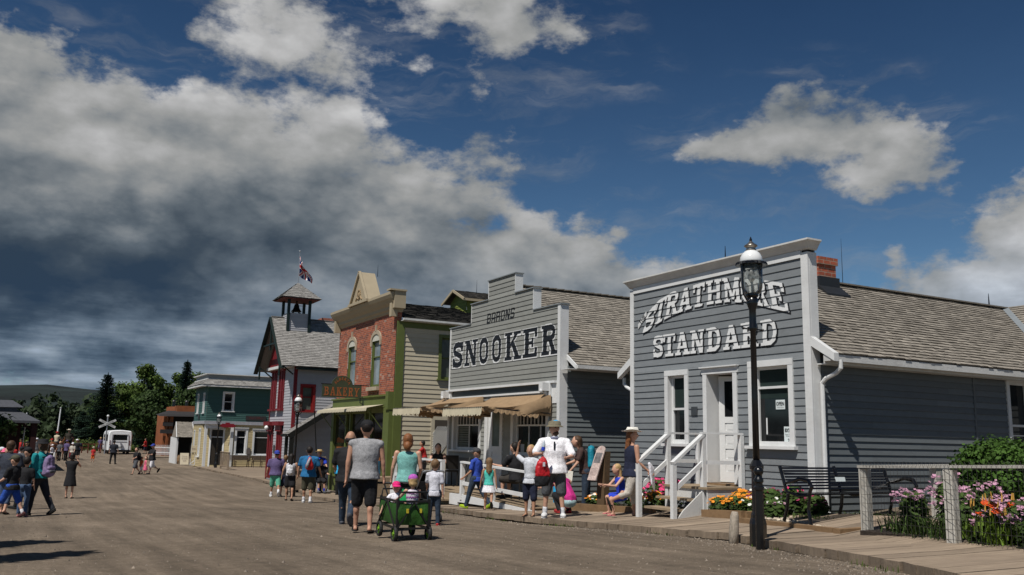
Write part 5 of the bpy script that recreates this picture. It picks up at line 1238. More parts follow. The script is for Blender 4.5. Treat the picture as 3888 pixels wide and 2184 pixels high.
def lamp(x,y,z,h,label,group='old style street lamps along the walk'):
    t=thing('street_lamp',label,'street lamp',(x,y,z),group=group); c=(0,0,0); k=h/4.2
    mb=MB(); mb.lathe([(.112,-.05),(.112,.3),(.10,.36),(.09,.38),(.09,.42),(.074,.46),(.070,1.0),(.09,1.02),(.094,1.06),(.075,1.1),(.055,1.14)],c,8); mb.build('base',BLACKP,t,local=True)
    mb=MB(); mb.lathe([(.046,1.1),(.043,2.0),(.039,2.9),(.056,2.92),(.056,2.96),(.05,2.98),(.048,3.2),(.075,3.28),(.08,3.36),(.05,3.38)],c,14); mb.tube([(-.17,0,2.93),(.17,0,2.93)],.012,6); mb.ell((-.18,0,2.93),(.02,.02,.02),6,5); mb.ell((.18,0,2.93),(.02,.02,.02),6,5); mb.build('pole',BLACKP,t,smooth=True,local=True)
    mb=MB()
    for s_ in (1,-1): mb.tube([(0,0,3.30),(s_*.10,0,3.33),(s_*.165,0,3.42),(s_*.175,0,3.55),(s_*.175,0,3.86)],.012,6); 
    mb.lathe([(.06,3.36),(.09,3.40),(.09,3.43),(.05,3.44)],c,14); mb.build('lantern_frame',BLACKP,t,local=True)
    mb=MB(); mb.lathe([(.085,3.42),(.125,3.45),(.145,3.52),(.15,3.62),(.152,3.83)],c,20); mb.build('lantern_glass',LGL,t,smooth=True,local=True)
    mb=MB(); mb.tube([(0,0,3.42),(0,0,3.62)],.012,6); mb.lathe([(.02,3.60),(.05,3.64),(.055,3.70),(.03,3.76)],c,10); mb.tube([(-.05,0,3.66),(.0,0,3.7),(.05,0,3.66)],.012,6); mb.build('burner',BRASS,t,local=True)
    wv=lambda a,j:1+(.045*math.cos(a*22) if j in(0,1) else 0)
    mb=MB(); mb.lathe([(.215,3.835),(.205,3.87),(.16,3.885),(.155,3.83)],c,88,wave=wv); mb.build('lantern_skirt',BLACKP,t,local=True)
    mb=MB(); mb.lathe([(.15,3.86),(.158,3.90),(.15,3.95),(.125,4.0),(.09,4.035),(.07,4.045)],c,20); mb.build('lantern_dome',ENM,t,smooth=True,local=True)
    mb=MB(); mb.lathe([(.07,4.04),(.075,4.06),(.06,4.08),(.075,4.10),(.095,4.11),(.09,4.125),(.05,4.15),(.03,4.17),(.02,4.185),(.012,4.19)],c,16); mb.build('lantern_cap',BRASS,t,smooth=True,local=True)
    mb=MB(); mb.lathe([(.01,4.185),(.022,4.20),(.015,4.22),(.004,4.25)],c,8); mb.build('finial',BLACKP,t,local=True)
    t.scale=(k,k,k); return t
L1=lamp(8.87,9.05,.26,4.2,'nearest black street lamp with a white dome in front of the blue grey shop')
for x,y,z,h,lb in ((9.8,34.9,-.66,3.9,'street lamp standing before the fire hall stair'),(12.4,63.5,-.68,3.75,'street lamp in front of the corner store'),(12.9,78,-.8,3.0,'small distant street lamp by the grey shed')):
    c=copy_tree(L1); c.location=(x,y,z); k=h/4.2; c.scale=(k,k,k); c['label']=lb
# iron bollard with ball top, wooden stub
t=thing('iron_bollard','black iron bollard with a ball top just in front of the nearest lamp','bollard',(8.46,8.6,.3))
mb=MB(); mb.lathe([(.057,-.1),(.057,.72),(.07,.74),(.07,.77),(.048,.79),(.048,.84)],(8.46,8.6,.3),8); mb.lathe([(.048,.82),(.062,.84),(.06,.87),(.036,.90),(.03,.93)],(8.46,8.6,.3),14); mb.build('shaft',BLACKP,t)
mb=MB(); mb.ell((8.46,8.6,1.27),(.062,.062,.062),16,12); mb.build('ball',BLACKP,t,smooth=True)
mb=MB(); mb.tube([(8.93,9.6,.15),(8.93,9.58,.4),(8.95,9.58,.62),(8.955,9.58,.68)],[.07,.068,.06,.04],10); o=mb.build('wooden_stub',M('bleached_wood',(.36,.31,.25),.9,.25,6,bump=.8,bscale=20,streak=(6,6,1)),smooth=True); tag(o,'short weathered wooden post at the boardwalk edge','post')
# ================================================================== benches
def bench(x0,x1,y,z,label,mat=BLACKP,group=None,arms=True):
    t=thing('park_bench',label,'bench',((x0+x1)/2,y,z),group=group); 
    mb=MB()
    for i in range(7): mb.box(x0+.04,x1-.04,y-.42+i*.055,y-.42+i*.055+.038,z+.42,z+.44)
    mb.build('seat',mat,t); mb=MB()
    for i in range(8): yy=y+.0+.018*i; mb.hexa([(x0+.04,yy,z+.48+i*.045),(x1-.04,yy,z+.48+i*.045),(x1-.04,yy+.018,z+.48+i*.045),(x0+.04,yy+.018,z+.48+i*.045),(x0+.04,yy+.012,z+.51+i*.045),(x1-.04,yy+.012,z+.51+i*.045),(x1-.04,yy+.03,z+.51+i*.045),(x0+.04,yy+.03,z+.51+i*.045)])
    mb.build('backrest',mat,t)
    for x in (x0,x1,(x0+x1)/2):
        mb=MB(); mb.tube([(x,y-.44,z),(x,y-.40,z+.2),(x,y-.44,z+.42),(x,y-.2,z+.40),(x,y+.03,z+.45),(x,y+.16,z+.84)],[.03,.025,.028,.022,.025,.028],8); mb.tube([(x,y+.10,z),(x,y+.03,z+.2),(x,y+.0,z+.42)],.027,8)
        if arms and x!=(x0+x1)/2: mb.tube([(x,y-.42,z+.42),(x,y-.48,z+.55),(x,y-.42,z+.64),(x,y-.25,z+.66),(x,y-.05,z+.60),(x,y+.06,z+.58)],[.025,.03,.035,.03,.025,.02],8)
        mb.build('end_frame',mat,t)
    return t
DKB=M('dark_bench_wood',(.045,.028,.018),.6)
b=bench(10.75,13.2,10.3,.44,'black slatted park bench beside the blue grey shop, behind the wire fence')
mb=MB(); mb.hexa([(11.9,10.345,1.04),(12.12,10.345,1.04),(12.12,10.36,1.04),(11.9,10.36,1.04),(11.9,10.36,1.11),(12.12,10.36,1.11),(12.12,10.375,1.11),(11.9,10.375,1.11)]); mb.build('notice',paper,b)
bench(13.15,14.9,65.2,-.68,'brown bench against the corner store wall under the plaque',DKB,'benches outside the corner store')
bench(15.1,16.3,64.6,-.7,'brown bench at the right end of the corner store, near the fire hall',DKB,'benches outside the corner store')
bb=bench(12.0,13.0,73.2,-.75,'dark bench beside the white sign',DKB,'benches outside the corner store')
mb=MB(); mb.box(12.6,13.35,62.0,62.08,-.1,.38-.38); 
FP=thing('timber_railing','short weathered timber railing by the corner store lamp','railing',(12.5,60.5,-.7))
mb=MB(); 
for y in (59.5,61.8): post(mb,12.4,y,-.7,.42,.1)
mb.build('post',WOODG,FP); mb=MB(); mb.bar((12.4,59.4,.45),(12.4,61.9,.45),.14,.04); mb.bar((12.4,59.5,-.45),(12.4,61.8,-.45),.05,.08)
for i in range(7): mb.box(12.36,12.4,59.75+i*.28,59.8+i*.28,-.5,.43)
mb.build('rail',WOODG,FP)
# ================================================================== bed edging, gravel patch
mb=MB(); mb.bar((10.95,11.5,.42),(10.95,12.5,.37),.12,.16); mb.bar((10.98,11.5,.42),(11.95,11.45,.44),.12,.14); tag(mb.build('bed_edging',WOODB),'brown timber edging of the marigold bed right of the steps','edging',group='timber bed edging')
mb=MB(); mb.bar((11.0,14.0,.28),(11.0,17.2,.16),.12,.16); tag(mb.build('bed_edging',WOODB),'brown timber edging of the flower bed left of the steps','edging',group='timber bed edging')
mb=MB()
mb.box(11.02,11.97,11.5,12.5,.2,.44); mb.box(11.02,11.97,13.85,17.1,.0,.26); mb.box(10.2,16,4,8.5,.3,.49); tag(mb.build('bed_soil',SOIL),kind='structure')
mb=MB(); mb.bar((10.2,8.9,.42),(14,8.9,.47),.12,.1); mb.bar((10.62,11.2,.38),(10.3,9.0,.43),.12,.08); tag(mb.build('gravel_edging',WOODB),'low timber border of the pale gravel strip by the bench','edging')
rs=random.Random(8); mb=MB()
for i in range(3000):
    x=rs.uniform(10.45,13.0); y=rs.uniform(9.0,9.0+.9*min(1,(x-10)/.8)+1.3*(x>10.9)); s=rs.uniform(.016,.035); z=bz(x,y)-.05
    z=.40+.05*(x-10.5)*.4; a=rs.random()*6.28
    p=[Vector((x+s*math.cos(a+k*1.57)*rs.uniform(.7,1.3),y+s*math.sin(a+k*1.57),z+rs.uniform(0,.02))) for k in range(4)]; t_=Vector((x,y,z+s*.9))
    sh=rs.random()
    for k in range(4): mb.face([p[k],p[(k+1)%4],t_],sh)
tag(mb.build('pebbles',M('pale_pebbles',(.42,.36,.28),.8,.2,20,shade=.5)),'pale gravel strip between the bench and the boardwalk','gravel',kind='stuff')
mb=MB(); rs=random.Random(2)
def blade(mb,rs,x,y,z,h,w,lean=.4):
    a=rs.random()*6.28; d=Vector((math.cos(a),math.sin(a),0)); sd=Vector((-d.y,d.x,0)); p=Vector((x,y,z)); l=rs.uniform(.1,lean)
    m1=p+d*h*l*.4+Vector((0,0,h*.6)); m2=p+d*h*l*1.3+Vector((0,0,h*(1-.3*l))); sh=rs.random()
    mb.face([p-sd*w,p+sd*w,m1+sd*w*.8,m1-sd*w*.8],sh); mb.face([m1-sd*w*.8,m1+sd*w*.8,m2],sh)
GRS=leafmat('grass_blades',(.07,.11,.02))
for i in range(2600):
    x=rs.uniform(11.3,16); y=rs.uniform(10.0,10.8); blade(mb,rs,x,y,.42,rs.uniform(.05,.12),.006)
for i in range(160):
    y=rs.uniform(5,25); x=edge(y)+rs.uniform(-.12,0); 
    if math.sin(y*2.3)>.3:
        for k in range(4): blade(mb,rs,x+rs.gauss(0,.04),y+rs.gauss(0,.05),gz(x,y),rs.uniform(.03,.08),.005)
tag(mb.build('grass',GRS),'short grass and weeds along the wall foot and boardwalk edge','grass',kind='stuff')
# ================================================================== garden plants
def foliage(mb,rs,x,y,z,rx,ry,h,n,s):
    for i in range(n):
        a=rs.random()*6.28; q=math.sqrt(rs.random()); v=rs.random()**.7; k=math.sqrt(max(0,1-v*v*.7))
        p=Vector((x+rx*q*k*math.cos(a),y+ry*q*k*math.sin(a),z+h*v)); nrm=Vector((math.cos(a)*.6,math.sin(a)*.6,rs.uniform(.2,1))).normalized()
        t1=nrm.cross(Vector((rs.uniform(-1,1),rs.uniform(-1,1),rs.uniform(-1,1)))).normalized(); t2=nrm.cross(t1); w_=s*rs.uniform(.6,1.4)
        mb.face([p-t1*w_,p+t2*w_*.5,p+t1*w_,p-t2*w_*.5],min(1,max(0,.25+.5*v*q+rs.gauss(0,.18))))
def blossom(mb,rs,p,r,n=7):
    c=rs.random(); nv=Vector((rs.uniform(-.8,.1),rs.uniform(-.8,.1),1)).normalized(); u=nv.orthogonal().normalized(); v=nv.cross(u)
    for k in range(n):
        a=6.283*k/n; a2=a+6.283/n*.9
        mb.face([p,p+(u*math.cos(a)+v*math.sin(a))*r+nv*r*.1,p+(u*math.cos((a+a2)/2)+v*math.sin((a+a2)/2))*r*1.15+nv*r*.25,p+(u*math.cos(a2)+v*math.sin(a2))*r+nv*r*.1],min(1,max(0,c+rs.gauss(0,.15))))
PET={'orange':M('orange_petals',(.75,.27,.02),.7,.15,9,shade=.3,trans=.15),'pink':M('pink_petals',(.72,.06,.20),.7,.15,9,shade=.35,trans=.15),'white':M('white_petals',(.72,.72,.66),.7,.1,9,shade=.2),'lilac':M('lilac_petals',(.46,.25,.34),.7,.15,9,shade=.4,trans=.15),'red':M('scarlet_petals',(.7,.09,.01),.6,.15,9,shade=.3,trans=.15),'crim':M('crimson_petals',(.22,.02,.07),.7,.2,9,shade=.4)}
BEDG=leafmat('bedding_leaves',(.05,.085,.02)); DKG=leafmat('shrub_leaves',(.05,.10,.018)); YG=leafmat('bright_lily_leaves',(.10,.16,.02))
def clump(kind,x,y,z,rx,ry,h,cols,label,group,seed,nl=500,ls=.035,br=.03,name=None,nb=40):
    rs=random.Random(seed); t=thing(name or kind+'_plant',label,'flowers',(x,y,z),group=group)
    mb=MB(); foliage(mb,rs,x,y,z,rx,ry,h,nl,ls); mb.build('leaves',BEDG,t)
    for c in cols:
        mb=MB()
        for i in range(nb//len(cols)):
            a=rs.random()*6.28; q=math.sqrt(rs.random())*.95; v=math.sqrt(max(0,1-q*q*.8)); blossom(mb,rs,Vector((x+rx*q*math.cos(a),y+ry*q*math.sin(a),z+h*v+rs.uniform(0,.04))),br*rs.uniform(.7,1.2))
        mb.build('blossoms',PET[c],t)
    return t
gB='bedding flowers in front of the blue grey shop'
for i,a in enumerate(((11.22,12.35,.40,.26,.24,.26,['orange'],'low mound of orange marigolds beside the step rail'),(11.3,12.0,.41,.28,.26,.30,['orange'],'fullest mound of orange marigolds in the middle of the bed'),(11.3,11.68,.42,.24,.22,.26,['orange','white'],'marigolds with white blooms nearest the lamp'),(11.7,12.3,.43,.24,.25,.34,['orange'],'marigolds at the back of the bed by the landing'),(11.72,11.9,.43,.26,.25,.40,['white','crim'],'white and dark red bedding flowers behind the lamp post'))):
    clump('marigold',*a,gB,100+i,nb=46)
for i,(x,y,h,cols,lb) in enumerate(((11.6,11.5,.42,['crim'],'leafy plant with small dark red flowers behind the lamp'),(11.75,11.15,.50,['crim','pink'],'leafy rose bush with a few pink flowers left of the bench'),(11.3,11.15,.28,['white','lilac'],'small white and lilac flowers at the bed corner'),(12.0-.15,10.75,.36,['crim'],'dark leafy plant behind the bench arm'))):
    clump('flower',x,y,.42,.26,.24,h,cols,lb,gB,120+i,nl=520,ls=.05,nb=16,br=.028)
for i,a in enumerate(((11.6,14.15,.27,.25,.3,.62,['pink'],'tall pink petunias just left of the steps'),(11.7,14.75,.26,.28,.32,.6,['pink'],'pink petunias behind the woman in the white hat'),(11.25,14.3,.27,.2,.3,.36,['orange'],'orange marigolds below the pink petunias'),(11.3,15.05,.26,.22,.3,.34,['orange','white'],'orange and white flowers behind the sitting girl'),(11.3,15.9,.24,.22,.3,.26,['orange'],'low orange flowers under the information board'),(11.4,16.5,.22,.25,.35,.22,['orange','white'],'low mixed flowers at the far end of the bed'),(11.65,15.4,.25,.22,.3,.42,['pink'],'small pink petunias against the snooker hall side'))):
    clump('petunia' if a[6]==['pink'] else 'marigold',*a,gB,140+i,br=.042 if a[6]==['pink'] else .03,nb=40)
gF='tall flowers behind the wire fence'
def tall(x,y,h,col,label,seed,n=14,stalk=.5,br=.024,rx=.27,nl=900):
    rs=random.Random(seed); t=thing('phlox_plant',label,'flowers',(x,y,.48),group=gF); mb=MB(); foliage(mb,rs,x,y,.48,rx*.9,rx*.8,h*.85,nl,.05); mb.build('leaves',BEDG,t); mb=MB()
    for i in range(n):
        a=rs.random()*6.28;q=math.sqrt(rs.random())*rx; cx,cy,cz=x+q*math.cos(a),y+q*math.sin(a),.48+h*rs.uniform(.72,1.05)-q*.3
        for k in range(9): blossom(mb,rs,Vector((cx+rs.gauss(0,.035),cy+rs.gauss(0,.035),cz+rs.gauss(0,.022))),br*rs.uniform(.6,1.1),5)
    mb.build('blossoms',PET[col],t)
for i,a in enumerate(((10.75,8.05,.62,'low lilac phlox in the fence corner'),(11.15,7.8,.78,'tallest lilac phlox, in front of the white back post'),(11.45,7.55,.70,'lilac phlox leaning left of the middle fence post'),(10.75,7.25,.66,'lilac phlox just behind the middle fence post'),(10.35,6.35,.62,'bright lilac phlox at the right edge, upper row'),(10.0,5.95,.50,'bright lilac phlox at the right edge, lower row'),(10.6,5.85,.68,'bright lilac phlox at the right edge, behind the others'),(10.15,6.62,.44,'small lilac phlox beside the orange lilies'))):
    tall(a[0],a[1],a[2],'lilac',a[3],200+i)
for i,(x,y,lb) in enumerate(((10.2,6.72,'orange lily plant right of the middle fence post'),(10.0,6.45,'orange lily plant with yellow green leaves at the fence foot'),(10.3,6.45,'orange lily plant with pale buds'))):
    rs=random.Random(230+i); t=thing('lily_plant',lb,'flowers',(x,y,.48),group=gF); mb=MB()
    for k in range(420): q=abs(rs.gauss(0,.13)); a=rs.random()*6.28; blade(mb,rs,x+q*math.cos(a),y+q*math.sin(a),.48+rs.random()*.28,rs.uniform(.1,.22),.009,.9)
    mb.build('leaves',YG,t); mb=MB()
    for k in range(3):
        p=Vector((x+rs.uniform(-.15,.1),y+rs.uniform(-.1,.1),.48+rs.uniform(.3,.5))); blossom(mb,rs,p,.045,6); blossom(mb,rs,p+Vector((0,0,.012)),.038,6)
    mb.build('blossoms',PET['red'],t)
    for k in range(7):
        p=Vector((x+rs.uniform(-.15,.15),y+rs.uniform(-.12,.15),.48+rs.uniform(.38,.56))); mb=MB(); mb.cap(p,p+Vector((rs.uniform(-.02,.02),0,.07)),.012,.006,6); mb.build('bud',M('pale_orange_buds',(.5,.28,.06),.7),t)
for i in range(9):
    x,y=((10.62,8.3),(10.5,8.1),(10.4,7.9),(10.35,7.7),(10.3,7.5),(10.2,7.3),(10.15,7.15),(10.7,7.9),(10.5,7.6))[i]
    rs=random.Random(260+i); t=thing('iris_plant','tuft of narrow iris leaves at the foot of the wire fence','plant',(x,y,.45),group='iris tufts along the wire fence'); mb=MB()
    for k in range(38): blade(mb,rs,x+rs.gauss(0,.08),y+rs.gauss(0,.09),.45,rs.uniform(.15,.42),.009,1.1)
    mb.build('leaves',BEDG,t)
rs=random.Random(300); t=thing('leafy_shrub','large rounded green shrub at the right edge behind the flowers','shrub',(12.8,7.9,.48)); mb=MB()
bl_=[(12.8+1.05*q_*math.cos(a_),7.9+.95*q_*math.sin(a_),.7+.88*z__,rs.uniform(.2,.34)) for q_,a_,z__ in [(math.sqrt(rs.random())*(1-.45*zz_*zz_),rs.random()*6.28,zz_) for zz_ in [rs.random() for _ in range(64)]]]
leafcloud(mb,rs,bl_,30000,.055,asp=1.2); mb.build('leaves',DKG,t); mb=MB()
for b_ in bl_[:14]: mb.tube([(12.8,7.9,.45),((12.8+b_[0])/2,(7.9+b_[1])/2,.8),b_[:3]],[.02,.012,.006],5)
mb.build('stems',BARK,t)
# ================================================================== wire fence
Fn=thing('wire_fence','white post and rail garden fence with black wire mesh','fence',(10.2,7.6,.45))
fo=M('flaking_white_post',(.45,.43,.385),.8,.18,9,bump=.4,bscale=14,dirt=.6,streak=(4,4,1))
A=Vector((10.42,8.56,.45)); Bp=Vector((9.87,6.88,.5)); C_=Vector((9.5,5.55,.54)); D_=Vector((9.1,4.2,.6)); E2=Vector((12.0,8.6,.47)); E3=Vector((14.2,8.6,.5))
for p in (A,Bp,C_-Vector((.05,.25,0)),D_,E2,E3):
    mb=MB(); mb.box(p.x-.06,p.x+.06,p.y-.06,p.y+.06,p.z-.12,p.z+.86); mb.build('post',fo,Fn,bevel=.008)
mb=MB(); up_=Vector((0,0,.885)); mb.bar(A+up_+Vector((0,.07,0)),D_+up_,.11,.035); mb.bar(A+up_,E3+up_,.11,.035); mb.build('top_rail',fo,Fn)
mb=MB(); rs=random.Random(4)
def mesh_run(P0,P1,off):
    L_=(P1-P0).length; n=int(L_/.075)
    for i in range(n+1):
        p=P0.lerp(P1,i/n)+off+Vector((0,0,.02)); mb.tube([p,p+Vector((rs.uniform(-.006,.006),rs.uniform(-.006,.006),.45)),p+Vector((0,0,.87))],.0022,4,cap=False)
        if i<n:
            q=P0.lerp(P1,(i+1)/n)+off; mb.tube([p+Vector((0,0,.86)),(p+q)/2+Vector((0,0,.92+.015)),q+Vector((0,0,.88))],.002,4,cap=False)
    for k in range(8):
        z=.05+k*.115; mb.tube([P0+off+Vector((0,0,z))]+[P0.lerp(P1,j/6)+off+Vector((0,0,z+rs.uniform(-.008,.008))) for j in range(1,6)]+[P1+off+Vector((0,0,z))],.0024,4,cap=False)
mesh_run(A,Bp,Vector((-.07,.02,0))); mesh_run(Bp,D_,Vector((-.07,.02,0)))
mb.build('wire_mesh',M('rusty_wire',(.03,.028,.028),.6),Fn)
# ================================================================== people
SK=[M('skin_fair',(.52,.30,.21),.5,.08,8,spec=.3),M('skin_tan',(.40,.22,.14),.5,.08,8),M('skin_warm',(.46,.25,.17),.5,.08,8)]
def C(name,c,r=.85): return M(name,c,r,.22,7,bump=.5,bscale=16,speck=60)
def person(label,x,y,z,hd,h,legs=((0,0),(0,0)),arms=((5,8,10),(5,8,10)),lean=0,top=None,bottom=None,hair=None,hat=None,shoes=None,skin=0,head=(0,0),det=1,child=False,group=None,fat=1.0,face=False,spread=3,inw=(0,0),glasses=False,sit=False,twist=0,beard=None):
    """hd: heading in degrees, 0 faces +Y, positive turns left. legs (thigh forward, knee bend) L,R; arms (forward, out, elbow) L,R"""
    t=thing('person',label,'person',(x,y,z),R(hd),group)
    H=h; hs=1.0+ (max(0,1.6-h)*.38); hr=.066*H*hs  # children have larger heads
    hip=.50*H; th=.235*H; sh_=.225*H
    pel=Vector((0,0,hip)); sp=Vector((0,math.sin(R(lean)),math.cos(R(lean))))
    hw=.052*H; sw=(.116 if h>1.5 else .104)*H*(fat**.6)
    tor=.30*H
    chest=pel+sp*tor
    neck=chest+sp*.035*H
    q=R(lean*.4+head[1]); hdv=Vector((math.sin(R(-head[0]))*math.sin(q)*.3,math.sin(q),math.cos(q)))
    hc=neck+hdv*(.045*H+hr*.78)
    L={}
    def legdir(a): return Vector((0,math.sin(R(a)),-math.cos(R(a))))
    feet=[]
    for i,s in ((0,-1),(1,1)):
        a,k=legs[i]; hp=pel+Vector((s*hw,0,0)); d1=legdir(a); d1=(d1+Vector((s*math.tan(R(spread)),0,0))).normalized(); kn=hp+d1*th; d2=(legdir(a-k)+Vector((s*math.tan(R(spread*.5)),0,0))).normalized(); an=kn+d2*sh_
        fa=(a-k)
        pitch=max(-70,min(0,fa*1.0+ (0 if k<40 or sit else 0))) if not sit else 0
        if fa>5 and not sit: pitch=min(20,fa*.6)
        fd=Vector((s*.12,math.cos(R(pitch)),math.sin(R(pitch)))).normalized()
        L[i]=(hp,kn,an,fd); feet.append(min((an+fd*.09*H).z,an.z)-.038*H)
    dz=-min(feet)
    def up(v): return v+Vector((0,0,dz))
    pel,chest,neck,hc=up(pel),up(chest),up(neck),up(hc)
    for i in L: a,b,c,d=L[i]; L[i]=(up(a),up(b),up(c),d)
    A={}
    side=Vector((1,0,0))
    for i,s in ((0,-1),(1,1)):
        f,o,e=arms[i]; sj=chest+Vector((s*sw,0,-.012*H))
        def ad(f,o,iw): return Vector((s*math.sin(R(o)),math.sin(R(f))*math.cos(R(o)),-math.cos(R(f))*math.cos(R(o))))
        d1=ad(f+lean*0,o,0); el=sj+d1*.168*H
        d2=ad(f+e,o*.5,0); d2=(d2-Vector((s*math.sin(R(inw[i])),0,0))).normalized(); wr=el+d2*.145*H; A[i]=(sj,el,wr,d2)
    vx=(.0105 if det==1 else .018)*H
    sk=SK[skin]; F=fat
    def torso(mb,g,z0=-.02,z1=1.0,sc=1):
        # stacked ellipses along the spine, g = clothing thickness
        prof=[(-.06,.075,.062),(.0,.092*F,.072*F),(.12,.092*F,.070*F),(.38,.082*F,.062*F),(.62,.094*F,.066*F),(.85,.104*F**.6,.064*F**.4),(.97,.088*F**.5,.05*F**.3),(1.03,.045,.035)]
        if h<1.5: prof=[(a,b*.88,c*.95) for a,b,c in prof]
        ids=[];n=14
        for a,rx,ry in prof:
            if a<z0-.05 or a>z1+.06: continue
            c_=pel+(chest-pel)*a; u=Vector((1,0,0)); v=sp.cross(u)
            ring=[mb.vert(c_+u*math.cos(2*math.pi*k/n)*(rx*H+g)*sc-v*math.sin(2*math.pi*k/n)*(ry*H+g)*sc) for k in range(n)]; ids.append(ring)
        for r0,r1 in zip(ids,ids[1:]):
            for k in range(n): mb.idx([r0[k],r0[(k+1)%n],r1[(k+1)%n],r1[k]])
        mb.idx(list(reversed(ids[0]))); mb.idx(ids[-1])
    # ---- body
    b=MB(); torso(b,-.006)
    b.cap(neck-sp*.05*H,hc-Vector((0,0,hr*.4)),.033*H,.031*H)
    b.ell(hc,(hr*.80,hr*.95,hr*1.16),14,10); b.ell(hc+Vector((0,hr*.25,-hr*.45)),(hr*.58,hr*.66,hr*.62),10,8)
    fyw=R(-head[0]); fx=Vector((math.sin(fyw),math.cos(fyw),0))
    b.cap(hc+fx*hr*.88+Vector((0,0,hr*.12)),hc+fx*hr*1.12-Vector((0,0,hr*.2)),hr*.10,hr*.15,6)
    ex=Vector((fx.y,-fx.x,0))
    for s in (1,-1): b.ell(hc+ex*hr*.82*s-Vector((0,0,hr*.05)),(hr*.16,hr*.2,hr*.3),6,5)
    for i in (0,1):
        hp,kn,an,fd=L[i]
        b.cap(hp,kn,.062*H*F**.5,.036*H); b.cap(kn,an,.037*H,.022*H); b.ell(kn+(an-kn)*.3-Vector((0,.006*H,0)),(.031*H,.035*H,.055*H),8,6)
        b.cap(an-fd*.02*H-Vector((0,0,.018*H)),an+fd*.10*H-Vector((0,0,.026*H)),.022*H,.014*H)
        sj,el,wr,d2=A[i]
        b.cap(sj,el,.034*H*(F**.4),.025*H); b.cap(el,wr,.026*H*(F**.3),.016*H); b.cap(wr,wr+d2*.045*H,.017*H,.019*H)
    ex_=None
    if det==1:
        ex_=MB()
        for i,s in ((0,-1),(1,1)):
            sj,el,wr,d2=A[i]; pal=wr+d2*.05*H; up1=(el-sj).normalized(); u=d2.cross(Vector((0,1,0)) if abs(d2.y)<.8 else Vector((0,0,1))).normalized(); w_=d2.cross(u)
            for k in range(4):
                o=w_*(k-1.5)*.0095*H; ln=(.034,.041,.038,.030)[k]*H; curl=u*s*.010*H
                p0=pal+o; p1=p0+d2*ln*.55+curl*.4; p2=p0+d2*ln+curl*1.5; ex_.tube([p0-d2*.01*H,p1,p2],[.0052*H,.005*H,.0038*H],6)
            p0=wr+d2*.018*H+w_*.016*H; ex_.tube([p0,p0+w_*.016*H+d2*.018*H,p0+w_*.018*H+d2*.034*H],[.0062*H,.0055*H,.004*H],6)
    merged(b,'body',sk,t,vx,3,ex_)
    if face:
        m_=MB()
        for s in (1,-1): m_.ell(hc+fx*hr*.86+ex*hr*.32*s+Vector((0,0,hr*.12)),(hr*.12,hr*.12,hr*.07),8,6)
        m_.build('eyes',M('eye_dark',(.02,.015,.012),.3),t,local=True)
        m_=MB(); m_.bar(hc+fx*hr*.93-ex*hr*.22-Vector((0,0,hr*.48)),hc+fx*hr*.93+ex*hr*.22-Vector((0,0,hr*.48)),hr*.1,hr*.08); m_.build('mouth',M('lips',(.30,.10,.09),.5),t,local=True)
    if beard:
        m_=MB(); m_.ell(hc+fx*hr*.38-Vector((0,0,hr*.78)),(hr*.56,hr*.58,hr*.42),10,8); m_.build('beard',beard,t,local=True,smooth=True)
    if glasses:
        m_=MB(); m_.bar(hc+fx*hr*.97-ex*hr*.6+Vector((0,0,hr*.12)),hc+fx*hr*.97+ex*hr*.6+Vector((0,0,hr*.12)),hr*.15,hr*.22); m_.build('sunglasses',BLACKP,t,local=True)
    # ---- bottom
    if bottom:
        kind,mt=bottom[0],bottom[1]; m_=MB(); g=.010*H
        def waist(z0,z1): 
            n=14; ids=[]
            for a,rx,ry in ((-.12,.07,.06),(-.02,.096*F,.078*F),(.10,.095*F,.075*F),(.19,.09*F,.071*F)):
                if h<1.5: rx*=.9
                c_=pel+(chest-pel)*a; ids.append([m_.vert(c_+Vector((math.cos(6.2832*k/n)*(rx*H+g),math.sin(6.2832*k/n)*(ry*H+g),0))) for k in range(n)])
            for r0,r1 in zip(ids,ids[1:]):
                for k in range(n): m_.idx([r0[k],r0[(k+1)%n],r1[(k+1)%n],r1[k]])
            m_.idx(list(reversed(ids[0]))); m_.idx(ids[-1])
        if kind in('trousers','shorts','capri','leggings'):
            waist(0,1); fr={'trousers':(1,.97),'shorts':(1,.12),'capri':(1,.5),'leggings':(1,.9),}[kind] if len(bottom)<3 else (1,bottom[2])
            wd=1.0 if kind!='shorts' else 1.25
            if kind=='leggings': wd=.9
            for i in (0,1):
                hp,kn,an,fd=L[i]
                if fr[1]<0:
                    e_=hp+(kn-hp)*(1+fr[1]); m_.cap(hp,e_,.068*H*F**.5+g*.6,.060*H*wd)
                else:
                    m_.cap(hp,kn,.068*H*F**.5+g*.5,.043*H*wd+g*.4); e_=kn+(an-kn)*fr[1]
                    if fr[1]>.02: m_.cap(kn,e_,.043*H*wd+g*.4,(.034 if kind!='leggings' else .027)*H*(1.25 if kind=='shorts' else 1)+g*.3)
        elif kind in('skirt','dress'):
            dl=bottom[2] if len(bottom)>2 else .2; n=16; ids=[]
            kc=(L[0][1]+L[1][1])/2
            for a,w_ in ((.2,.09),(0,.105),(-.3,.115),(-.65,.13),(-1,.14)):
                c_=pel+(chest-pel)*max(a,0)+(kc-pel)*(-min(a,0))*dl/.24
                ids.append([m_.vert(c_+Vector((math.cos(6.2832*k/n)*(w_*F*H)*(1+.05*math.cos(k*2.5)*(-min(a,0))),math.sin(6.2832*k/n)*(w_*F*.85*H)*(1+.05*math.sin(k*3)*(-min(a,0))),0))) for k in range(n)])
            for r0,r1 in zip(ids,ids[1:]):
                for k in range(n): m_.idx([r0[k],r0[(k+1)%n],r1[(k+1)%n],r1[k]])
            m_.idx(list(reversed(ids[0]))); m_.idx(ids[-1])
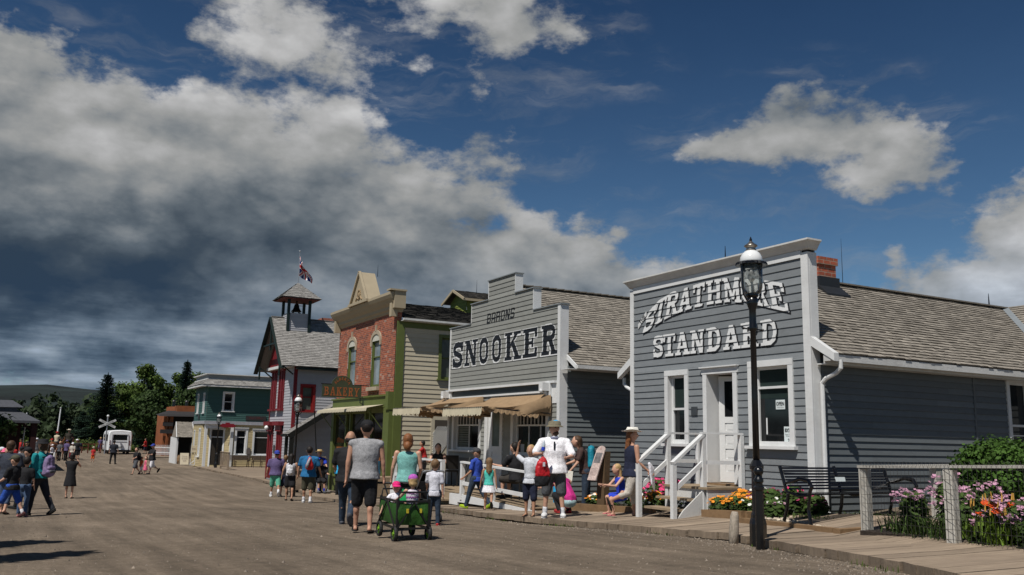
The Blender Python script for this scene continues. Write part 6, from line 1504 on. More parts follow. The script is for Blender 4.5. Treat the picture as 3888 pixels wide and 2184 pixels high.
        merged(m_,{'trousers':'trousers','capri':'trousers','leggings':'leggings','shorts':'shorts','skirt':'skirt','dress':'skirt'}[kind],mt,t,vx,3,folds=.010*H if det==1 else 0)
    # ---- top
    if top:
        kind,mt=top[0],top[1]; m_=MB(); g=.014*H; torso(m_,g,-.1 if kind!='crop' else .1,.98)
        hem=top[2] if len(top)>2 else 0
        if hem:
            n=14; ids=[]
            for a,rx,ry in ((.1,.096*F,.078*F),(-.05,.105*F,.088*F),(-hem,.108*F,.092*F)):
                if h<1.5: rx*=.92
                c_=pel+(chest-pel)*a; ids.append([m_.vert(c_+Vector((math.cos(6.2832*k/n)*(rx*H+g),math.sin(6.2832*k/n)*(ry*H+g),0))) for k in range(n)])
            for r0,r1 in zip(ids,ids[1:]):
                for k in range(n): m_.idx([r0[k],r0[(k+1)%n],r1[(k+1)%n],r1[k]])
            m_.idx(list(reversed(ids[0]))); m_.idx(ids[-1])
        for i in (0,1):
            sj,el,wr,d2=A[i]
            if kind in('tee','polo'): m_.cap(chest.lerp(sj,.5),sj-Vector((0,0,.006*H)),.048*H,.043*H*F**.3); m_.cap(sj-Vector((0,0,.006*H)),sj+(el-sj)*(.66 if kind=='tee' else .8),.043*H*F**.3,(.043 if kind=='tee' else .045)*H*F**.25)
            elif kind=='long': m_.cap(sj,el,.042*H,.034*H); m_.cap(el,wr-d2*.01*H,.033*H,.024*H)
            elif kind=='sleeveless': m_.cap(chest.lerp(sj,.4),sj-Vector((i*2-1,0,0))*.008*H,.05*H,.045*H)
        if kind!='strap': m_.cap(neck-sp*.055*H,neck-sp*.015*H,.052*H,.040*H)
        merged(m_,'shirt' if kind!='strap' else 'tank_top',mt,t,vx,3,folds=.011*H if det==1 else 0)
    # ---- hair
    if hair:
        kind,mt=hair[0],hair[1]; m_=MB(); hr0=hr; hr=hr*(.93 if hat else 1)
        bk=-fx
        m_.ell(hc+bk*hr*.24+Vector((0,0,hr*.28)),(hr*.90,hr*.96,hr*1.0),14,10)
        if kind in('short','bald'): m_.ell(hc+bk*hr*.35-Vector((0,0,hr*.25)),(hr*.74,hr*.68,hr*.6),10,8)
        if kind in('long','pony','bob','bun'):
            m_.ell(hc+bk*hr*.4-Vector((0,0,hr*.2)),(hr*.84,hr*.7,hr*.8),10,8)
        if kind=='long':
            m_.cap(hc+bk*hr*.55,hc+bk*hr*1.0-Vector((0,0,hr*2.6)),hr*.75,hr*.42); m_.cap(hc+bk*hr*.5+ex*hr*.4,hc+bk*hr*.8+ex*hr*.5-Vector((0,0,hr*2.2)),hr*.45,hr*.3); m_.cap(hc+bk*hr*.5-ex*hr*.4,hc+bk*hr*.8-ex*hr*.5-Vector((0,0,hr*2.2)),hr*.45,hr*.3)
        if kind=='pony': m_.ell(hc+bk*hr*1.0,(hr*.42,hr*.42,hr*.4),8,6); m_.cap(hc+bk*hr*1.15-Vector((0,0,hr*.2)),hc+bk*hr*1.15-Vector((0,0,hr*1.9)),hr*.40,hr*.16)
        if kind=='bob': m_.ell(hc+bk*hr*.35-Vector((0,0,hr*.6)),(hr*.95,hr*.75,hr*.7),10,8)
        if kind=='bun': m_.ell(hc+bk*hr*.85+Vector((0,0,hr*.5)),(hr*.4,hr*.4,hr*.4),8,6)
        if kind=='bald':
            m_=MB(); m_.ell(hc+bk*hr*.3-Vector((0,0,hr*.25)),(hr*.86,hr*.74,hr*.55),12,8)
        merged(m_,'hair',mt,t,vx,2,folds=.02*H if det==1 and kind in('long','pony','bob') else 0); hr=hr0
    # ---- hat
    if hat:
        kind,mt=hat[0],hat[1]; m_=MB(); c_=hc+Vector((0,0,hr*.45))
        if kind=='cap':
            m_.ell(c_-fx*hr*.05,(hr*.93,hr*1.02,hr*.78),16,10); k_=-1 if len(hat)>2 else 1
            for i in range(8):
                a0=-1.1+2.2*i/8;a1=-1.1+2.2*(i+1)/8
                def q_(a,r): return c_+Vector((0,0,-hr*.05-(r-1)*hr*.35))+fx*k_*math.cos(a)*hr*r+ex*math.sin(a)*hr*min(r,1.05)*.95
                m_.face([q_(a0,.8),q_(a1,.8),q_(a1,1.75),q_(a0,1.75)]); m_.face([q_(a0,.8)-Vector((0,0,.006)),q_(a0,1.75)-Vector((0,0,.006)),q_(a1,1.75)-Vector((0,0,.006)),q_(a1,.8)-Vector((0,0,.006))])
        elif kind=='bucket':
            m_.lathe([(hr*1.5,-hr*.22),(hr*1.48,-hr*.17),(hr*1.10,hr*.04),(hr*1.06,hr*.1),(hr*.98,hr*.62),(hr*.8,hr*.74),(.01,hr*.78)],c_,18)
        else:
            wv=(lambda a,j:1) 
            m_.lathe([(hr*1.85,hr*.12),(hr*1.87,hr*.16),(hr*1.4,hr*.02),(hr*1.06,hr*.06),(hr*1.0,hr*.55),(hr*.85,hr*.86),(hr*.5,hr*.80),(.01,hr*.76)],c_,20,sx=.92,sy=1.08)
            if kind=='cowboy':
                for i,v in enumerate(m_.v):
                    dx=(Vector(v)-c_).dot(ex)/hr
                    if abs(dx)>1.1: m_.v[i]=(v[0],v[1],v[2]+hr*.5*(abs(dx)-1.1))
        ht=m_.build('hat',mt,t,local=True,smooth=True)
        if kind in('cowboy','straw'):
            m_=MB(); m_.lathe([(hr*1.075,hr*.08),(hr*1.07,hr*.28)],c_,20,sx=.93,sy=1.09); m_.build('hat_band',M('brown_band',(.06,.04,.03)),ht,local=True)
    # ---- shoes
    if shoes:
        kind,mt=shoes[0],shoes[1]
        for i in (0,1):
            hp,kn,an,fd=L[i]; m_=MB(); upv=Vector((1,0,0)).cross(fd).normalized(); sd=fd.cross(upv)
            Mx=Matrix((sd,fd,upv)).transposed(); base=an+fd*.036*H-upv*.024*H
            if kind=='shoe': m_.ell(base+upv*.006*H,(.033*H,.088*H,.026*H),12,8,M=Mx); m_.ell(an-upv*.008*H,(.026*H,.035*H,.028*H),10,7,M=Mx); m_.ell(base-upv*.012*H,(.034*H,.090*H,.010*H),12,5,M=Mx)
            else: m_.ell(base-upv*.014*H,(.034*H,.088*H,.008*H),12,5,M=Mx); m_.bar(base+sd*.03*H+fd*.02*H,base-sd*.03*H+fd*.02*H,.02*H,.012*H)
            o=m_.build('shoe' if kind=='shoe' else 'sandal',mt,t,local=True,smooth=True)
            if len(shoes)>2:
                m_=MB(); m_.cap(an-Vector((0,0,.005*H)),an+(kn-an).normalized()*.05*H,.029*H,.028*H); m_.build('sock',shoes[2],t,local=True,smooth=True)
    t['_']=0; del t['_']
    return t,dict(L=L,A=A,hc=hc,hr=hr,chest=chest,pel=pel,neck=neck,H=H)
def pack(c,mat,label,r=(.16,.12,.25),hd=0,cat='backpack',pocket=None):
    c=Vector(c); q=Matrix.Rotation(R(hd),4,'Z'); P_=lambda x,y,z:c+q@Vector((x*r[0],y*r[1],z*r[2])); m_=MB()
    for sx_i in (-1,1):
        m_.cap(P_(.52*sx_i,0,-.6),P_(.42*sx_i,0,.62),r[0]*.5,r[0]*.42); 
    m_.cap(P_(0,-.15,-.62),P_(0,-.05,.7),r[0]*.62,r[0]*.5); m_.cap(P_(-.4,-.5,-.5),P_(.4,-.5,-.5),r[0]*.4,r[0]*.4); m_.cap(P_(-.35,-.55,-.15),P_(.35,-.55,-.15),r[0]*.36,r[0]*.36)
    o=merged(m_,cat,mat,None,.014,2,folds=.03); tag(o,label,cat)
    m_=MB()
    for sx_i in (-1,1): m_.tube([P_(.45*sx_i,.5,.85),P_(.62*sx_i,1.6,.7),P_(.68*sx_i,1.7,-.1),P_(.6*sx_i,.7,-.7)],.018,6)
    m_.tube([P_(-.15,.3,.95),P_(0,.3,1.12),P_(.15,.3,.95)],.012,6); m_.build('strap',BLK,o)
    if pocket: m_=MB(); m_.cap(P_(-.35,-.85,-.45),P_(.35,-.85,-.45),r[0]*.26,r[0]*.26); m_.build('pocket',pocket,o,smooth=True)
    return o
def wp(t,v): return Matrix.Translation(t.location)@Matrix.Rotation(t.rotation_euler.z,4,'Z')@Vector(v)
BLK=C('black_cloth',(.012,.012,.014)); NAVY=C('navy_cloth',(.014,.018,.04)); DEN=C('dark_denim',(.025,.04,.065)); GRYT=C('heather_grey_cloth',(.27,.27,.28)); AQ=C('aqua_cloth',(.17,.40,.37)); WHT=C('white_cloth',(.70,.69,.73)); ROY=C('royal_blue_cloth',(.03,.07,.38)); TURQ=C('turquoise_cloth',(.07,.45,.38))
CHA=C('charcoal_shorts',(.08,.085,.095)); MAG=C('magenta_cloth',(.48,.025,.20)); BLUD=C('bright_blue_cloth',(.02,.05,.45)); STONE=C('stone_cloth',(.42,.38,.33)); PUR=C('faded_purple_cloth',(.10,.075,.17)); GRN=C('sea_green_cloth',(.10,.36,.25)); BLUT=C('mid_blue_cloth',(.015,.12,.27)); CAM=C('khaki_shorts',(.06,.055,.035)); RED_=C('red_cloth',(.38,.02,.02)); TEALC=C('teal_cloth',(.01,.22,.24)); BLUS=C('blue_shorts',(.02,.07,.33)); CYAN=C('cyan_cloth',(.02,.33,.62)); PINK=C('pink_cloth',(.65,.12,.22)); ORG=C('orange_cloth',(.60,.13,.03)); LAV=C('pale_lavender_cloth',(.50,.45,.62))
HB=C('dark_hair',(.015,.011,.009),.6); HG=C('auburn_hair',(.19,.075,.028),.55); HBL=C('blond_hair',(.42,.28,.13),.55); HBR=C('brown_hair',(.06,.032,.016),.6); HLB=C('light_brown_hair',(.17,.10,.05),.6)
SHW=C('white_shoe',(.62,.62,.62)); SHB=C('black_shoe',(.015,.015,.015)); SHG=C('lime_shoe',(.30,.42,.02)); SHR=C('red_shoe',(.35,.03,.03)); SHC=C('grey_shoe',(.07,.075,.09)); SHP=C('pink_sandal',(.55,.18,.2)); SOCK=C('white_sock',(.6,.6,.62))
KHK=C('khaki_hat',(.16,.14,.095)); HWH=C('white_hat',(.70,.68,.62))
AWAY=-25  # heading that walks straight away from the viewer
# --- the family with the wagon
pA,dA=person('man in a grey sleeveless shirt, black shorts and black cap, seen from behind',5.19,14.25,gz(5.2,14.2)+.005,AWAY,1.80,legs=((8,0),(-6,4)),arms=((-3,9,10),(4,10,6)),lean=1,top=('sleeveless',GRYT,.10),bottom=('shorts',BLK,.06),hair=('short',HB),hat=('cap',BLK),shoes=('sandal',SHB),fat=1.22,inw=(0,0),skin=2)
pB_,dB=person('woman in an aqua tank top with auburn hair tied back, seen from behind',6.65,15.95,gz(6.65,15.95),AWAY-3,1.66,legs=((6,0),(-8,8)),arms=((6,14,12),(4,10,45)),top=('strap',AQ,.12),bottom=('capri',BLK,.4),hair=('bob',HG),shoes=('sandal',SHB),fat=1.12,skin=0,inw=(0,15))
m_=MB(); m_.lathe([(.115,-.10),(.20,-.07),(.205,.0),(.20,.02)],dB['pel']+Vector((0,0,.02)),16,sy=.82); m_.build('undershirt',LAV,pB_,local=True,smooth=True)
m_=MB(); m_.ell(dB['hc']+Vector((0,-.13,-.10)),(.075,.06,.09),10,8); m_.build('ponytail',HG,pB_,local=True,smooth=True)
person('man with a bald crown in a black tee and jeans, walking',5.62,16.3,gz(5.6,16.3),AWAY-2,1.76,legs=((22,8),(-22,32)),arms=((18,10,60),(-8,8,20)),top=('tee',BLK,.1),bottom=('trousers',DEN),hair=('bald',HB),shoes=('shoe',SHC),fat=1.25,skin=1)
person('small boy in a white polo shirt and dark jeans, seen from behind',7.1,15.66,gz(7.1,15.7),AWAY-4,1.19,legs=((2,0),(-2,0)),arms=((20,8,45),(0,8,6)),top=('tee',C('pale_polo',(.56,.56,.62)),.16),bottom=('trousers',DEN),hair=('short',HLB),shoes=('shoe',SHR),fat=.98)
# wagon
Wg=thing('folding_wagon','green folding wagon with a black frame carrying two small children','wagon',(5.24,12.62,gz(5.3,12.6)),R(0))
wz=gz(5.3,12.6); ax_=Vector((math.sin(R(6)),math.cos(R(6)),0)); sx_=Vector((ax_.y,-ax_.x,0)); O_=Vector((5.24,12.62,wz))
def WP(u,v,z): p=O_+sx_*u+ax_*v; return Vector((p.x,p.y,wz+z))
Lw_,Ww_=.46,.235
GRW=C('grass_green_fabric',(.022,.075,.010),.6); GRK=M('black_frame',(.012,.012,.012),.4)
mb=MB()
def panel(mb,a,b,z0,z1,n=8,bulge=.03,nrm=Vector((0,0,0))):
    ids=[]
    for j in range(5):
        v=j/4; ids.append([mb.vert(Vector((0,0,z0+(z1-z0)*v-.02*math.sin(math.pi*i/n)*(v)))+a.lerp(b,i/n)+nrm*bulge*math.sin(math.pi*v)*(.7+.5*math.sin(i*2.1))) for i in range(n+1)])
    for r0,r1 in zip(ids,ids[1:]):
        for i in range(n): mb.idx([r0[i],r0[i+1],r1[i+1],r1[i]])
cs=[WP(-Ww_,-Lw_,0),WP(Ww_,-Lw_,0),WP(Ww_,Lw_,0),WP(-Ww_,Lw_,0)]
for i in range(4):
    a,b=cs[i],cs[(i+1)%4]; nn=(b-a).cross(Vector((0,0,1))).normalized(); panel(mb,a,b,.24,.56,nrm=nn)
mb.face([c+Vector((0,0,.245)) for c in cs]); mb.build('fabric_tub',GRW,Wg,smooth=True)
mb=MB()
for i in range(4):
    a,b=cs[i],cs[(i+1)%4]; nn=(b-a).cross(Vector((0,0,1))).normalized()*.035; mb.bar(a+Vector((0,0,.57)),b+Vector((0,0,.57)),.03,.03); mb.bar(a+Vector((0,0,.19)),b+Vector((0,0,.19)),.028,.028)
    mb.bar(a+nn+Vector((0,0,.2)),(a+b)/2+nn+Vector((0,0,.56)),.02,.02); mb.bar(b+nn+Vector((0,0,.2)),(a+b)/2+nn+Vector((0,0,.56)),.02,.02); mb.bar(a+Vector((0,0,.12)),a+Vector((0,0,.60)),.035,.035)
for s in (-1,1): mb.tube([WP(-Ww_*1,s*Lw_,.57),WP(-Ww_*.9,s*Lw_,.70),WP(Ww_*.9,s*Lw_,.70),WP(Ww_,s*Lw_,.57)],.013,6)
mb.build('frame',GRK,Wg)
for u,v in ((-1,-1),(1,-1),(1,1),(-1,1)):
    c_=WP(u*(Ww_+.02),v*(Lw_-.05),.115); mb=MB(); n=20
    for j in range(n):
        a0,a1=6.2832*j/n,6.2832*(j+1)/n
        def wv_(a,r,o): return c_+ax_*math.cos(a)*r+Vector((0,0,math.sin(a)*r))+sx_*o
        for (r0,o0),(r1,o1) in (((.085,-.025),(.11,-.025)),((.11,-.025),(.118,0)),((.118,0),(.11,.025)),((.11,.025),(.085,.025)),((.085,.025),(.085,-.025))): mb.face([wv_(a0,r0,o0),wv_(a1,r0,o0),wv_(a1,r1,o1),wv_(a0,r1,o1)])
    wo=mb.build('wheel',M('tyre_rubber',(.02,.02,.02),.7),Wg); mb=MB()
    for k in range(6): a=k*1.047; mb.bar(c_,wv_(a,.088,0),.02,.02)
    mb.tube([c_-sx_*.03,c_+sx_*.03],.025,8); mb.build('rim',C('lime_rim',(.15,.30,.02)),wo)
mb=MB(); hh_=WP(0,Lw_,.3); grip=wp(pA,dA['A'][1][2]+dA['A'][1][3]*.08); mb.tube([hh_,hh_.lerp(grip,.5)+Vector((0,0,-.03)),grip],.014,6); gx_=(Vector((.87,-.48,0)))*.11; mb.tube([grip-gx_,grip+gx_],.018,8); mb.build('handle',GRK,Wg)
mb=MB(); mb.ell(WP(Ww_+.05,.05,.38),(.09,.12,.10),12,8); mb.build('water_bag',M('clear_plastic_bag',(.25,.28,.28),.2,.3,20,spec=.5),Wg,smooth=True)
for k,(a,b) in enumerate(((-.1,-.47),(.1,-.46))): 
    mb=MB(); mb.box(*(lambda p:(p.x-.015,p.x+.015,p.y-.02,p.y+.0,p.z-.03,p.z+.03))(WP(a,b-.03,.44))); mb.build('yellow_tab',C('yellow_tab',(.5,.4,.03)),Wg)
p=WP(-.05,.30,.27); person('toddler in a bright pink cap and white tee riding in the wagon',p.x,p.y,p.z,165,.84,legs=((86,10),(86,10)),arms=((50,15,20),(5,40,10)),top=('tee',WHT),bottom=('shorts',PINK,-.2),hair=('short',HBL),hat=('cap',C('hot_pink_cap',(.62,.02,.16))),sit=True,shoes=('shoe',SHP))
p=WP(.05,-.22,.33); kp,kd=person('toddler in a purple cap and zigzag top riding in the wagon',p.x,p.y,p.z,-6,.95,legs=((86,10),(86,10)),arms=((50,20,20),(40,15,20)),top=('strap',C('zigzag_top_white',(.6,.55,.62))),bottom=('shorts',WHT,-.2),hair=('bob',HBL),hat=('cap',C('orchid_cap',(.42,.10,.42))),sit=True,shoes=('shoe',SHP))
for r_ in range(4):
    m_=MB()
    for i in range(16):
        a0=math.pi*(1+i/16);a1=math.pi*(1+(i+1)/16); c_=kd['pel']+(kd['chest']-kd['pel'])*(.15+r_*.22); q0=.012*(i%2);q1=.012*((i+1)%2)
        rx,ry=.098,.078
        f_=lambda a,z:(c_.x+math.cos(a)*rx,c_.y+math.sin(a)*ry,c_.z+z); m_.face([f_(a0,q0),f_(a1,q1),f_(a1,q1+.02),f_(a0,q0+.02)])
    m_.build('zigzag_stripe',C('zigzag_purple',(.25,.08,.25)),kp,local=True)
mb=MB(); q=WP(0,.02,.62); mb.hexa([tuple(q+Vector(v)) for v in ((-.1,0,-.1),(.08,0,-.1),(.08,.01,-.1),(-.1,.01,-.1),(-.02,.02,.1),(.12,.02,.06),(.12,.03,.06),(-.02,.03,.1))]); tag(mb.build('green_folder',C('bright_green_card',(.02,.42,.12),.6)),'bright green folder held up between the two wagon children','folder')
# stroller
ST=thing('stroller','black stroller with a curved hood beside the boy in the white shirt','stroller',(7.45,17.0,gz(7.4,17.0))); sz_=gz(7.4,17.0)
mb=MB()
for i in range(9):
    a0=-.2+2.2*i/9;a1=-.2+2.2*(i+1)/9
    f_=lambda a,o:(7.45+o,17.0+.27*math.cos(a),sz_+.68+.30*math.sin(a)); mb.face([f_(a0,-.24),f_(a1,-.24),f_(a1,.24),f_(a0,.24)])
for o in (-.24,.24): mb.face([(7.45+o,17.0+.27*math.cos(-.2+2.2*i/9),sz_+.68+.30*math.sin(-.2+2.2*i/9)) for i in range(10)])
mb.build('hood',BLK,ST,smooth=False); mb=MB(); mb.hexa([(7.23,16.80,sz_+.3),(7.67,16.80,sz_+.3),(7.67,17.20,sz_+.35),(7.23,17.20,sz_+.35),(7.23,16.74,sz_+.8),(7.67,16.74,sz_+.8),(7.67,16.82,sz_+.8),(7.23,16.82,sz_+.8)]); mb.build('seat',BLK,ST)
mb=MB()
for o in (-.23,.23): mb.tube([(7.45+o,17.35,sz_+.08),(7.45+o,16.90,sz_+.55),(7.45+o,16.50,sz_+1.0),(7.45+o*.8,16.45,sz_+1.02)],.014,6); mb.tube([(7.45+o,16.65,sz_+.08),(7.45+o,17.00,sz_+.5)],.014,6)
mb.tube([(7.26,16.45,sz_+1.02),(7.64,16.45,sz_+1.02)],.018,6); mb.build('frame',METAL,ST)
for o in (-.23,.23):
    for y in (16.65,17.35): mb=MB(); mb.tube([(7.45+o-.02,y,sz_+.085),(7.45+o+.02,y,sz_+.085)],.085,16); mb.build('wheel',M('tyre_rubber',(.02,.02,.02)),ST)
# --- in front of the snooker hall
person('boy in a royal blue tee and jeans with a dark cap, striding left',9.92,19.48,bz(9.92,19.48),28,1.44,legs=((20,4),(-24,14)),arms=((8,8,45),(-5,8,10)),top=('tee',ROY,.14),bottom=('trousers',DEN),hair=('short',HBR),hat=('cap',C('grey_cap',(.05,.05,.055))),shoes=('shoe',SHG),head=(20,0),skin=1)
gp,gd=person('little girl in a turquoise vest and white skirt, walking away',9.9,18.77,bz(9.9,18.77),-30,1.16,legs=((6,0),(-20,40)),arms=((10,16,5),(-2,12,6)),top=('strap',TURQ,.02),bottom=('skirt',WHT,.16),hair=('long',HLB),shoes=('sandal',SHB),skin=1)
mw,dw=person('man in a white polo shirt, bucket hat and grey shorts, facing the street',9.38,15.05,bz(9.38,15.05)+.005,148,1.84,legs=((3,2),(-3,3)),arms=((22,20,62),(28,26,66)),lean=-2,top=('polo',C('bright_white_polo',(.78,.77,.80)),.14),bottom=('shorts',CHA,.08),hair=('short',HBR),hat=('bucket',KHK),shoes=('shoe',SHW,SOCK),face=True,fat=1.28,head=(30,-8),beard=HBR,inw=(38,44),skin=0,spread=7)
m_=MB(); m_.lathe([(.075,-.02),(.10,.0),(.085,.035),(.07,.045)],dw['neck']-Vector((0,0,.03)),14); m_.build('collar',C('blue_grey_collar',(.16,.17,.24)),mw,local=True,smooth=True)
m_=MB(); c_=dw['chest']; m_.bar(c_+Vector((0,.17,-.02)),c_+Vector((.0,.19,-.17)),.03,.02); m_.build('sunglasses_on_collar',BLACKP,mw,local=True)
hdp=wp(mw,dw['A'][1][2]+dw['A'][1][3]*.05)
BG=thing('red_bag','red and black drawstring bag held by the man in the white polo shirt','bag',tuple(hdp))
hb=Vector((hdp.x-.04,hdp.y-.10,hdp.z-.06))
m_=MB(); m_.lathe([(.02,0),(.06,-.05),(.12,-.14),(.155,-.28),(.155,-.37)],hb,14,sy=.62); uo=merged(m_,'upper_bag',C('scarlet_nylon',(.42,.012,.018),.5),None,.014,2,folds=.07); uo.parent=BG; uo.location=-BG.location
m_=MB(); m_.lathe([(.15,-.35),(.16,-.46),(.14,-.54),(.08,-.56)],hb,14,sy=.62); uo=merged(m_,'lower_bag',BLK,None,.014,2,folds=.05); uo.parent=BG; uo.location=-BG.location
m_=MB(); m_.tube([hb+Vector((-.02,0,-.02)),Vector(hdp)+Vector((0,-.02,.03)),hb+Vector((.03,0,-.02))],.008,6); m_.build('cord',BLK,BG)
m_=MB(); m_.box(hb.x-.05,hb.x-.0,hb.y-.105,hb.y-.1,hb.z-.18,hb.z-.1); m_.build('white_tag',WHT,BG)
m_=MB(); bt=Vector(hdp)+Vector((-.02,-.08,.02)); m_.tube([bt,bt+Vector((.02,0,.16)),bt+Vector((.025,0,.2)),bt+Vector((.026,0,.23))],[.035,.035,.015,.014],10); bo=m_.build('water_bottle',M('clear_bottle',(.45,.5,.55),.1,.1,9,spec=.6),None,smooth=True); tag(bo,'clear water bottle with a blue label in the same hand as the red bag','bottle')
m_=MB(); m_.tube([bt+Vector((.003,0,.03)),bt+Vector((.014,0,.1))],.037,10,cap=False); m_.build('label_band',BLUD,bo)
person('child in a pale tee with one arm raised beside the white polo shirt',9.25,15.75,bz(9.25,15.75),130,1.38,legs=((4,0),(-4,2)),arms=((10,20,70),(40,125,130)),top=('tee',C('pale_grey_tee',(.52,.54,.58)),.12),bottom=('shorts',NAVY,.1),hair=('pony',HBL),shoes=('sandal',SHB),inw=(10,90),skin=1)
pk,dk_=person('woman in a magenta top crouching with her back to the viewer',10.28,15.95,bz(10.3,15.95),-5,1.62,legs=((100,140),(96,138)),arms=((60,8,30),(60,8,30)),lean=42,bottom=('trousers',BLK),hair=('short',HBR),shoes=('shoe',SHR),fat=1.2,head=(0,30),sit=True)
m_=MB(); c0,c1=dk_['pel'],dk_['chest']; m_.cap(c0+Vector((0,.0,.02)),c0.lerp(c1,.55),.20,.185); m_.cap(c0.lerp(c1,.5),c1,.18,.15)
for i in (0,1): sj,el,wr,d2=dk_['A'][i]; m_.cap(sj.lerp(c1,.3),sj.lerp(el,.7),.085,.07)
merged(m_,'shirt',MAG,pk,.017,4)
m_=MB(); m_.ell(c0+Vector((0,-.07,-.04)),(.165,.13,.12),14,10); m_.build('undershirt',C('pale_aqua_vest',(.35,.5,.52)),pk,local=True,smooth=True)
ps,dps=person('person with a turquoise backpack reading behind the information board',11.35,16.85,bz(11.3,16.8)-.02,58,1.66,legs=((4,0),(-4,0)),arms=((18,10,24),(30,12,40)),lean=14,top=('tee',C('brown_tee',(.06,.035,.03)),.1),bottom=('trousers',DEN),hair=('long',HBR),shoes=('shoe',SHB),head=(0,28))
pack(wp(ps,dps['chest']+Vector((0,-.22,-.16))),C('turquoise_backpack',(.01,.20,.28),.5),'turquoise backpack on the person behind the information board',(.18,.13,.26),58)
hp_=wp(ps,dps['A'][0][2]+dps['A'][0][3]*.07)
m_=MB(); q=Vector(hp_)+Vector((-.12,-.08,-.05)); m_.hexa([tuple(q+Vector(v)) for v in ((-.05,.14,-.14),(.08,-.14,-.14),(.09,-.13,-.14),(-.04,.15,-.14),(0,.16,.12),(.14,-.1,.1),(.15,-.09,.1),(.01,.17,.12))]); o=m_.build('folded_map',C('pale_map',(.5,.48,.42)),None); tag(o,'folded paper map held out below the information board','map')
# information board, slanted on a post
IB=thing('information_board','slanted round topped information board on a brown backing among the flowers','sign',(10.8,15.8,.2))
bbk=M('board_back',(.10,.065,.035),.8,.2,3); fwd_=Vector((-1,-.12,0)).normalized(); rg=Vector((.12,-1,0)).normalized()
lowp=Vector((10.78,15.8,.80)); hip_=Vector((11.0,15.78,1.42))
upd=(hip_-lowp); nrm_=rg.cross(upd).normalized()
if nrm_.dot(fwd_)<0: nrm_=-nrm_
def IP(a,b,o=0): return lowp+rg*a+upd*b+nrm_*o
m_=MB(); pts=[(-.13,0),(.13,0)]+[(.13*math.cos(a*math.pi/10),1+.16*math.sin(a*math.pi/10)) for a in range(11)]; m_.face([IP(a,b,.012) for a,b in pts]); m_.face([IP(a,b,-.012) for a,b in reversed(pts)])
for i in range(len(pts)): a,b=pts[i],pts[(i+1)%len(pts)]; m_.face([IP(*a,.012),IP(*a,-.012),IP(*b,-.012),IP(*b,.012)])
m_.build('face_panel',C('pale_pink_panel',(.50,.40,.36)),IB)
m_=MB(); m_.face([IP(-.10,.58,.016),IP(.10,.58,.016),IP(.10,.92,.016),IP(-.10,.92,.016)]); m_.build('photograph',M('old_photo',(.16,.15,.15),.6,.6,9),IB)
for i in range(9): pass
text_mesh('Information for visitors\nabout this street and\nits early buildings and\nthe people who lived\nand worked here at the\nturn of the century\nand in later years.',.024,M('faint_print',(.22,.16,.15)),IB,(tuple(IP(0,.28,.015)),tuple(rg),tuple(upd.normalized())),'printed_text')
m_=MB(); m_.face([IP(-.012,1.04,.016),IP(.012,1.04,.016),IP(0,1.1,.016)]); m_.build('emblem',C('red_emblem',(.4,.04,.04)),IB)
m_=MB(); bl0=Vector((11.0,15.8,.15)); m_.hexa([tuple(bl0+rg*-.11),tuple(bl0+rg*.11),tuple(bl0+rg*.11-fwd_*.13),tuple(bl0+rg*-.11-fwd_*.13),tuple(IP(-.12,.98,-.015)),tuple(IP(.12,.98,-.015)),tuple(IP(.12,.98,-.015)-fwd_*.16),tuple(IP(-.12,.98,-.015)-fwd_*.16)]); m_.build('backing',bbk,IB)
person('little girl in a blue dress sitting on the timber edging with long blond hair',10.60,14.48,bz(10.6,14.5)+.0,82,1.22,legs=((82,92),(86,96)),arms=((45,5,50),(45,5,50)),lean=10,top=('strap',BLUD,.05),bottom=('shorts',BLUD,-.35),hair=('long',HBL),shoes=('sandal',SHP),sit=True,inw=(20,20),head=(0,20))
hw_,dh_=person('woman in a white wide brimmed hat and navy tank top walking right',10.42,13.93,bz(10.42,13.93)+.005,-102,1.66,legs=((10,2),(-18,52)),arms=((4,8,50),(2,8,50)),lean=2,top=('strap',NAVY,.16),bottom=('capri',STONE,.45),hair=('long',HG),hat=('cowboy',HWH),shoes=('sandal',SHB),face=True,fat=1.05,head=(-20,0),skin=2)
q=wp(hw_,dh_['A'][1][2]); m_=MB()
for i in range(5): m_.cap((q[0]+.02+.02*i,q[1]-.03,q[2]+.12-.02*i),(q[0]+.06+.03*i,q[1]-.05+.02*i,q[2]-.25-.03*i),.035,.02,6)
tag(merged(m_,'folded_shirt',WHT,None,.012,3),'white shirt draped over the forearm of the woman in the hat','shirt')
# seated under the awnings
DK=M('dark_chair',(.02,.018,.016),.6)
def chair(x,y,z,label,face=-1):
    t=thing('porch_chair',label,'chair',(x,y,z),group='dark chairs on the snooker hall porch'); m_=MB(); m_.box(x-.22,x+.22,y-.22,y+.22,z+.42,z+.46); m_.build('seat',DK,t); m_=MB(); m_.box(x-.2,x+.2,y-.24*face-.02,y-.24*face+.02,z+.5,z+.9); m_.build('backrest',DK,t)
    for a in (-.2,.2):
        for b in (-.2,.2): m_=MB(); m_.bar((x+a,y+b,z),(x+a,y+b,z+.43),.03,.03); m_.build('leg',DK,t)
chair(11.15,19.35,.17,'dark chair under the man sitting in black on the porch',1); chair(11.5,24.4,.22,'dark chair under the woman sitting at the far end of the porch',1)
person('heavy man in black sitting sideways under the nearer awning',11.1,19.5,.17,20,1.76,legs=((85,88),(85,88)),arms=((40,6,60),(40,6,60)),lean=10,top=('tee',BLK,.1),bottom=('shorts',C('dark_khaki',(.04,.035,.03)),.05),hair=('short',HB),shoes=('shoe',SHB),sit=True,fat=1.35,head=(0,10))
person('dark haired woman in a black vest sitting under the farther awning',11.2,24.5,.22,150,1.6,legs=((85,88),(85,88)),arms=((35,10,60),(35,10,60)),lean=12,top=('strap',BLK),bottom=('trousers',BLK),hair=('long',HB),shoes=('shoe',SHB),sit=True,head=(0,25))
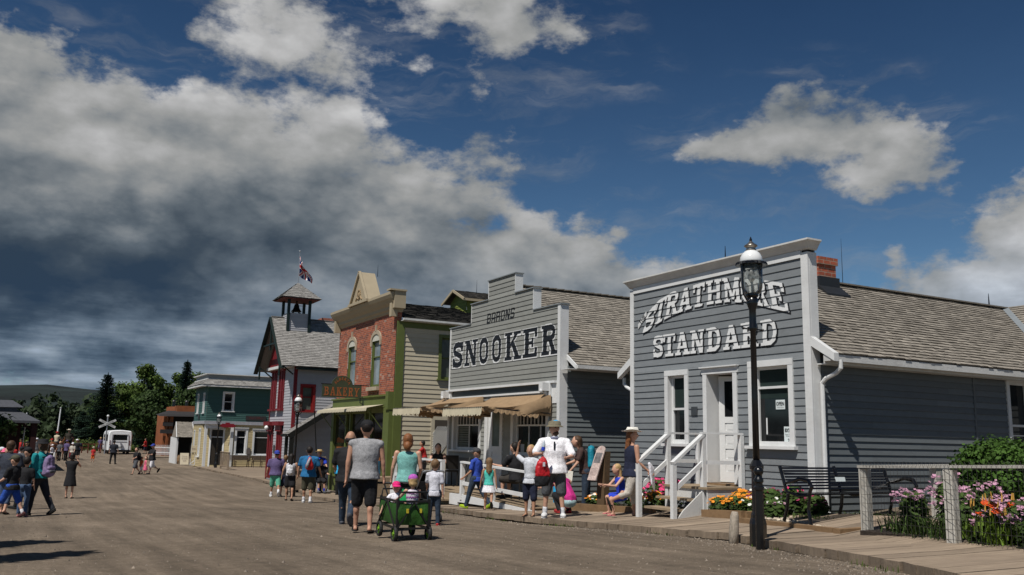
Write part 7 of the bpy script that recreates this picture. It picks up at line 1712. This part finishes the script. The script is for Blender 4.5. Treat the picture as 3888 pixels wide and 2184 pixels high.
person('boy in a red tee climbing on the rail beside the bakery wall',12.7,28.9,.25,60,1.25,legs=((50,60),(5,10)),arms=((50,5,20),(40,10,20)),lean=14,top=('tee',RED_),bottom=('shorts',CHA,.1),hair=('short',HB),shoes=('shoe',SHB),skin=1)
BR=thing('side_railing','white railing and checked ribbon between the bakery and the snooker hall','railing',(12,27.5,-.4)); m_=MB(); m_.bar((11.2,26.9,.55),(13.4,28.6,.5),.07,.05); m_.build('top_rail',WOODG,BR)
for x,y in ((11.2,26.9),(12.1,27.6)): m_=MB(); post(m_,x,y,-.4,.56,.1); m_.build('post',white,BR)
m_=MB(); m_.box(11.1,13.3,29.2,30.2,-.4,.25); m_.build('side_step',STEPW,BR)
tp=thing('blue_topped_post','white post with a bright blue ball at the corner of the snooker hall','post',(11.7,18.72,.1)); m_=MB(); m_.tube([(11.7,18.72,.1),(11.7,18.72,1.92)],.045,10); m_.build('post',CYAN,tp); m_=MB(); m_.ell((11.7,18.72,2.0),(.115,.115,.115),14,10); m_.build('ball',CYAN,tp,smooth=True)
# --- group at the bakery
person('man in a faded purple tee, sea green shorts and blue cap',9.16,35.15,gz(9.2,35.15),AWAY+12,1.78,legs=((14,4),(-20,28)),arms=((4,14,6),(0,10,20)),top=('tee',PUR,.12),bottom=('shorts',GRN,.15),hair=('short',HBR),hat=('cap',C('blue_cap',(.03,.05,.30)),1),shoes=('shoe',SHW,SOCK),fat=1.3,skin=1,det=2)
wb,db=person('woman in a white strappy top with a small white backpack',8.67,31.3,gz(8.67,31.3),AWAY+2,1.58,legs=((4,0),(-10,10)),arms=((0,18,10),(8,12,40)),top=('strap',C('silver_top',(.45,.45,.48))),bottom=('shorts',BLK,-.3),hair=('long',HB),shoes=('sandal',SHB),det=2,skin=1)
pack(wp(wb,db['chest']+Vector((0,-.16,-.22))),C('white_backpack',(.6,.6,.62)),'small white backpack on the woman in the strappy top',(.13,.09,.17),AWAY)
person('woman in dark shorts walking just behind the purple shirted man',9.5,35.1,gz(9.5,35.1),AWAY+10,1.60,legs=((10,0),(-22,40)),top=('tee',BLK),bottom=('shorts',NAVY,-.2),hair=('bun',HLB),shoes=('shoe',SHB),det=2)
ub,du=person('broad man in a mid blue tee and khaki shorts carrying a red sling bag',8.7,29.25,gz(8.7,29.25),AWAY-2,1.80,legs=((4,0),(-6,6)),arms=((4,16,8),(8,16,30)),top=('tee',BLUT,.14),bottom=('shorts',CAM,.1),hair=('short',HB),shoes=('shoe',SHW,SOCK),fat=1.3,det=1,skin=1)
m_=MB(); c_=wp(ub,du['chest']+Vector((.06,-.23,-.22))); m_.lathe([(.03,.26),(.08,.14),(.13,0),(.14,-.1),(.08,-.16)],c_,12,sy=.6); o=m_.build('sling_bag',C('red_nylon',(.45,.02,.02),.5),None,smooth=True); tag(o,'red and grey sling bag on the back of the man in blue','bag')
m_=MB(); m_.tube([c_+Vector((0,-.02,.22)),c_+Vector((-.10,-.1,.02)),c_+Vector((-.12,-.08,-.1))],[.03,.05,.03],8); m_.build('grey_side',C('grey_nylon',(.3,.3,.32)),o,smooth=True)
person('man in a straw hat and blue tee standing behind the wheelchair',11.2,36.3,bz(11.2,36.3),170,1.70,legs=((2,0),(-2,0)),arms=((30,12,30),(30,12,30)),lean=8,top=('tee',BLUD,.1),bottom=('trousers',BLK),hair=('short',HBR),hat=('straw',C('straw_hat',(.42,.30,.14))),shoes=('shoe',SHB),fat=1.2,det=2)
wc=thing('wheelchair','dark wheelchair beside the bakery with a person seated in it','wheelchair',(11.1,35.7,bz(11.1,35.7))); z_=bz(11.1,35.7); m_=MB(); m_.box(10.88,11.32,35.5,35.95,z_+.44,z_+.48); m_.box(10.88,11.32,35.95,35.99,z_+.5,z_+.95); m_.build('seat',BLK,wc)
for s in (-.26,.26):
    m_=MB(); n=24
    for k in range(n): a0,a1=6.2832*k/n,6.2832*(k+1)/n; f_=lambda a,r:(11.1+s,35.8+r*math.cos(a),z_+.3+r*math.sin(a)); m_.bar(f_(a0,.29),f_(a1,.29),.03,.03)
    for k in range(8): m_.bar((11.1+s,35.8,z_+.3),f_(k*.785,.28),.008,.008)
    m_.build('wheel',GRK,wc)
m_=MB(); 
for s in (-.2,.2): m_.bar((11.1+s,35.5,z_+.44),(11.1+s,35.2,z_+.1),.03,.03); m_.box(11.1+s-.06,11.1+s+.06,35.08,35.25,z_+.08,z_+.1); m_.bar((11.1+s,36.0,z_+.5),(11.1+s,36.05,z_+1.0),.03,.03)
m_.build('frame',METAL,wc)
person('person in black with blue socks seated in the wheelchair',11.1,35.65,z_+.04,172,1.66,legs=((84,82),(84,82)),arms=((30,10,60),(30,10,60)),top=('tee',BLK),bottom=('shorts',BLK,.0),hair=('short',HB),shoes=('shoe',SHC,C('blue_sock',(.03,.04,.3))),sit=True,fat=1.2,det=2)
person('person in bright cyan and black facing the bakery window',11.2,33.6,bz(11.2,33.6),-60,1.66,legs=((3,0),(-3,0)),arms=((30,8,60),(30,8,60)),top=('tee',CYAN,.1),bottom=('trousers',BLK),hair=('short',HB),shoes=('shoe',SHB),det=2)
WP_=thing('weathered_post','grey weathered post at the corner between the bakery and the fire hall','post',(11.7,37.2,-.7)); m_=MB(); post(m_,11.7,37.2,-.7,.75,.14); m_.build('post',WOODG,WP_)
bx=MB(); bx.box(10.6,11.2,38.4,39.0,-.7,.1); bx.box(10.55,11.25,38.35,39.05,.1,.16); tag(bx.build('litter_bin',WOODG,bevel=.01),'low weathered timber planter box behind the woman with the white backpack','planter')
# --- street, left
bd_,dd_=person('woman in a black dress with her hands raised to her face, alone on the road',2.03,36.0,gz(2,36),AWAY+5,1.58,legs=((3,0),(-3,2)),arms=((58,12,105),(58,12,105)),top=('sleeveless',BLK),bottom=('dress',BLK,.24),hair=('bob',HB),shoes=('sandal',SHB),det=2,inw=(45,45),skin=0)
def bag(t_,d_,mat,label,off=(0,-.2,-.2),r=(.16,.12,.23),pocket=None): pack(wp(t_,d_['chest']+Vector(off)),mat,label,r,math.degrees(t_.rotation_euler.z),pocket=pocket)
tw_,td_=person('woman in a teal top and dark hat with a lavender backpack, striding left',.66,23.0,gz(.66,23),48,1.68,legs=((8,2),(-22,8)),arms=((6,8,20),(6,8,20)),top=('long',TEALC,.02),bottom=('trousers',C('charcoal_trousers',(.02,.022,.028)),.95),hair=('bob',HBR),hat=('bucket',BLK),shoes=('shoe',SHB),fat=1.05)
bag(tw_,td_,C('lavender_backpack',(.20,.15,.27),.6),'lavender and grey backpack on the woman in teal',off=(0.0,-.22,-.25),r=(.16,.12,.25),pocket=C('grey_pocket',(.09,.09,.1),.6))
person('woman in a navy shirt with hair pinned up at the left edge',.05,24.2,gz(0,24.2),AWAY-10,1.66,legs=((4,0),(-8,10)),arms=((4,12,30),(4,12,30)),top=('tee',C('slate_tee',(.03,.035,.05)),.12),bottom=('capri',C('blue_denim_short',(.06,.09,.16))),hair=('bun',HBR),shoes=('sandal',SHB),fat=1.25)
person('boy in a camouflage cap, black tee and bright blue shorts, striding left',.14,22.3,gz(.14,22.3),52,1.30,legs=((26,4),(-22,6)),arms=((20,8,40),(4,8,10)),top=('tee',BLK,.16),bottom=('shorts',BLUS,.12),hair=('short',HBR),hat=('cap',C('camo_cap',(.07,.07,.045))),shoes=('shoe',C('maroon_shoe',(.08,.03,.03)),SOCK),fat=1.15)
person('child in blue jeans beside the boy in blue shorts',.39,22.7,gz(.4,22.7),AWAY,1.25,legs=((2,0),(-4,6)),top=('tee',BLK),bottom=('trousers',C('light_jeans',(.06,.10,.18))),hair=('short',HB),shoes=('sandal',SHP),det=2)
person('small child in red and orange standing alone on the road',5.75,77.0,gz(5,77),AWAY,1.18,top=('tee',RED_,.2),bottom=('shorts',ORG,.0),hair=('short',HBL),hat=('cap',STONE),shoes=('shoe',SHB),det=2)
person('man in black standing with legs apart in front of the white bus',6.82,73,gz(6.8,73),AWAY,1.76,spread=9,top=('tee',C('dark_navy',(.012,.014,.022)),.1),bottom=('trousers',BLK),hair=('short',HB),shoes=('shoe',SHB),det=2,fat=1.2,arms=((0,14,10),(0,14,10)))
gG='family crossing the road in front of the corner store'
g1,gd1=person('woman in black with a dark backpack, leftmost of the family crossing the road',6.5,56.4,gz(6,56),115,1.55,legs=((18,4),(-20,22)),arms=((30,14,40),(0,10,10)),top=('tee',BLK),bottom=('shorts',CHA,-.1),hair=('bun',HBR),shoes=('sandal',SHB),det=2,group=gG)
bag(g1,gd1,BLK,'dark backpack on the leftmost woman crossing the road')
person('child in an orange top in the middle of the family crossing the road',6.85,56.6,gz(6,56),120,.98,top=('tee',ORG,.2),bottom=('shorts',WHT,.1),hair=('short',HBL),det=2,legs=((14,4),(-14,14)),group=gG,shoes=('shoe',SHB))
person('child in a pink dress in the family crossing the road',7.05,56.3,gz(6,56),120,1.0,top=('strap',PINK),bottom=('dress',PINK,.26),hair=('long',HBR),det=2,group=gG,shoes=('shoe',SHB))
person('man in a black printed tee, white shorts and blue cap crossing the road',7.4,56.5,gz(6,56),110,1.78,legs=((14,4),(-22,40)),arms=((35,8,60),(20,30,20)),top=('tee',BLK,.1),bottom=('shorts',WHT,.12),hair=('short',HB),hat=('cap',C('blue_cap',(.03,.05,.30))),shoes=('shoe',SHB),det=2,fat=1.25,group=gG)
# --- crowd round the horses, far left
rs=random.Random(21)
PAL=[(RED_,'red'),(WHT,'white'),(BLK,'black'),(NAVY,'navy'),(PUR,'purple'),(STONE,'beige'),(BLUT,'blue'),(PINK,'pink'),(CHA,'charcoal'),(TEALC,'teal')]
def crowd(lst,group,det=2):
    for i,(x,y,h,ti,bi,hatc,label) in enumerate(lst):
        person(label,x,y,gz(x,y),rs.choice((AWAY,60,-40,150,0)),h,legs=((rs.uniform(0,10),0),(-rs.uniform(0,10),4)),arms=((rs.uniform(0,30),10,rs.uniform(0,60)),(rs.uniform(0,20),10,20)),top=('tee',PAL[ti][0],.1),bottom=(('trousers','shorts')[i%2],PAL[bi][0]) ,hair=('short',(HB,HBR,HBL)[i%3]),hat=(('cap',PAL[hatc][0]) if hatc>=0 else None),shoes=('shoe',SHB),det=det,group=group,fat=rs.uniform(1,1.25),skin=i%3)
crowd([(3.05,84,1.68,0,2,0,'person in red with a red cap left of the horses'),(3.6,87,1.7,0,8,1,'person in red with a white cap between the horses'),(2.95,79,1.25,1,2,1,'small child in white at the horses\' feet, left side'),(4.35,78.5,1.45,5,0,1,'child in a beige top and red shorts before the horses'),(4.0,80,1.6,4,2,4,'person in purple in front of the horse\'s side'),(4.9,83,1.7,2,2,1,'person in black with a white cap right of the horses'),(4.7,87,1.72,7,3,1,'person in pink behind the right horse'),(5.15,85,1.65,3,2,-1,'person in navy at the right end of the horse group'),(3.5,79.5,1.5,8,2,-1,'person in charcoal before the left horse'),(1.85,80,1.72,8,5,1,'man in charcoal and beige standing left of the horse group'),(1.5,81,1.7,1,2,3,'person in white with a navy cap near the station post'),(.75,78,1.7,0,1,2,'person in a red tee under the station eave')],'onlookers round the horses')
crowd([(.0,30,1.68,3,2,-1,'person in navy half hidden behind the left edge group'),(-.1,34,1.7,2,2,7,'person with a pink cap at the left edge'),(-.25,40,1.7,6,2,1,'person in blue at the very left edge'),(.5,46,1.66,8,3,2,'person in charcoal walking behind the left edge group'),(.15,52,1.7,0,2,-1,'person in red far behind the left edge group'),(.9,60,1.7,2,8,2,'person in black before the station porch'),(.45,27.6,1.62,2,2,2,'person in black just behind the woman in teal'),(-.2,29,1.3,0,0,-1,'child in red at the left edge')],'people at the left edge of the road')
crowd([(20.2,150,1.8,1,2,-1,'distant person in white at the end of the road'),(17.5,118,1.7,8,3,-1,'distant person in charcoal beside the picket fence'),(16.8,112,1.2,2,2,1,'distant small child by the picket fence'),(13.3,108,1.7,0,3,-1,'distant person in red beside the bus'),(18.7,125,1.7,2,2,-1,'distant person in black behind the picket fence'),(9.0,112,1.7,4,4,-1,'distant person in purple at the red fence')],'distant visitors at the end of the road')
# --- horses with rider
def horse(x,y,z,hd,label,mat):
    t=thing('horse',label,'horse',(x,y,z),R(hd),'horses giving rides'); b=MB()
    b.ell((0,-.45,1.12),(.30,.42,.34),12,8); b.ell((0,.0,1.10),(.29,.6,.31),12,8); b.ell((0,.45,1.12),(.26,.34,.36),12,8)
    b.cap((0,.62,1.25),(0,1.02,1.68),.20,.12); b.cap((0,1.02,1.72),(0,1.38,1.50),.12,.075); 
    for s in (.05,-.05): b.cap((s,.98,1.82),(s*1.2,.98,1.94),.03,.012,6)
    for s in (.15,-.15):
        b.cap((s,.5,.95),(s,.52,.56),.12,.065); b.cap((s,.52,.56),(s,.50,.08),.055,.045); b.cap((s,.5,.06),(s,.55,.03),.06,.06)
        b.cap((s,-.55,1.0),(s,-.42,.66),.19,.10); b.cap((s,-.42,.66),(s,-.66,.48),.08,.06); b.cap((s,-.66,.48),(s,-.60,.08),.055,.045); b.cap((s,-.6,.06),(s,-.55,.03),.06,.06)
    merged(b,'body',mat,t,.03,3)
    m_=MB(); m_.cap((0,-.84,1.2),(0,-.95,.55),.07,.05); m_.build('tail',HB,t,local=True,smooth=True); m_=MB(); m_.cap((0,.5,1.5),(0,.95,1.82),.05,.05); m_.build('mane',HB,t,local=True,smooth=True)
    m_=MB(); m_.ell((0,.05,1.36),(.25,.3,.10),10,6); m_.build('saddle',M('dark_saddle',(.03,.018,.012),.5),t,local=True,smooth=True); return t
CH=M('chestnut_coat',(.16,.06,.022),.5,.2,4)
horse(3.35,83.5,gz(3,84)+.0,AWAY-12,'brown horse seen from behind, left of the pair',CH); horse(4.35,85,gz(4,85),AWAY+5,'brown horse seen from behind, right of the pair',CH)
person('rider in a beige shirt on the left horse',3.37,83.5,gz(3,84)+.72,AWAY-12,1.7,legs=((40,50),(40,50)),arms=((30,10,50),(30,10,50)),spread=22,top=('tee',C('ivory_shirt',(.48,.42,.30))),bottom=('trousers',DEN),hair=('short',HB),hat=('cap',RED_),shoes=('shoe',SHB),det=2,sit=True)
person('rider in a dark coat and pale cowboy hat on the right horse',4.33,85,gz(4,85)+.85,AWAY+5,1.8,legs=((40,50),(40,50)),arms=((30,14,50),(30,14,50)),spread=22,top=('long',C('dark_brown_coat',(.03,.025,.018)),.12),bottom=('trousers',BLK),hair=('short',HB),hat=('cowboy',C('ivory_hat',(.6,.55,.42))),shoes=('shoe',SHB),det=2,sit=True,fat=1.35)
# ================================================================== bus
Bs=thing('shuttle_bus','white shuttle bus seen from behind with a dark rear window','bus',(10.35,105,-.72),R(0)); bx_,by,bzz=10.35,105,-.68
WB=M('bus_white',(.74,.75,.76),.25,.03,3,spec=.5)
def RB(mb,secs): loft(mb,secs)
mb=MB(); secs=[]
def ring(y,sc,zt): 
    pts=[]; W2=1.18*sc
    for (a,b) in ((-1,.35),(-1,1.0),(-1.0,1.9),(-.97,zt-.25),(-.88,zt-.06),(-.6,zt),(0,zt+.05),(.6,zt),(.88,zt-.06),(.97,zt-.25),(1,1.9),(1,1.0),(1,.35)): pts.append((bx_+a*W2,y,bzz+b))
    return pts
s_=[ring(by,.93,2.36),ring(by+.12,1,2.44),ring(by+6,1,2.44)]
ids=[[mb.vert(p) for p in r] for r in s_]
for a,b in zip(ids,ids[1:]):
    for i in range(12): mb.idx([a[i],b[i],b[i+1],a[i+1]])
mb.idx(list(ids[0])); mb.idx(list(reversed(ids[-1])))
for r in ids: pass
mb.build('body',WB,Bs)
mb=MB(); mb.hexa([(bx_-.72,by-.012,bzz+1.42),(bx_+.72,by-.012,bzz+1.42),(bx_+.72,by+.02,bzz+1.42),(bx_-.72,by+.02,bzz+1.42),(bx_-.66,by-.012,bzz+1.98),(bx_+.66,by-.012,bzz+1.98),(bx_+.66,by+.02,bzz+1.98),(bx_-.66,by+.02,bzz+1.98)]); mb.build('rear_window',GLASS,Bs,bevel=.005)
mb=MB(); mb.bar((bx_-.85,by-.05,bzz+.45),(bx_-.8,by-.05,bzz+2.05),.05,.05); mb.bar((bx_+.85,by-.05,bzz+.45),(bx_+.8,by-.05,bzz+2.05),.05,.05); mb.bar((bx_-.8,by-.05,bzz+2.05),(bx_+.8,by-.05,bzz+2.05),.05,.05); mb.build('rear_moulding',M('pale_plastic',(.5,.5,.52),.4),Bs)
for s in (-1,1):
    for k in range(3): mb=MB(); mb.tube([(bx_+s*.97,by-.03,bzz+.95+k*.18),(bx_+s*.97,by+.03,bzz+.95+k*.18)],.065,10); mb.build('tail_lamp',M('tail_red',(.12,.02,.02),.3),Bs)
mb=MB(); mb.box(bx_-1.05,bx_+1.05,by-.12,by+.1,bzz+.18,bzz+.40); mb.build('bumper',M('black_bumper',(.015,.015,.015),.5),Bs)
for s in (-1,1):
    for y in (by+1.2,by+4.8): mb=MB(); mb.tube([(bx_+s*.85,y,bzz+.3),(bx_+s*1.1,y,bzz+.3)],.36,18); mb.build('wheel',M('tyre_rubber',(.02,.02,.02)),Bs)
mb=MB(); mb.box(bx_-1.1,bx_+1.1,by+.1,by+5.9,bzz+.2,bzz+.4); mb.build('underbody',M('black_bumper',(.015,.015,.015)),Bs)
mb=MB(); mb.box(bx_-.28,bx_+.28,by-.03,by+.0,bzz+.62,bzz+.76); mb.build('number_plate',M('plate_grey',(.35,.35,.33),.4),Bs)
mb=MB(); mb.bar((bx_-.7,by-.02,bzz+1.25),(bx_+.7,by-.02,bzz+1.25),.03,.03); mb.build('door_seam',M('seam_grey',(.2,.2,.21),.5),Bs)
for k in range(5):
    mb=MB(); mb.ell((bx_-.4+.2*k,by+.03,bzz+2.33),(.05,.04,.025),8,6); mb.build('marker_lamp',M('tail_red',(.12,.02,.02)),Bs)
for i in range(3):
    mb=MB(); mb.box(bx_-1.19,bx_-1.175,by+.6+i*1.6,by+1.9+i*1.6,bzz+1.3,bzz+2.0); mb.build('side_window',GLASS,Bs)
# railroad crossing sign
X_=thing('crossing_sign','white crossbuck railway crossing sign on a tall post','sign',(8.85,104,-.75)); m_=MB(); m_.tube([(8.85,104,-.75),(8.85,104,3.15)],.07,8); m_.build('post',METAL,X_); m_=MB(); m_.ell((8.85,104,3.25),(.13,.13,.13),10,8); m_.build('globe',ENM,X_,smooth=True)
for s,txt in ((1,'RAIL  CROSSING'),(-1,'ROAD  RAILWAY')):
    v=Vector((.87,-.0,s*.42)).normalized(); c_=Vector((8.85,103.9-(.02 if s>0 else 0),2.45)); m_=MB(); m_.bar(c_-v*.9,c_+v*.9,.03,.22,up=(0,0,1)); bl0=m_.build('blade',whiteb,X_)
    text_mesh(txt,.17,BLACKM,bl0,(c_-Vector((0,.03,0)),v,Vector((-v.z,0,v.x))),sx=1.0)
# red rail fence and picket fence
RFn=thing('rail_fence','dark red post and rail fence along the far side of the road','fence',(6,110,-.8)); m_=MB()
for i in range(14): 
    q=MB(); post(q,2.0+i*.62,108+i*.12,-.8,.3,.12); q.build('post',M('dark_red_wood',(.10,.025,.015),.8),RFn)
for z in (.22,-.2): m_.bar((1.8,107.96,z),(10.2,109.6,z),.06,.1)
m_.build('rail',M('dark_red_wood',(.10,.025,.015)),RFn)
PFn=thing('picket_fence','white picket fence between the shed and the orange hall','fence',(13.5,98,-.7)); m_=MB()
for i in range(22):
    x=12.9+i*.075; y=97-i*.35*.3; m_.hexa([(x-.02,y,-.6),(x+.03,y,-.6),(x+.03,y+.02,-.6),(x-.02,y+.02,-.6),(x-.01,y,.38+.05*(i%2)),(x+.02,y,.38+.05*(i%2)),(x+.02,y+.02,.38),(x-.01,y+.02,.38)])
m_.build('pickets',white,PFn); m_=MB(); m_.bar((12.85,97.05,-.35),(14.6,94.7,-.35),.03,.07); m_.bar((12.85,97.05,.15),(14.6,94.7,.15),.03,.07); m_.build('rail',white,PFn)
m_=MB(); m_.box(12.2,15,92,94.5,-.72,-.66); tag(m_.build('far_boardwalk',WOODG),kind='structure')
# tall white poles
for x,y,zt_,r,lb in ((3.4,85.5,3.5,.075,'tall white pole rising behind the horse riders'),(.66,66,2.65,.06,'white pole in front of the station roof')):
    t=thing('tall_pole',lb,'pole',(x,y,-.8),group='white poles at the left'); m_=MB(); m_.tube([(x,y,-.8),(x+.12,y,zt_)],[r,r*.6],8); m_.build('shaft',ENM,t); m_=MB(); m_.ell((x+.12,y,zt_),(r,r,r),8,6); m_.build('cap',METAL,t)
# boards outside the corner store
A1=thing('sandwich_board','cream sandwich board standing outside the corner store','sign',(11.4,70.5,-.7)); cm=M('cream_board',(.58,.52,.40),.7,.05)
m_=MB(); m_.hexa([(11.15,70.2,-.68),(11.75,70.2,-.68),(11.75,70.23,-.68),(11.15,70.23,-.68),(11.15,70.4,.15),(11.75,70.4,.15),(11.75,70.43,.15),(11.15,70.43,.15)]); m_.hexa([(11.15,70.75,-.68),(11.75,70.75,-.68),(11.75,70.78,-.68),(11.15,70.78,-.68),(11.15,70.44,.15),(11.75,70.44,.15),(11.75,70.47,.15),(11.15,70.47,.15)]); m_.build('panel',cm,A1)
text_mesh('Come\nin and\nvisit',.16,M('faint_print',(.22,.16,.15)),A1,((11.45,70.27,-.25),(1,0,0),(0,.2,.97)),'lettering')
A2=thing('direction_sign','white finger board sign on a crossed foot outside the corner store','sign',(12.0,69.0,-.7)); m_=MB(); m_.box(11.95,12.05,68.95,69.05,-.68,.25); m_.bar((11.6,69,-.66),(12.0,69,-.3),.06,.06); m_.bar((12.4,69,-.66),(12.0,69,-.3),.06,.06); m_.bar((11.6,69,-.66),(12.4,69,-.66),.06,.06); m_.build('post',white,A2); m_=MB(); m_.box(11.65,12.4,68.9,68.95,.25,.72); o=m_.build('panel',cm,A2); text_mesh('SHOP  ->',.17,M('faint_print',(.22,.16,.15)),o,((12.02,68.88,.5),(1,0,0),(0,0,1)),'lettering')
print('OBJECTS',len(COL.objects))
